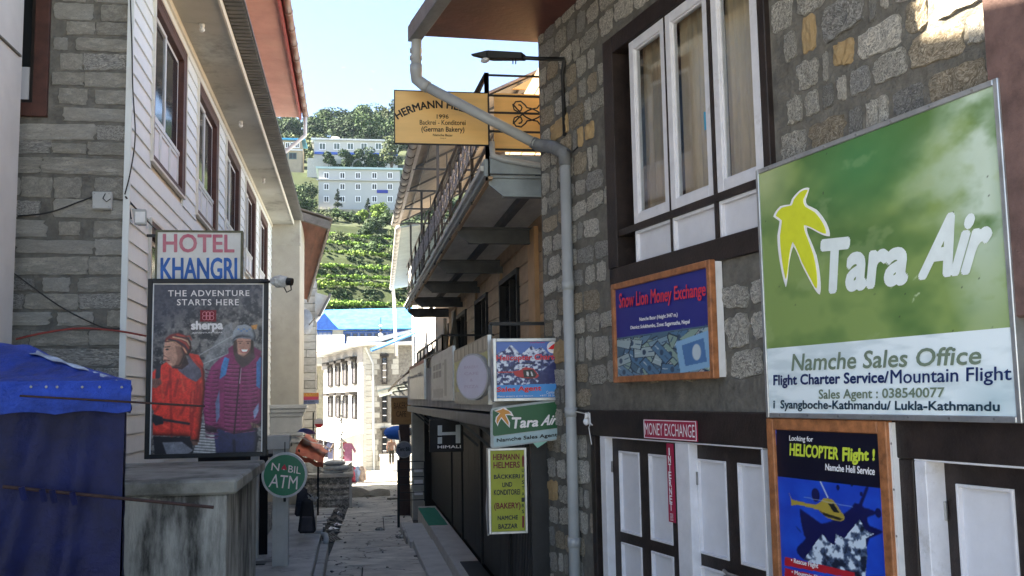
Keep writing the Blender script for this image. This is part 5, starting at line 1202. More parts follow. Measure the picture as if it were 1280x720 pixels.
# --- helicopter charter light box facing the camera
HY = 10.25
HFm = frame((0, HY, 0), (1, 0))
x0, x1, z0, z1 = rect_from(HFm, [(618, 502), (704, 498), (703, 423), (617, 425)], 0)
hs2, H2 = panel_thing('helicopter_charter_sign', 'square light box with snowy peaks reading Helicopter Charter, projecting above the lane', HFm, 0, x0, x1, z0, z1)
W, H = x1-x0, z1-z0
MB().box(0, W, 0, .16, 0, H).build('case', mat('light_box_case', (.35, .36, .36), rough=.5), hs2, bevel=.006); MB().frame(-.01, W+.01, -.01, H+.01, .035, -.02, .17).build('frame', alu, hs2, bevel=.004)
def hz(x, y): a, b = on(H2, 610+x/7.58, 415+y/7.58, 0); return ((a-.025)/(W-.05), (H-.025-b)/(H-.05))
cv = Canvas(150, 130, (.24, .36, .66)); n1 = cv.noise(7, 5, 21); n2 = cv.noise(22, 4, 5)
cv.a[:] = np.array((.20, .33, .64)); cv.blend(np.clip(.5-cv.Y, 0, .4), (.30, .45, .75))
def hp(pts, c, al=1, soft=0): return cv.poly([hz(x, y) for x, y in pts], c, al, soft)
m_ = hp([(60, 230), (100, 190), (150, 180), (215, 120), (260, 165), (310, 210), (350, 180), (410, 130), (450, 165), (500, 140), (560, 200), (620, 220), (720, 210), (720, 500), (60, 500)], (.16, .20, .42))
cv.blend(m_*np.clip((n2-.50)*9, 0, 1)*np.clip(1.6-cv.X*1.1+n1-.5, 0, 1), (.80, .85, .92)); cv.blend(m_*np.clip((.45-n2)*8, 0, .8), (.06, .09, .22))
hp([(200, 125), (225, 130), (300, 205), (250, 200)], (.84, .88, .94), .8, 1); hp([(410, 132), (430, 150), (470, 210), (430, 200)], (.84, .88, .94), .8, 1)
hp([(470, 400), (600, 290), (640, 270), (720, 330), (720, 480), (480, 490)], (.08, .11, .32), .9, 1)
hp([(75, 345), (90, 375), (240, 370), (300, 360), (350, 330), (430, 345), (480, 410), (460, 435), (330, 435), (260, 415), (240, 385), (95, 385)], (.66, .12, .14)); hp([(330, 360), (420, 350), (460, 400), (440, 432), (335, 425)], (.10, .09, .10)); hp([(360, 375), (380, 372), (385, 415), (366, 412)], (.80, .80, .80)); hp([(400, 372), (412, 372), (425, 412), (410, 412)], (.80, .80, .80))
cv.line([hz(240, 300), hz(440, 300)], .005, (.08, .06, .07)); cv.line([hz(250, 350), hz(350, 330)], .008, (.8, .8, .82)); cv.line([hz(300, 430), hz(440, 442)], .005, (.1, .1, .1))
hp([(60, 500), (720, 488), (720, 640), (60, 640)], (.14, .50, .80))
cv.a = np.clip(cv.a, 0, 1)**.85; cv.put('printed_face', hs2, .025, W-.025, .025, H-.025, -.004)
Qc = lambda pts: [(610+x/7.58, 415+y/7.58) for x, y in pts]
redc = flat('charter_red', (.86, .10, .14)); navy = flat('navy_shadow', (.75, .72, .85))
for m_, o_, bd in ((navy, -.006, .04), (redc, -.012, .02)):
    textq('Helicopter Charter', hs2, H2, o_, Qc([(80, 286), (690, 274), (690, 206), (80, 222)]), m_, bold=bd)
    textq('Sales Agent', hs2, H2, o_, Qc([(86, 580), (502, 566), (502, 508), (86, 524)]), m_, bold=bd)
textq('Contact', hs2, H2, -.006, Qc([(552, 585), (645, 582), (645, 556), (552, 558)]), wt_)
textq('Please enquire at our Service', hs2, H2, -.006, Qc([(92, 622), (425, 614), (425, 596), (92, 602)]), wt_)
textq('+977 38 540077', hs2, H2, -.006, Qc([(490, 612), (705, 606), (705, 590), (490, 594)]), wt_)
textq('Kailash Helicopters', hs2, H2, -.006, Qc([(400, 110), (540, 108), (540, 92), (400, 94)]), redc)
c_ = on(H2, 610+612/7.58, 415+145/7.58, 0); MB().disc(c_[0], c_[1], .062, -.012, -.005, 28).build('emblem', wt_, hs2); MB().disc(c_[0], c_[1]+.005, .04, -.015, -.0125, 24).build('emblem_field', flat('emblem_grey', (.80, .84, .88)), hs2)
polyq(H2, -.016, Qc([(570, 160), (600, 130), (625, 112), (650, 125), (640, 150), (610, 165)])).build('emblem_bird', redc, hs2)
# --- small airline sign beneath
x0, x1, z0, z1 = rect_from(HFm, [(616, 560), (703, 547), (702, 500), (614, 512)], 0)
z0 = on(HFm, 660, 553, 0)[1]; z1 = on(HFm, 660, 506, 0)[1]
sa, SA = panel_thing('small_airline_sign', 'tilted green plate reading Tara Air, hung just under the helicopter charter box', HFm, 0, x0, x1, z0, z1)
an = math.atan2(on(SA, 702, 500)[1]-on(SA, 614, 512)[1], x1-x0)
def par(q): return [on(SA, x, y, 0) for x, y in q]
def ppl(q, y0, y1): return MB().prism(par(q), y0, y1)
def rq(x0, y0, x1, y1, sl, r=3.0):   # rounded, slanted rectangle in photo px (sl: drop per px)
    out = []
    for cx, cy, a0 in ((x0+r, y0+r, 180), (x1-r, y0+r, 270), (x1-r, y1-r, 0), (x0+r, y1-r, 90)):
        for k in range(4): a = math.radians(a0+k*30); X = cx+r*math.cos(a); Y = cy+r*math.sin(a); out.append((X, Y-(X-614)*sl))
    return out[::-1]
ppl(rq(613.5, 510, 703.5, 561, .135, 4), 0, .05).build('case', mat('pale_sign_edge', (.36, .40, .40), rough=.5), sa)
ppl(rq(616, 512.5, 701.5, 545.5, .128, 2.5), -.004, 0).build('green_face', flat('airline_green', (.04, .34, .20), .4), sa)
ppl(rq(617, 546.3, 702, 559, .128, 2.5), -.004, 0).build('pale_strip', flat('pale_strip', (.62, .72, .74), .4), sa)
Qd = lambda pts: [(605+x/11.08, 495+y/11.08) for x, y in pts]
textq('Tara', sa, SA, -.006, Qd([(400, 450), (745, 415), (745, 300), (388, 300)]), wt_, bold=.03, shear=.2)
textq('Air', sa, SA, -.006, Qd([(790, 408), (990, 388), (1035, 265), (830, 262)]), wt_, bold=.03, shear=.2)
textq('Namche Sales Agent', sa, SA, -.006, Qd([(178, 655), (1012, 572), (1012, 510), (178, 590)]), flat('sign_black', (.04, .10, .10)), bold=.022)
polyq(SA, -.006, Qd([(280, 155), (225, 175), (140, 205), (215, 240), (165, 290), (155, 350), (190, 420), (205, 370), (240, 310), (290, 370), (355, 440), (360, 370), (320, 290), (305, 265), (360, 265), (412, 285), (380, 220), (320, 185), (300, 160)])).build('leaf_outline', wt_, sa)
polyq(SA, -.009, Qd([(265, 170), (235, 190), (160, 210), (225, 240), (180, 300), (170, 350), (185, 390), (205, 345), (240, 290), (290, 350), (340, 410), (340, 360), (305, 290), (290, 255), (350, 245), (375, 250), (340, 205), (290, 190)])).build('leaf', flat('leaf_orange', (.82, .56, .26)), sa)
polyq(SA, .01, Qd([(680, 650), (740, 720), (880, 625)])).build('corner_flap', flat('pale_green', (.55, .75, .68)), sa)
# --- bakery sign
BY = 10.32; BFm = frame((0, BY, 0), (1, 0))
x0, x1, z0, z1 = rect_from(BFm, [(612, 668), (658, 665), (658, 559), (610, 562)], 0)
bk, BK = panel_thing('bakery_sign', 'tall yellow-green BAKERY light box against the black shutter, under the airline plate', BFm, 0, x0, x1, z0, z1)
W, H = x1-x0, z1-z0
MB().box(0, W, 0, .12, 0, H).build('case', steel_d, bk); MB().frame(-.005, W+.005, -.005, H+.005, .025, -.018, .121).build('frame', alu, bk, bevel=.003)
MB().box(.02, W-.02, -.005, -.001, .02, H-.02).build('yellow_face', mat('lime_yellow_face', (.30, .33, .025), rough=.4, var=.08), bk)
Qk = lambda pts: [(600+x/2.494, 550+y/2.353*1.0) for x, y in pts]
Qk = lambda pts: [(600+x*100/424, 550+y*170/720) for x, y in pts]
rdk = flat('maroon_letters', (.42, .06, .10)); bk_ = flat('ink_letters', (.12, .12, .14))
for s_, yb, yt, xa, xb, m_ in (('HERMANN', 106, 76, 70, 208, rdk), ('HELMERS', 150, 118, 72, 210, rdk), ('BÄCKKERI', 206, 180, 74, 210, bk_), ('UND', 250, 226, 118, 170, bk_), ('KONDITOREI', 292, 264, 74, 212, bk_), ('(BAKERY)', 374, 334, 76, 214, rdk), ('NAMCHE', 424, 402, 94, 200, bk_), ('BAZZAR', 470, 446, 98, 198, bk_)):
    textq(s_, bk, BK, -.008, Qk([(xa, yb), (xb, yb-4), (xb, yt-4), (xa, yt)]), m_, bold=.025)
for k, ch in enumerate('UPSTAIRS'): textq(ch, bk, BK, -.008, Qk([(222, 170+k*31), (234, 170+k*31), (234, 152+k*31), (222, 152+k*31)]), bk_, bold=.02)
polyq(BK, -.008, Qk([(222, 92), (228, 76), (234, 92), (232, 142), (224, 142)])).build('arrow', rdk, bk); polyq(BK, -.008, Qk([(223, 402), (234, 402), (234, 464), (223, 464)])).build('bar', rdk, bk)
tb(MB().box(1.86, 2.10, BY+.2, BY+.24, -.3, SZ-.2), 'grilled_door', blk)
# --- HIMALI sign
HYY = 16.0; HM = frame((0, HYY, 0), (1, 0)); x0, x1, z0, z1 = rect_from(HM, [(540, 562), (576, 560), (576, 527), (540, 528)], 0)
hm, HMf = panel_thing('outdoor_shop_sign', 'black projecting sign with a grey letter H above the word HIMALI', HM, 0, x0, x1, z0, z1)
W, H = x1-x0, z1-z0; MB().box(-.04, W+.04, 0, .12, -.05, H+.05).build('case', blk2, hm, bevel=.006)
Qm = lambda pts: [(500+x/5.14, 500+y/5.14) for x, y in pts]
wg = mat('pale_grey_letters', (.50, .53, .54), rough=.5, var=.1)
textq('HIMALI', hm, HMf, -.002, Qm([(242, 310), (390, 308), (390, 290), (242, 294)]), wt_, bold=.02)
for q in (((242, 228), (270, 228), (270, 162), (242, 164)), ((242, 282), (270, 280), (270, 238), (242, 240)), ((358, 278), (388, 277), (388, 158), (358, 160)), ((270, 226), (358, 224), (358, 204), (270, 207))): polyq(HMf, -.002, Qm(q)).build('letter_bar', wg, hm)
cable('white looped pipe behind the black HIMALI sign', [HM @ Vector((on(HM, 500+x/5.14, 500+y/5.14, .1)[0], .1, on(HM, 500+x/5.14, 500+y/5.14, .1)[1])) for x, y in ((210, 240), (192, 200), (200, 160), (225, 140), (250, 140))], .02, white_metal, 'pipe', 'pipe')
# --- Hermann board
HBY = 10.9; HBm = frame((0, HBY, 0), (1, 0)); x0, x1, z0, z1 = rect_from(HBm, [(494, 179), (610, 181), (610, 117), (493, 113)], 0)
hb2, HB2 = panel_thing('bakery_board', 'long orange-tan board reading HERMANN HELMERS German Bakery, fixed to the balcony rail end', HBm, 0, x0, x1, z0, z1)
W, H = x1-x0, z1-z0; ply = mat('orange_varnished_board', (.80, .50, .19), rough=.5, var=.08, scale=3, bump=.1, sscale=(.3, 1, 3), stain=(.62, .38, .16), thr=.66)
MB().box(0, W, 0, .03, 0, H).build('board', ply, hb2, bevel=.003); MB().frame(-.008, W+.008, -.008, H+.008, .010, -.006, .034).build('edge_trim', black_metal, hb2)
Qe = lambda pts: [(490+x/6.4, 100+y/6.4) for x, y in pts]
L_, R_, T_, h_ = on(HB2, 490+62/6.4, 100+315/6.4), on(HB2, 490+745/6.4, 100+335/6.4), on(HB2, 490+390/6.4, 100+166/6.4), .085
xm = T_[0]; hw = (R_[0]-L_[0])/2; sag = T_[1]-h_-(L_[1]+R_[1])/2; Rr = (hw*hw+sag*sag)/(2*sag)
def arc(u, w):
    a = (u-.5)*2*math.asin(min(.99, hw/Rr)); r = Rr+w*h_; return xm+r*np.sin(a), T_[1]-h_-Rr+r*np.cos(a)
ink3 = flat('board_ink', (.13, .11, .08))
text('HERMANN HELMERS', hb2, 0, 1, 0, 1, -.002, ink3, bold=.03, warp=arc)
textq('1996', hb2, HB2, -.002, Qe([(358, 310), (452, 310), (452, 276), (358, 276)]), ink3, bold=.01)
textq('Backrei - Konditorei', hb2, HB2, -.002, Qe([(222, 358), (588, 362), (588, 322), (222, 320)]), ink3, bold=.01)
textq('(German Bakery)', hb2, HB2, -.002, Qe([(236, 425), (578, 428), (578, 376), (236, 372)]), ink3, bold=.018)
textq('Namche Bazar', hb2, HB2, -.002, Qe([(328, 448), (485, 452), (485, 434), (328, 430)]), ink3, bold=.015)
textq('Nepal', hb2, HB2, -.002, Qe([(385, 472), (432, 473), (432, 462), (385, 461)]), ink3)
# plain board behind the end railing
for a, b in ((118, 139), (140.5, 163), (164.5, 189)):
    p0 = onY(618, b, 11.3); p1 = onY(672, a, 11.3); tb(MB().box(p0.x, XW+.02, 11.3, 11.33, p0.z, p1.z), 'tan_infill_board', ply)
tb(MB().prism([(onY(640, 112, 17.25).x, onY(640, 112, 17.25).z), (XT+.4, onY(640, 112, 17.25).z), (XT+.4, CZ1+.2)], 17.2, 17.25), 'gable_board', ply)
# ================================================================== blue tarpaulin stall, left foreground
TY = 7.0
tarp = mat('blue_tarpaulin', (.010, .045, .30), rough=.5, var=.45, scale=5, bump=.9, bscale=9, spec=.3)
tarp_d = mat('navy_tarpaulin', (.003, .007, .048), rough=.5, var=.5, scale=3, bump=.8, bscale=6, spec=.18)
xr = onY(154, 600, TY).x; zt = onY(100, 506, TY).z; xw = onY(161, 490, TY-.05).x
tn = thing('tarp_stall', 'market stall wrapped in blue tarpaulin with a low peaked roof, at lower left', 'stall', Matrix.Translation((xr, TY, 0)) @ Matrix.Rotation(math.radians(13.5), 4, 'Z'))
TW, TD = 3.2, 2.2
# side sheets with folds
def cloth(nu, nv, f): return MB().sheet([f(i/(nu-1), j/(nv-1)) for j in range(nv) for i in range(nu)], nu, nv)
def fold(u, v):
    d = 0
    for (a, b, w, s) in ((.72, -.55, .05, .07), (.60, -.5, .035, .05), (.85, -.4, .04, .05), (.45, -.3, .06, .05), (.93, -.2, .03, .04), (.3, .2, .05, .05), (.52, .1, .03, .035)):
        t = (u-a-b*(1-v)*.5)/w; d += 1.5*s*max(0, 1-abs(t))
    return d+.030*abs(math.sin(u*14+v*5))*abs(math.sin(v*3.1+u*2))+.012*abs(math.sin(v*17-u*21))
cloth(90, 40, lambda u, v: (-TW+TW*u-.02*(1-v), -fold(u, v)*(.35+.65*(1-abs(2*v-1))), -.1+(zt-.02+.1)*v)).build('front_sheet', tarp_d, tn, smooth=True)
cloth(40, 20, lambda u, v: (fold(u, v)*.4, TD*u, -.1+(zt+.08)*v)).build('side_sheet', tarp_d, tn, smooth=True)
rxw = xw-xr
pk = onY(95, 437, TY+1.1); ridge_z = pk.z; px1 = onY(85, 437, TY+1.1).x-xr
print('tent', xr, zt, rxw, px1, ridge_z)
eh = onY(100, 484, TY-.06).z
def roof(u, v):      # u along the front, v from front eave to the ridge
    x = (-TW-.1)+(TW+.1+rxw)*u; y = -.08+(TD/2+.08)*v; 
    lim = px1; e = max(0.0, (x-lim)/(rxw-lim)); z = eh+(ridge_z-eh)*v*max(0, 1-e) if False else eh+(ridge_z-eh)*min(v, 1-e)
    z += .03*abs(math.sin(x*4+v*5))+.02*abs(math.sin(x*9-v*9))-.07*math.sin(math.pi*v)*(1-e)-.05*(1-min(1, v*12))
    return (x, y, z)
cloth(70, 16, roof).build('roof_sheet', tarp, tn, smooth=True)
cloth(70, 16, lambda u, v: (roof(u, v)[0], TD-roof(u, v)[1], roof(u, v)[2])).build('roof_sheet', tarp, tn, smooth=True)
cloth(90, 7, lambda u, v: (-TW-.1+(TW+.1+rxw)*u, -.115+.05*v*v-.02*math.sin(v*math.pi)-.02*abs(math.sin(u*45+v*2))-.012*abs(math.sin(u*23-v*3)), (zt-.06)+(eh-zt+.10)*v+.02*abs(math.sin(u*29))*(1-v))).build('valance', tarp, tn, smooth=True)
cloth(14, 8, lambda u, v: (rxw+.01*math.sin(v*9), -.08+(TD+.16)*u, (zt-.06)+(eh-zt+.07)*v)).build('valance', tarp, tn, smooth=True)
for px_ in (37, 55, 68, 98, 119, 146): 
    p = onY(px_, 484, TY-.13); MB().ball((p.x-xr, -.13, p.z), .009, 8, 5).build('eyelet', mat('eyelet', (.35, .36, .38), metal=.5), tn)
cs_ = [onY(44, 442, TY+1.04), onY(66, 461, TY+.75), onY(48, 458, TY+.72)]
cl = mat('clear_plastic_sheet', (.45, .52, .66), rough=.15, var=.3, scale=10, bump=.5, bscale=15)
def cp(u, v):
    x0 = px1+.02+(rxw-px1-.05)*u; w = .05+.10*(1-u)**2; y = TD/2-.02-(TD/2)*u*.98-w*v; e = (x0-px1)/(rxw-px1)
    return (x0-.02*v, y, eh+(ridge_z-eh)*min(1-e, (y+.08)/(TD/2+.08))+.012+.006*math.sin(u*25+v*4))
cloth(30, 5, cp).build('plastic_sheet', cl, tn, smooth=True)
rod = mat('rusty_rod', (.030, .014, .013), rough=.7, var=.4, scale=20)
for nm, (x0, y0, x1, y1, r_) in (('upper', (20, 495, 250, 508, .007)), ('lower', (0, 606, 261, 637, .011))):
    a, b = onY(x0, y0, TY-.20), onY(x1, y1, TY-.12); MB().tube([a-Vector((xr, TY, 0)), b-Vector((xr, TY, 0))], r_, 8).build('tie_rod', rod, tn)
for px_ in (22, 46, 58, 82): p = onY(px_, 610+px_*.12, TY-.2); MB().tube([(p.x-xr, p.y-TY-.02, p.z+.03), (p.x-xr+.02, p.y-TY-.02, p.z-.05)], .02, 6).build('knot', tarp_d, tn)

# ================================================================== left side beyond the hotel
pier = mat('beige_plaster_pier', (.38, .36, .31), rough=.85, var=.12, scale=1.5, bump=.25, bscale=20, stain=(.30, .28, .245), thr=.56)
PY = 33.0; a = onY(334, 275, PY); b = onY(374, 500, PY); zt_p = onY(350, 274, PY).z
pr = thing('plaster_pier', 'tall beige plaster pier with moulded cornices at the far end of the white clapboard hotel', 'pillar', Matrix.Translation((a.x, PY, 0)))
w_ = b.x-a.x
MB().box(-1.0, w_, 0, 3, -1, zt_p+.05).build('shaft', pier, pr, bevel=.02)
MB().box(-1.0, w_+.015, -.015, .3, onY(350, 307, PY).z, onY(350, 304, PY).z).build('band', pier, pr); 
for (y0, y1, o_) in ((506, 511, .26), (511, 516, .20), (516, 521, .14), (521, 541, .10), (541, 545, .14), (545, 554, .05)):
    z1_, z0_ = onY(350, y0, PY).z, onY(350, y1, PY).z; MB().box(-1.0, w_+o_-.0, -o_, .3, z0_+.004, z1_).build('cornice_moulding', gp, pr, bevel=.01)
# brown-eaved house
E1 = frame((0, 0, 0), (0, 1))
d2 = ray(349.5, 502); D2 = Vector((d2.x, d2.y, 0)).normalized()
c0 = onY(412, 281, 34.0); c1 = onY(385, 374, 44.0); NB = frame((c0.x, 34.0, 0), (c1.x-c0.x, 10.0))
nb = thing('brown_eaved_house', 'plastered house with a deep brown timber eave beyond the beige pier', 'building', NB)
LN = math.hypot(c1.x-c0.x, 10.0); za, zb = c0.z, c1.z
MB().hexa([(0, 1.5, -2), (LN, 1.5, -2), (LN, 6, -2), (0, 6, -2)], [(0, 1.5, za+.2), (LN, 1.5, zb+.2), (LN, 6, zb+.2), (0, 6, za+.2)]).build('wall', pier, nb)
brn = mat('red_brown_boards', (.17, .065, .045), rough=.7, var=.3, scale=3, bump=.2, sscale=(.3, 2, 1), rnd=.15)
gbr = mat('grey_brown_fascia', (.12, .105, .095), rough=.7, var=.3)
def slab_(x0, x1, y0, y1, dz0, dz1, th): return MB().hexa([(x0, y0, za+(zb-za)*x0/LN+dz0), (x1, y0, za+(zb-za)*x1/LN+dz0), (x1, y1, za+(zb-za)*x1/LN+dz1), (x0, y1, za+(zb-za)*x0/LN+dz1)], [(x0, y0, za+(zb-za)*x0/LN+dz0+th), (x1, y0, za+(zb-za)*x1/LN+dz0+th), (x1, y1, za+(zb-za)*x1/LN+dz1+th), (x0, y1, za+(zb-za)*x0/LN+dz1+th)])
for k in range(6): slab_(.1, LN, .05+k*.3, .34+k*.3, -.02+k*.09, .065+k*.09, .03).build('soffit_board', brn, nb)
slab_(0, LN, -.03, .045, -.14, -.14, .26).build('fascia', gbr, nb)
slab_(-.05, .08, .046, 3.6, -.14, .92, .27).build('barge_board', gbr, nb)
slab_(-.1, LN, -.1, 4, .16, 1.35, .04).build('roof', gbr, nb)
# pale block house with dish
BY2 = 45.0; a = onY(360, 372, BY2); b = onY(395, 372, BY2); bb = thing('pale_block_house', 'tall narrow whitewashed block wall beside the blue-roofed building', 'building', Matrix.Translation((b.x, BY2, 0)))
pbw = mat('whitewashed_block', (.36, .355, .33), rough=.9, var=.15, scale=2, bump=.3, rnd=.15); hB = a.z+.8
MB().box(-3, 0, .02, 1.4, -4, hB).build('wall', mort2, bb)
zz = -2.0; r_ = random.Random(8); bm1 = MB().box(-.5, .5, -1, 0, -.5, .5).mesh('block', pbw)
while zz < hB:
    x = 0.0
    while x > -2.6:
        w = r_.uniform(.35, .9); o = link('block', bm1, bb); o.location = (x-w/2, .02, zz+.17); o.scale = (w-.03, .04*r_.uniform(.6, 1.3), .31); x -= w
    zz += .34
gq = [onY(x, y, BY2) for x, y in ((394, 402), (399, 396), (412, 371), (394, 366))]; MB().prism([(p.x-b.x, p.z) for p in gq], -.25, 1.0).build('gable_end', pbw, bb); MB().bar((gq[1].x-b.x, -.3, gq[1].z), (gq[2].x-b.x+.05, -.3, gq[2].z+.1), .12, .1).build('verge', gbr, bb)
dpos = onY(385, 402, BY2-.7); di = thing('satellite_dish', 'grey satellite dish on the whitewashed block wall, seen edge on', 'satellite dish', Matrix.Translation(dpos))
m_ = MB(); P = []
for j in range(6):
    for i in range(20): t = 2*math.pi*i/19; r = .55*j/5; P.append((r*math.cos(t), .18*(r/.55)**2-.1, r*math.sin(t)))
m_.sheet(P, 20, 6); o = m_.build('dish', mat('dish_grey', (.16, .17, .18), rough=.5), di, smooth=True, fr=Matrix.Rotation(math.radians(60), 4, 'Z') @ Matrix.Rotation(math.radians(25), 4, 'Y'))
MB().bar((0, 0, 0), (-.35, .3, -.35), .05).build('bracket', black_metal, di); MB().bar((0, 0, -.2), (.3, -.4, .1), .03).build('receiver_arm', black_metal, di)

# restaurant plate and round drink sign on a stick
for nm, lab, px_, py_, w, h, Yd, cols in (('restaurant_plate', 'small orange, pink and blue restaurant plate beside the pale block wall', 385.5, 498, 26, 14, 36.0, 1),):
    p0, p1 = onY(px_-w/2, py_+h/2, Yd), onY(px_+w/2, py_-h/2, Yd); t = thing(nm, lab, 'sign', Matrix.Translation(p0)); W, H = p1.x-p0.x, p1.z-p0.z
    cv = Canvas(40, 22, (.78, .45, .25)); cv.a[8:14] = (.75, .25, .38); cv.a[14:] = (.42, .48, .62); cv.put('printed_face', t, 0, W, 0, H, -.012); MB().box(0, W, -.01, .04, 0, H).build('board', alu, t)
    text('RESTAURANT', t, .08*W, .92*W, .72*H, .95*H, -.014, flat('yellow_letters', (.85, .75, .3))); text('CAFE & BAR', t, .2*W, .8*W, .1*H, .28*H, -.014, bk_)
p = onY(398.5, 529, 40); t = thing('drink_sign', 'round red and white drink sign on a pole beside the lane', 'sign', Matrix.Translation(p)); R = 6/1250*40
MB().disc(0, 0, R, 0, .08, 24).build('case', mat('sign_grey', (.42, .42, .44)), t); cv = MB().prism([(R*.85*math.cos(a), R*.85*math.sin(a)) for a in np.linspace(math.pi*1.05, math.pi*1.95, 12)], -.01, -.001).build('red_half', flat('sign_red', (.65, .12, .16)), t)
MB().prism([(R*.85*math.cos(a), R*.85*math.sin(a)) for a in np.linspace(math.pi*.05, math.pi*.95, 12)], -.01, -.001).build('pale_half', flat('sign_pale', (.7, .7, .74)), t); MB().tube([(-R-.02, .04, R*2.2), (-R-.02, .04, -3.2)], .03, 6).build('pole', black_metal, t)

# ================================================================== stall platform with orange tarp, sacks (left, mid-distance)
def gz(px, py, off=0): p = lane_x(py, px, off); return p
pf = gz(420, 628); print('platform', pf)
SY = 31.5; 
def AY(px, py, Y=SY): return onY(px, py, Y)
l0, l1 = AY(400, 628), AY(440, 628); zt2 = AY(420, 592).z; gz0 = zs_(SY)
bx = thing('stone_platform', 'low dark stall platform with stone slabs on top, left of the lane', 'platform', Matrix.Translation((l0.x, SY, gz0)))
W = l1.x-l0.x; H = zt2-gz0
MB().box(-.6, W-.05, .08, 3.4, 0, H-.12).build('base', st_dark, bx); MB().box(W-.08, W, .0, .08, 0, H).build('corner_post', gp, bx)
MB().box(-.6, W+.05, -.05, 3.5, H-.118, H).build('top_slab', conc2, bx, bevel=.01)
for k in range(4): MB().box(-.6, W-.1, .04, .08, .1+k*.17, .2+k*.17).build('front_plank', st_dark, bx)
tc_ = mat('stone_grey_canvas', (.20, .20, .18), rough=.9, var=.3, scale=3, bump=.5)
cloth(14, 8, lambda u, v: (-.6+(W+.6)*u, .5+2.6*v, H+.03+.22*math.sin(math.pi*v)*(.6+.4*math.sin(u*7))+.04*math.sin(u*19))).build('heaped_canvas', tc_, None).matrix_world = Matrix.Translation((l0.x, SY, gz0))
hc_ = [o for o in COL.objects if o.name.startswith('heaped_canvas')][0]; tag(hc_, 'grey canvas heaped over goods on top of the low stall platform', 'canvas')
skm = mat('pale_sack', (.33, .35, .36), rough=.8, var=.2, scale=8, bump=.4, rnd=.15)
for i, (px_, py_, s) in enumerate(((418, 579, .21), (421, 585, .24), (416, 590, .19))):
    p = AY(px_, py_, SY+.2); o = MB().ball((0, 0, 0), s, 12, 8, (1.7, 1.0, .45), .06).build('sack', skm, None, smooth=True); o.location = p
    tag(o, ('pale sack on top of the pile on the low stall platform', 'pale sack in the middle of the pile on the stall platform', 'pale sack at the bottom of the pile on the stall platform')[i], 'sack', 'sacks piled on the platform')
orm = mat('orange_red_tarp', (.36, .075, .035), rough=.7, var=.25, scale=4, bump=.3, bscale=14)
OY = 28.5
q = [AY(372, 548, OY), AY(369, 562, OY), AY(404, 575, OY), AY(409, 570, OY), AY(392, 551, OY), AY(380, 545, OY)]
ta = thing('orange_tarp_roof', 'orange-red tarp lashed over a small stall beside the lane', 'tarpaulin', Matrix.Translation(q[0]))
o0 = q[0]
def ot(u, v):
    a = q[1].lerp(q[2], u); b = q[5].lerp(q[3], u); p = a.lerp(b, v) - o0; return (p.x, p.y+2.2*v, p.z+.05*math.sin(v*math.pi)+.015*math.sin(u*21)+(.0 if v > .01 else -.10))
cloth(22, 12, ot).build('tarp_top', orm, ta, smooth=True)
cloth(22, 4, lambda u, v: tuple((q[1].lerp(q[2], u)-o0)+Vector((0, -.02, -.10-.13*(1-v)+.02*math.sin(u*15))))).build('tarp_skirt', orm, ta, smooth=True)
MB().tube([tuple(q[1]-o0+Vector((.1, .1, 0))), tuple(q[1]-o0+Vector((.1, .1, -2.7)))], .03, 6).build('post', black_metal, ta); MB().tube([tuple(q[2]-o0+Vector((-.15, .4, 0))), tuple(q[2]-o0+Vector((-.15, .4, -2.3)))], .03, 6).build('post', black_metal, ta)
qq = AY(381, 541, OY+.8); o = cloth(10, 6, lambda u, v: ((.6*u-.24), .8*v, .02*math.sin(u*9)+.19*math.sin(math.pi*u)*(1-v)-.10*u)).build('blue_tarp', flat('bright_blue_tarp', (.10, .36, .80)), None, smooth=True); o.location = qq
tag(o, 'small bright blue tarp scrap draped above the orange-red tarp', 'tarpaulin')
qq = AY(376, 548, OY+.5); o = cloth(10, 6, lambda u, v: (1.0*u-.13, .7*v, .02*math.sin(u*12)-.38*u+.05)).build('pale_sheet', mat('pale_pink_sheet', (.40, .30, .27), rough=.8), None, smooth=True); o.location = qq
tag(o, 'faded pinkish sheet folded between the blue scrap and the orange tarp', 'tarpaulin')
# dark display of bags under the tarp
shp = thing('dark_shop_recess', 'dark shop opening behind the pillar under the orange-red tarp', 'shop front', Matrix.Translation((-2.55, 18.5, zs_(19))))
MB().box(.02, .06, 0, 10, 0, 2.2).build('back_wall', dark_in, shp); MB().box(.3, .95, 1.2, 4.6, 0, .75).build('counter', st_dark, shp); MB().box(.1, 1.2, .4, 5.2, 1.95, 2.02).build('canopy_board', blk2, shp)
clm = [mat('black_cloth', (.015, .015, .018), rough=.8, bump=.3), mat('charcoal_cloth', (.04, .04, .05), rough=.8, bump=.3)]
def bag(px_, py_, s, m, lab, Y):
    p = AY(px_, py_, Y); t = thing('backpack', lab, 'backpack', Matrix.Translation(p))
    MB().hexa([(-s*.5, -s*.3, 0), (s*.5, -s*.34, 0), (s*.46, s*.3, 0), (-s*.5, s*.3, 0)], [(-s*.3, -s*.12, s*1.8), (s*.28, -s*.16, s*1.75), (s*.28, s*.2, s*1.8), (-s*.3, s*.2, s*1.8)]).build('bag_body', m, t, bevel=s*.14)
    MB().hexa([(-s*.36, -s*.46, s*.1), (s*.36, -s*.5, s*.1), (s*.36, -s*.3, s*.1), (-s*.36, -s*.28, s*.1)], [(-s*.3, -s*.36, s*.9), (s*.3, -s*.4, s*.85), (s*.3, -s*.2, s*.9), (-s*.3, -s*.2, s*.9)]).build('front_pocket', clm[1], t, bevel=s*.06)
    MB().tube([(-s*.2, 0, s*1.9), (0, -.02, s*2.1), (s*.2, 0, s*1.9)], s*.05, 6).build('strap', clm[1], t)
    return t
bag(384, 666, .34, clm[0], 'large black bag leaning by the pillar at the end of the long step', 19.0)
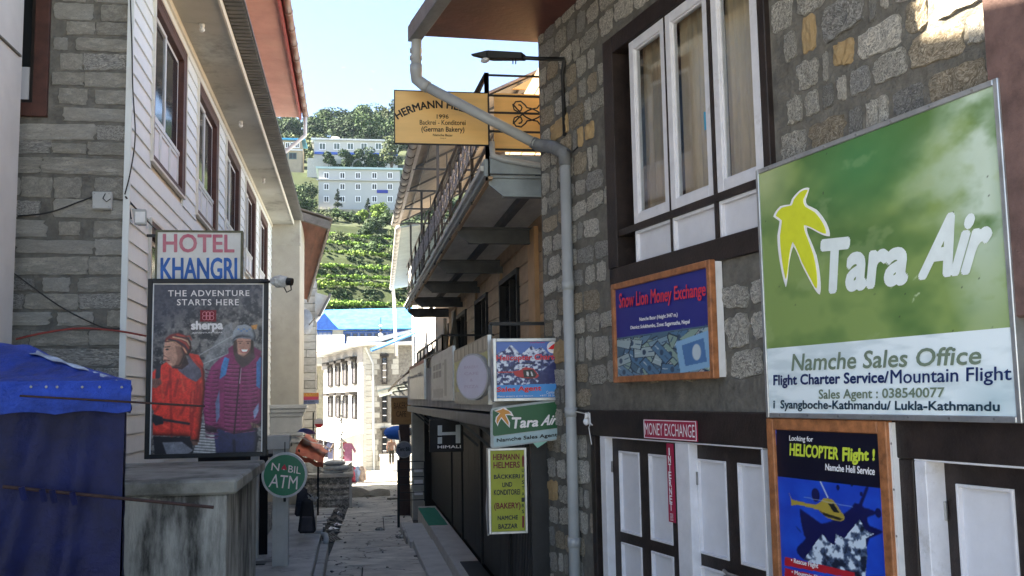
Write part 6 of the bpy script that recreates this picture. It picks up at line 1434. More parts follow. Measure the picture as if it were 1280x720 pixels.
b2_ = bag(378, 645, .30, clm[1], 'charcoal bag hanging just behind the round bank sign', 19.8)
for k in range(7): 
    p = AY(384+random.uniform(-5, 6), 636-k*2+random.uniform(-3, 3), 19.3); 
pm_ = MB()
for k in range(9): pm_.ball((random.uniform(-.14, .14), random.uniform(-.02, .02), random.uniform(-.14, .14)), .035, 5, 4, (1, .4, .8), .2)
o = pm_.build('patterned_cloth', flat('pale_pattern', (.62, .64, .66)), b2_); o['kind'] = 'stuff'; o.location = (.16, -.34, .28)
# wooden grate / crate and paper scraps by the gutter
p = gz(411, 674); t = thing('slatted_crate', 'small broken slatted crate lying in the gutter at the lane edge', 'crate', Matrix.Translation(p))
cm = mat('weathered_wood', (.17, .155, .13), rough=.9, var=.4, scale=10)
RX = Matrix.Rotation(.35, 4, 'Z') @ Matrix.Rotation(.12, 4, 'X')
for k in range(6): MB().box(-.17+k*.062, -.135+k*.062, -.45, .25, .05, .07).build('slat', cm, t, fr=RX)
for k in (-.42, .2): MB().box(-.2, .2, k, k+.05, .015, .048).build('cross_slat', cm, t, fr=RX)
for i, (px_, py_, s, lab) in enumerate(((418, 663, .16, 'white paper scrap lying right of the slatted crate'), (424, 658, .13, 'small white paper scrap farther up the gutter from the crate'), (425, 643, .09, 'tiny pale scrap among the gutter rubble'))):
    p = gz(px_, py_); o = MB().add([(-s, -s*.5, .03), (s*.9, -s*.3, .05), (s, s*.6, .02), (-s*.6, s*.5, .09)], [(0, 1, 2, 3)]).build('paper_scrap', white_p, None); o.location = p; tag(o, lab, 'paper')
# plank lying on the lane, stones
for px_, py_, l in ((500, 623, .5), (452, 660, .8), (455, 634, 1.0)):
    p = gz(px_, py_); 
p = gz(497, 624); o = MB().box(-.35, .35, -.07, .07, 0, .05).build('plank', cm, None, bevel=.006); o.location = p; tag(o, 'short grey plank lying on the lane beside the black railing post', 'plank')
rub2 = MB().ball((0, 0, 0), .10, 7, 5, (1.2, 1, .5), .25)
for i, (px_, py_, lab) in enumerate(((475, 663, 'loose stone on the concrete lane before the lower steps'), (501, 672, 'loose stone lying against the base of the lower steps'))):
    p = gz(px_, py_); o = rub2.build('loose_stone', st_dark, None); o.location = p+Vector((0, 0, .02)); tag(o, lab, 'stone')

# ================================================================== middle white stone building
MY = 57.0
cnr = onY(454, 570, MY); gM = zs_(MY)
dA = ray(205, 503); DA = Vector((dA.x, dA.y, 0)).normalized()
MA = frame((cnr.x, MY, 0), -DA)       # lane face: local x increases towards the corner (0)
MBf = frame((cnr.x, MY, 0), (1, 0))
zr = on(MBf, 470, 432)[1]
mbld = thing('white_stone_building', 'three-storey stone building with sunlit white front and black windows at the end of the lane', 'building', MBf)
gst = mat('ashlar_grey', (.36, .36, .33), rough=.9, var=.15, scale=3, bump=.3, rnd=.12)
lime = mat('lime_white_wall', (.55, .55, .54), rough=.85, var=.05, scale=3, bump=.1)
imv = MBf.inverted()
MB().box(0, 6.2, .03, 8, -3, zr).build('front_wall', mort2, mbld)
sw_ = MB().box(-15, 0, .03, .3, -3, zr-.0).build('side_wall', lime, mbld, fr=imv @ MA)
# ashlar blocks of the grey face (far: about 5 px each course)
bmq = MB().box(-.5, .5, -1, 0, -.5, .5).mesh('block', gst); r_ = random.Random(9)
zz = gM-.1
winB = [(on(MBf, 477, 470)[0], on(MBf, 484, 470)[0], on(MBf, 480, y1)[1], on(MBf, 480, y0)[1]) for y0, y1 in ((446, 480), (493, 528), (538, 572))]
while zz < zr-.1:
    x = 0.0; hh = .30
    while x < 1.95:
        w = min(r_.uniform(.45, .95), 2.0-x)
        if not any(x+w > a-.02 and x < b+.02 and zz+hh > c and zz < d for a, b, c, d in winB):
            o = link('block', bmq, mbld); o.location = (x+w/2, .03, zz+hh/2); o.scale = (w-.02, .035*r_.uniform(.7, 1.3), hh-.02)
        x += w
    zz += hh
for a, b, c, d in winB:
    f = MB().frame(a, b, c, d, .05, -.08, .02).build('window', blk2, mbld); MB().box(a-.08, b+.08, -.18, -.0, d+.01, d+.14).build('lintel', blk2, f); MB().box(a+.06, b-.06, -.02, -.01, c+.06, d-.06).build('pane', glass(), f)
    for k in range(1, 4): MB().box(a+.05, b-.05, -.05, -.03, c+(d-c)*k/4-.02, c+(d-c)*k/4+.02).build('glazing_bar', white_p, f)
MB().hexa([(-.9, -.7, zr), (6.6, -.7, zr), (6.6, 0, zr+.0), (-.9, 0, zr)], [(-.9, -.75, zr+.09), (6.6, -.75, zr+.09), (6.6, 4, zr+.75), (-.9, 4, zr+.75)]).build('roof_eave', mat('bright_roof_sheet', (.42, .44, .46), rough=.45, var=.1), mbld)
rA = MB(); rA.hexa([(-15.6, -.95, zr-.02), (.3, -.95, zr-.02), (.3, .3, zr+.02), (-15.6, .3, zr+.02)], [(-15.6, -1.0, zr+.10), (.3, -1.0, zr+.10), (.3, 4.5, zr+1.3), (-15.6, 4.5, zr+1.3)]); rA.build('roof_eave', mat('bright_roof_sheet', (.42, .44, .46)), mbld, fr=imv @ MA)
MB().box(-15.5, -.02, -.02, .02, zr-.9, zr-.05).build('frieze', mat('grey_frieze', (.22, .215, .22), rough=.8), mbld, fr=imv @ MA)
for rowpx, (yt, yb) in enumerate((((451, 481)), ((494, 524)))):
    for px_ in (411, 420.5, 429.5, 441):
        x0, zt_ = on(MA, px_, yt-(px_-441)*-.18*0+ (441-px_)*.13, 0); x1 = on(MA, px_+5, yt, 0)[0]; zb_ = on(MA, 441, yb, 0)[1]; zt_ = on(MA, 441, yt, 0)[1]
        f = MB(); f.frame(x0, x1, zb_, zt_, .1, -.10, .02); f = f.build('window', blk2, mbld, fr=imv @ MA); MB().box(x0-.15, x1+.15, -.45, -.0, zt_+.01, zt_+.2).build('lintel', blk2, f); MB().box(x0+.1, x1-.1, -.03, -.02, zb_+.1, zt_-.1).build('pane', mat('grey_pane', (.10, .10, .12), rough=.2), f)
MB().tube([(.15, -.12, zr-.1), (.55, -.14, zr-1.0), (.6, -.14, gM)], .06, 8).build('drain_pipe', grey_pvc, mbld)
# white shop awning on the lane face, clothes hanging under it
za = on(MA, 452, 540, -.2)[1]
aw = thing('white_awning', 'sunlit white canvas awning over the clothes stall on the white building', 'awning', MA)
xa = on(MA, 405, 545)[0]
def awn(u, v): x = xa+(0-xa)*u; return (x, -.03-1.5*v, za-.45*v+.03*math.sin(u*18))
cloth(40, 5, awn).build('canvas', mat('white_canvas', (.72, .71, .69), rough=.8, var=.05), aw)
cloth(40, 3, lambda u, v: (xa+(0-xa)*u, -1.53, za-.45-.12*v-.03*abs(math.sin(u*40)))).build('valance', mat('white_canvas', (.72, .71, .69)), aw)
for u in (0, .33, .66, 1): MB().tube([(xa+(0-xa)*u, -1.45, za-.45), (xa+(0-xa)*u, -1.45, gM)], .03, 6).build('pole', grey_pvc, aw)
cols_ = [(.10, .08, .10), (.35, .05, .07), (.05, .05, .08), (.30, .10, .20), (.08, .10, .22), (.40, .40, .42), (.16, .12, .10), (.45, .12, .10)]
cnm = ['black', 'dark red', 'navy', 'plum', 'blue', 'pale grey', 'brown', 'brick red']
for k in range(16):
    x = xa+(0-xa)*(k+.5)/16; i = (k*5) % 8; m_ = mat('cloth_'+cnm[i].replace(' ', '_'), tuple(.4*v for v in cols_[i]), rough=.85)
    s = MB().prism([(-.22, -1.0), (.22, -1.0), (.20, -.25), (.38, -.55), (.44, -.45), (.20, -.02), (.07, 0), (-.07, 0), (-.20, -.02), (-.44, -.45), (-.38, -.55), (-.20, -.25)], -.05, .05)
    o = s.build('hanging_jacket', m_, None, fr=MA @ Matrix.Translation((x, -1.25+.5*(k % 2), za-.62)) @ Matrix.Rotation(math.radians(60+20*(k % 3)), 4, 'Z'))
    tag(o, cnm[i]+' jacket under the white awning, number'.replace(' number', '')+' '+('first', 'second', 'third', 'fourth', 'fifth', 'sixth', 'seventh', 'eighth', 'ninth', 'tenth', 'eleventh', 'twelfth', 'thirteenth', 'fourteenth', 'fifteenth', 'last')[k]+' from the left', 'jacket', 'jackets hanging under the awning')

# white box, goods on the ground
p = onY(423, 570, 50); t = thing('white_bin', 'tall white metal box standing in the sun before the clothes stall', 'box', Matrix.Translation((p.x, 50, zs_(50)))); MB().box(-.2, .2, 0, .4, 0, onY(423, 554, 50).z-zs_(50)).build('body', mat('white_box', (.6, .6, .6)), t, bevel=.01); MB().box(-.22, .22, -.02, .42, onY(423, 554, 50).z-zs_(50)+.002, onY(423, 554, 50).z-zs_(50)+.05).build('lid', mat('white_box', (.6, .6, .6)), t)
for i, (px_, c, lab) in enumerate(((408, (.5, .35, .2), 'tan'), (414, (.6, .6, .62), 'white'), (434, (.15, .2, .4), 'blue'), (441, (.55, .1, .15), 'red'), (447, (.3, .4, .6), 'pale blue'), (452, (.5, .4, .35), 'beige'))):
    p = onY(px_, 576, 46); o = MB().ball((0, 0, 0), .24, 8, 6, (1, .8, 1.5), .2).build('goods_bundle', mat('bundle_'+lab.replace(' ', '_'), c, rough=.8), None); o.location = (p.x, 46, zs_(46)+.3); tag(o, lab+' bundle of goods on the ground by the clothes stall', 'bundle', 'bundles of goods at the stall')
o = cloth(24, 10, lambda u, v: (-.9+1.9*u, 1.6*v, .30*math.sin(math.pi*v)*(1-u*.6)*min(1, u*6)+.06*math.sin(u*13+v*5))).build('tarp_heap', mat('khaki_tarp', (.20, .18, .14), rough=.85, bump=.4), None); o.location = Vector((onY(452, 594, 36).x, 36, zs_(36))); tag(o, 'khaki tarp spread over a low heap at the shaded end of the lane', 'tarpaulin')
# pole with prayer-flag tinsel
p = onY(427.5, 560, 45); t = thing('pole', 'thin pole wrapped with pale rags in front of the white building', 'pole', Matrix.Translation((p.x, 45, zs_(45)))); MB().tube([(0, 0, 0), (0, 0, onY(427, 500, 45).z-zs_(45))], .035, 8).build('shaft', grey_pvc, t)
rgm = MB()
for k in range(22): z = .9+k*.1; rgm.tube([(0, 0, z), (random.uniform(-.14, .14), random.uniform(-.1, .1), z-.12)], .03, 4)
rgm.build('rags', mat('pale_rags', (.35, .37, .36)), t)['kind'] = 'stuff'
# stone side building between
a = onY(405, 560, 75); t = thing('rubble_stone_house', 'olive rubble-stone house squeezed left of the white stone building', 'building', Matrix.Translation((a.x, 75, 0)))
ol = mat('olive_rubble', (.20, .19, .14), rough=.95, scale=3, bump=.9, bscale=6, col2=(.32, .30, .23)); MB().box(-4, 2.5, 0, 5, -4, onY(400, 458, 75).z).build('wall', ol, t); MB().box(-4.2, 2.2, -.5, 5.2, onY(400, 458, 75).z+.01, onY(400, 455, 75).z).build('eave', mat('cream_eave', (.5, .48, .42)), t)
f = MB().frame(on(Matrix.Translation((a.x, 75, 0)), 392, 470)[0], on(Matrix.Translation((a.x, 75, 0)), 396.5, 470)[0], onY(395, 487, 75).z, onY(395, 468, 75).z, .08, -.05, .02).build('window', blk2, t)

# ================================================================== blue-roofed building behind
UY = 88.0; UF = frame((onY(391, 430, UY).x, UY, 0), (1, 0))
def uz(y): return on(UF, 440, y)[1]
ub = thing('blue_roofed_building', 'long building with bright blue roof and blue-white windows below the terraces', 'building', UF)
Wb = onY(505, 410, UY).x-onY(391, 410, UY).x
bl = mat('bright_blue_roof', (.02, .13, .40), rough=.45, var=.2, scale=2, col2=(.06, .24, .52)); bl2 = mat('deep_blue_paint', (.02, .10, .38), rough=.5)
wx_ = onY(426, 410, UY).x-onY(391, 410, UY).x
MB().box(0, Wb+6, .0, 8, -3, uz(413)).build('wall', mat('pale_blue_wall', (.26, .31, .42), rough=.7), ub)
MB().box(wx_-.7, wx_+.2, -.25, 0, -3, uz(412)).build('stone_pier', gst, ub)
MB().hexa([(-.5, -.7, uz(413)), (Wb+6.5, -.7, uz(413)), (Wb+6.5, 4, uz(398)+1.3), (-.5, 4, uz(394)+.7)], [(-.5, -.7, uz(413)+.1), (Wb+6.5, -.7, uz(413)+.1), (Wb+6.5, 4, uz(398)+1.4), (-.5, 4, uz(394)+.8)]).build('roof', bl, ub)
MB().prism([(-.4, uz(412)), (wx_*.9, uz(412)), (wx_*.42, uz(392))], -.72, 3).build('gable', bl2, ub)
n = 16; 
for k in range(n):
    x = wx_+.35+k*.62
    if x > Wb+5: break
    f = MB().frame(x, x+.5, uz(427), uz(416), .06, -.06, .0).build('window', bl2, ub); MB().box(x+.06, x+.44, -.02, -.01, uz(427)+.06, uz(416)-.06).build('pane', mat('dark_pane', (.05, .06, .09), rough=.15), f)
for k in range(8):
    x = .1+k*.36; MB().box(x, x+.06, -.05, -.002, uz(430), uz(415)).build('blue_post', bl2, ub)
for y in (414.5, 428.5, 431): MB().box(0, Wb+5, -.09, -.062, uz(y)-.07, uz(y)+.07).build('blue_band', bl2, ub)
for k in range(18): MB().box(.1+k*.72, .5+k*.72, -.04, -.003, uz(436), uz(431.5)-.1).build('white_panel', white_wood, ub)
# pale roofs in front of it
for nm, lab, pts, Yd, m_ in (('grey_roofed_house', 'low house with a pale sheet-metal roof before the blue-roofed building', ((388, 433), (430, 438), (400, 420)), 82, mat('sheet_roof_pale', (.32, .34, .37), rough=.4, var=.12)), ('pink_roofed_house', 'low house with a faded pink roof just above the rubble-stone house', ((388, 446), (424, 434), (392, 434)), 79, mat('faded_pink_roof', (.50, .34, .28), rough=.6, var=.1))):
    A_, B_, C_ = [onY(x, y, Yd) for x, y in pts]; t = thing(nm, lab, 'building', Matrix.Translation((A_.x, Yd, 0)))
    MB().box(-.5, B_.x-A_.x-.3, .4, 5, -3, min(A_.z, B_.z)-.1).build('wall', gst, t); MB().hexa([(-.8, 0, A_.z-.05), (B_.x-A_.x, 0, B_.z-.05), (B_.x-A_.x, 5, C_.z+.3), (-.8, 5, C_.z+.3)], [(-.8, 0, A_.z+.05), (B_.x-A_.x, 0, B_.z+.05), (B_.x-A_.x, 5, C_.z+.4), (-.8, 5, C_.z+.4)]).build('roof', m_, t)
# chimney-like antenna
p = onY(476, 416, 78); t = thing('roof_finial', 'small banded black and white finial on the roof before the blue building', 'finial', Matrix.Translation(p))
for k in range(4): MB().ball((0, 0, -.5+k*.35), .22-.03*k, 8, 6, (1, 1, .7)).build('finial_ball', (black_metal, white_p)[k % 2], t)
MB().tube([(0, 0, -1.2), (0, 0, 1.2)], .04, 6).build('rod', black_metal, t)

# ================================================================== far right side buildings
RY = 38.0
rw = thing('far_lane_house', 'sunlit white house with a rusty curved awning beyond the balcony building', 'building', Matrix.Translation((1.9, 30, 0)))
lw = mat('sunlit_whitewash', (.62, .62, .62), rough=.85, var=.06, scale=2)
xw1 = onY(500, 430, 44).x; 
MB().hexa([(0.45, -1.5, -3), (5, -1.5, -3), (5, 14, -3), (.9, 14, -3)], [(.45, -1.5, 6.4), (5, -1.5, 6.4), (5, 14, 6.4), (.9, 14, 6.4)]).build('wall', lw, rw)
rs_ = mat('rusty_underside', (.16, .12, .10), rough=.7, var=.4, scale=3, bump=.2)
A1 = onY(534, 434, 29.5); A2 = onY(534, 462, 29.5)
def aw2(u, v):   # curved sheet awning
    y = -1.2+12*u; x = 1.0-1.45*v; z = 4.55-.35*u-1.0*(v**1.6); return (x, y, z+(.03 if int(u*80) % 2 else 0))
cloth(81, 7, aw2).build('rusty_awning', rs_, rw)
cloth(40, 3, lambda u, v: (-.46-.02*v, -1.2+12*u, 3.55-.35*u+.09*v-.03)).build('awning_edge', mat('pale_awning_edge', (.5, .46, .42)), rw)
MB().hexa([(-.9, 10, 3.2), (.6, 10, 3.6), (.8, 15, 3.4), (-.7, 15, 3.0)], [(-.9, 10, 3.25), (.6, 10, 3.65), (.8, 15, 3.45), (-.7, 15, 3.05)]).build('teal_awning', mat('pale_teal_sheet', (.40, .55, .58), rough=.5), rw)
for y in (0, 4, 8): MB().bar((-.4, y, 3.4-.03*y), (.6, y, 2.2), .05).build('awning_brace', grey_pvc, rw); MB().bar((-.4, y, 3.4-.03*y), (.8, y, 3.35), .05).build('awning_brace', grey_pvc, rw)
# second canopy high up with gutter and thin downpipe
c2 = thing('far_canopy', 'pale teal-lined canopy with tiled gutter edge hanging beyond the long balcony', 'canopy', Matrix.Translation((1.37, 28.4, 0)))
za_, zb_ = onY(501, 285, 28.4), onY(492, 361, 41)
MB().hexa([(za_.x-1.37, 0, za_.z), (3.2, 0, za_.z+.5), (3.4, 12.6, zb_.z+.5), (zb_.x-1.37, 12.6, zb_.z)], [(za_.x-1.37, 0, za_.z+.05), (3.2, 0, za_.z+.6), (3.4, 12.6, zb_.z+.6), (zb_.x-1.37, 12.6, zb_.z+.05)]).build('canopy_sheet', mat('grey_teal_soffit', (.24, .31, .31), rough=.6, var=.12, scale=2), c2)
for k in range(20):
    u = k/20; u2 = (k+.93)/20; P0 = Vector((za_.x-1.45+(zb_.x-za_.x)*u, 12.6*u, za_.z+(zb_.z-za_.z)*u)); P1 = Vector((za_.x-1.45+(zb_.x-za_.x)*u2, 12.6*u2, za_.z+(zb_.z-za_.z)*u2)); MB().tube([P0, P1], .085, 8).build('gutter_length', mat('pale_gutter', (.5, .49, .46)), c2, smooth=True)
MB().tube([(zb_.x-1.4, 12.5, zb_.z), (zb_.x-1.35, 12.6, zb_.z-.4), (zb_.x-1.28, 12.6, onY(497, 445, 41).z)], .06, 8).build('downpipe', white_metal, c2)
MB().hexa([(1.0, 8, -3), (4, 8, -3), (4, 20, -3), (1.5, 20, -3)], [(1.0, 8, 7.2), (4, 8, 7.2), (4, 20, 7.2), (1.5, 20, 7.2)]).build('wall', lw, c2)
MB().hexa([(-.55, 12.5, onY(457, 440, 41).z), (1.2, 12.5, onY(497, 418, 41).z), (1.2, 18, onY(497, 418, 41).z+.3), (-.55, 18, onY(457, 440, 41).z+.3)], [(-.55, 12.5, onY(457, 440, 41).z+.06), (1.2, 12.5, onY(497, 418, 41).z+.06), (1.2, 18, onY(497, 418, 41).z+.4), (-.55, 18, onY(457, 440, 41).z+.4)]).build('blue_roof', bl, c2)
# lower shop pieces: wooden sign, blue bags, round grey sign, pillar
WY = 30.0; WF = frame((0, WY, 0), (1, 0)); x0, x1, z0, z1 = rect_from(WF, [(489, 531), (514, 531), (514, 497), (489, 497)], 0)
ws, WS = panel_thing('carved_wood_sign', 'brown wooden board sign with carved letters hanging beyond the black shopfront', WF, 0, x0, x1, z0, z1)
W, H = x1-x0, z1-z0; wd = mat('carved_board', (.34, .185, .07), rough=.7, var=.25, scale=5, bump=.3, sscale=(.4, 1, 3)); MB().box(0, W, 0, .05, 0, H).build('board', wd, ws); MB().box(-.03, W+.1, -.02, .06, H, H+.05).build('top_bar', white_metal, ws)
dkl = mat('burnt_letters', (.10, .05, .02)); text('BAKERY', ws, .08, W-.08, H*.6, H*.82, -.002, dkl, bold=.02); text('CAFE', ws, .15, W-.15, H*.3, H*.5, -.002, dkl, bold=.02)
p = onY(505, 562, 28); gs = thing('round_grey_sign', 'round grey light sign with dark lettering in front of the iron railing', 'sign', Matrix.Translation(p)); R = 10.3/1250*28
MB().disc(0, 0, R, 0, .12, 32).build('case', mat('sign_rim_grey', (.30, .31, .32), rough=.4), gs); MB().disc(0, 0, R*.87, -.004, -.001, 32).build('face', mat('blue_grey_face', (.16, .18, .23), rough=.5), gs); text('Tent Bik', gs, -R*.72, R*.72, -.04, .07, -.006, flat('sign_black', (.04, .10, .10)), bold=.03); MB().tube([(-.1, .06, R), (-.14, .06, R+.3)], .02, 6).build('hanger', white_metal, gs)
o = MB().ball((0, 0, 0), .33, 14, 8, (1.25, .8, .6), .06).build('blue_bag', flat('blue_bag', (.10, .42, .80)), None, smooth=True); o.location = onY(497, 541, 29); tag(o, 'bright blue sack hanging under the carved wooden board', 'bag')
o = MB().ball((0, 0, 0), .25, 12, 8, (1.5, .8, .4), .1).build('white_roll', flat('white_roll', (.75, .75, .74)), None, smooth=True); o.location = onY(507, 539, 29); tag(o, 'rolled white cloth beside the blue sack under the wooden board', 'cloth')
fp = thing('far_shop_front', 'dark timber shop corner with stone pillar behind the iron railing', 'shop front', Matrix.Translation((XD+.0, 27.2, 0)))
MB().box(-.45, -.12, 0, .3, -1, 3.0).build('stone_pillar', gst, fp, bevel=.02); MB().box(-.11, .6, .1, 4, -1, 3).build('dark_wall', blk2, fp); MB().box(-.75, -.452, 1.0, 1.05, -1, 2.2).build('timber_panel', mat('dark_brown_timber', (.06, .035, .03), rough=.7), fp)
for k in range(3): MB().box(-.40, -.17, -.02, -.003, .35+k*.3, .45+k*.3).build('white_mark', white_p, fp)
# white plinth in the sun and the walking person
p0 = onY(476, 582, 55); t = thing('white_plinth', 'sunlit whitewashed low wall beside the walking person', 'wall', Matrix.Translation((p0.x, 55, zs_(55)))); MB().box(0, 2.6, 0, 1.2, -.3, onY(476, 571, 55).z-zs_(55)).build('wall_body', lime, t, bevel=.02); MB().box(-.04, 2.64, -.04, 1.24, onY(476, 571, 55).z-zs_(55)+.001, onY(476, 571, 55).z-zs_(55)+.07).build('coping', lime, t)
# person
PYY = 46.0; pp0 = onY(489.5, 581, PYY); s_ = (onY(489.5, 547, PYY).z-pp0.z)/1.72
pe = thing('person', 'person in a pinkish-brown jacket and dark trousers walking away at the lane end', 'person', Matrix.Translation(pp0) @ Matrix.Diagonal((s_, s_, s_, 1)))
def skin(name, joints, edges, m, parent, root=0, lv=2):
    me = bpy.data.meshes.new(name); me.from_pydata([j[:3] for j in joints], edges, []); me.materials.append(m)
    o = link(name, me, parent); k = o.modifiers.new('skin', 'SKIN'); 
    for i, j in enumerate(joints): v = me.skin_vertices[0].data[i]; v.radius = (j[3], j[3] if len(j) < 5 else j[4]); v.use_root = i == root
    k.use_smooth_shade = True; s = o.modifiers.new('sub', 'SUBSURF'); s.levels = lv; s.render_levels = lv; return o
def sk_mesh(name, joints, edges, m, parent):
    me = bpy.data.meshes.new(name); me.from_pydata([j[:3] for j in joints], edges, []); o = link(name, me, parent)
    md = o.modifiers.new('skin', 'SKIN'); md.use_smooth_shade = True
    if not me.skin_vertices: me.attributes
    for i, j in enumerate(joints): v = me.skin_vertices[0].data[i]; v.radius = (j[3], j[3] if len(j) < 5 else j[4]); v.use_root = (i == 0)
    s = o.modifiers.new('sub', 'SUBSURF'); s.levels = 1; s.render_levels = 2; me.materials.append(m); return o
skn = mat('skin', (.30, .17, .11), rough=.6, var=.1); jk = mat('pink_brown_jacket', (.26, .17, .15), rough=.85, bump=.3); trm = mat('dark_trousers', (.05, .05, .045), rough=.9); hr = mat('black_hair', (.012, .01, .01), rough=.6)
try:
    J = [(0, 0, .95, .13, .10), (0, 0, 1.15, .12, .09), (0, .0, 1.35, .15, .10), (0, 0, 1.48, .06), (0, -.01, 1.56, .055), (0, -.01, 1.65, .085), (.19, 0, 1.40, .06), (.25, .02, 1.15, .045), (.25, -.06, .92, .035), (.25, -.09, .84, .03), (-.19, 0, 1.40, .06), (-.25, .02, 1.15, .045), (-.24, .05, .92, .035), (-.24, .06, .84, .03),
         (.09, 0, .88, .09), (.09, -.06, .50, .065), (.09, .06, .10, .04), (.10, -.10, .04, .035), (-.09, 0, .88, .09), (-.09, .04, .50, .065), (-.09, -.04, .08, .04), (-.10, -.16, .04, .035)]
    E = [(0, 1), (1, 2), (2, 3), (3, 4), (4, 5), (2, 6), (6, 7), (7, 8), (8, 9), (2, 10), (10, 11), (11, 12), (12, 13), (0, 14), (14, 15), (15, 16), (16, 17), (0, 18), (18, 19), (19, 20), (20, 21)]
    sk_mesh('body', J, E, skn, pe)
    sk_mesh('jacket', [(0, 0, .90, .155, .125), (0, 0, 1.15, .15, .115), (0, 0, 1.36, .17, .12), (0, 0, 1.46, .07), (.20, 0, 1.41, .075), (.265, .02, 1.15, .062), (.265, -.06, .93, .05), (-.20, 0, 1.41, .075), (-.265, .02, 1.15, .062), (-.255, .05, .93, .05)], [(0, 1), (1, 2), (2, 3), (2, 4), (4, 5), (5, 6), (2, 7), (7, 8), (8, 9)], jk, pe)
    sk_mesh('trousers', [(0, 0, .92, .14, .115), (.09, 0, .84, .105), (.09, -.06, .50, .08), (.09, .05, .14, .065), (-.09, 0, .84, .105), (-.09, .04, .50, .08), (-.09, -.04, .12, .065)], [(0, 1), (1, 2), (2, 3), (0, 4), (4, 5), (5, 6)], trm, pe)
except Exception as ex: print('skin failed', ex)
MB().ball((0, .01, 1.665), .098, 14, 10, (.95, 1.05, 1.05)).build('hair', hr, pe, smooth=True)
# ================================================================== hillside
steps = [97.5, 106, 116.6, 121.3, 129, 141.7, 152, 163, 176]
prof = [(86, 3.5), (92, 8.5), (197, 39.5), (212, 40.5), (226, 55), (244, 57.5), (330, 90), (420, 98), (900, 80)]
def hz0(y):
    for (a, za), (b, zb) in zip(prof[:-1], prof[1:]):
        if y <= b: return za+(zb-za)*max(0, (y-a)/(b-a))
    return prof[-1][1]
def hillz(x, y):
    z = hz0(y)
    if 92 < y < 180:
        ks = [92]+steps+[180]
        for a, b in zip(ks[:-1], ks[1:]):
            if a <= y < b: za, zb = hz0(a), hz0(b); t = (y-a)/(b-a); z = za+(zb-za)*(.15*t if t < .78 else .117+(t-.78)/.22*.883); break
    w = max(0, min(1, (y-95)/60)); z += w*(2.2*math.sin(x*.031+1)+1.2*math.sin(x*.08+y*.02))-2.2*w*math.sin(1.0)
    z -= .00045*max(0, abs(x)-60)**2*(1 if x > 0 else .2)
    if y > 240: z += -.02*x*min(1, (y-240)/80)*1.0
    return z
xs = np.concatenate([np.arange(-420, -60, 20), np.arange(-60, 60, 4), np.arange(60, 421, 20)]); ys_ = np.concatenate([np.arange(84, 184, 1.0), np.arange(184, 260, 3), np.arange(260, 900, 20)])
P = [(x, y+ .8*math.sin(x*.15), hillz(x, y)) for y in ys_ for x in xs]
hill_m = mat('hillside_grass', (.016, .027, .010), rough=1, scale=.25, bump=.8, bscale=1.2, col2=(.032, .05, .018), stain=(.045, .04, .024), thr=.60)
MB().sheet(P, len(xs), len(ys_)).build('hillside', hill_m, None, kind='structure')
def leaf_mat(name, a, b, sc=.8):
    if name in _M: return _M[name]
    a = tuple(v*.8 for v in a); b = tuple(v*.72 for v in b); m = mat(name, (a[0]*.85, a[1], a[2]*1.2), rough=.75, scale=sc, bump=0, col2=(b[0]*.82, b[1], b[2]*1.2), spec=.2); return m
LD = leaf_mat('leaves_dark', (.018, .038, .015), (.045, .080, .028)); LMd = leaf_mat('leaves_mid', (.035, .065, .020), (.085, .130, .040)); LY = leaf_mat('leaves_yellow_green', (.10, .16, .025), (.25, .32, .05)); LO = leaf_mat('leaves_olive', (.06, .08, .028), (.14, .15, .06))
LC = leaf_mat('conifer_needles', (.010, .026, .016), (.025, .05, .028)); LT = leaf_mat('terrace_crop', (.11, .19, .025), (.26, .38, .06), .5)
bark = mat('tree_bark', (.09, .07, .05), rough=.95, bump=.4)
def leaves(rs, centers, radii, n, size, flat=.0):
    """centers (k,3), radii (k,3): leaf quads over lumpy ellipsoids"""
    centers = np.asarray(centers, float); radii = np.asarray(radii, float); k = len(centers); idx = rs.randint(0, k, n)
    d = rs.normal(size=(n, 3)); d /= np.linalg.norm(d, axis=1)[:, None]; r = rs.uniform(.55, 1.05, n)[:, None]**.6
    p = centers[idx]+d*r*radii[idx]; nrm = d*.7+rs.normal(size=(n, 3))*.6+np.array((0, 0, .5)); nrm /= np.linalg.norm(nrm, axis=1)[:, None]
    t = np.cross(nrm, rs.normal(size=(n, 3))); t /= np.linalg.norm(t, axis=1)[:, None]+1e-9; b = np.cross(nrm, t); s = (size*rs.uniform(.6, 1.4, n))[:, None]
    return np.stack([p-t*s, p-b*s*.6, p+t*s, p+b*s*.6], 1).reshape(-1, 3)
def clumps(rs, R, H, k, z0, lump=.45):
    c = []; r = []
    for i in range(k):
        a = rs.uniform(0, 6.28); q = R*.62*math.sqrt(rs.uniform(0, 1)); z = rs.uniform(.15, .9); c.append((q*math.cos(a)*(1.2-z*.6), q*math.sin(a)*(1.2-z*.6), z0+z*H)); s = R*lump*rs.uniform(.6, 1.2); r.append((s, s, s*.8))
    return c, r
def tree(name, label, base, R, H, m, n, size, trunk=.3, k=9, seed=0, group=None, cat='tree'):
    rs = np.random.RandomState(seed); t = thing(name, label, cat, Matrix.Translation(base), group)
    c, r = clumps(rs, R, H*(1-trunk), k, H*trunk); link('crown', raw_mesh('crown', leaves(rs, c, r, n, size), 0, m), t)
    tm = MB(); tm.tube([(0, 0, -.5), (.02*H, 0, H*.4), (0, .02*H, H*.75)], [R*.10+.04, R*.07+.03, .03], 7)
    for q in c[:4]: tm.tube([(0, 0, H*trunk*.9), ((q[0])*.6, q[1]*.6, q[2]*.8)], [R*.04+.02, .02], 5)
    tm.build('trunk', bark, t); return t
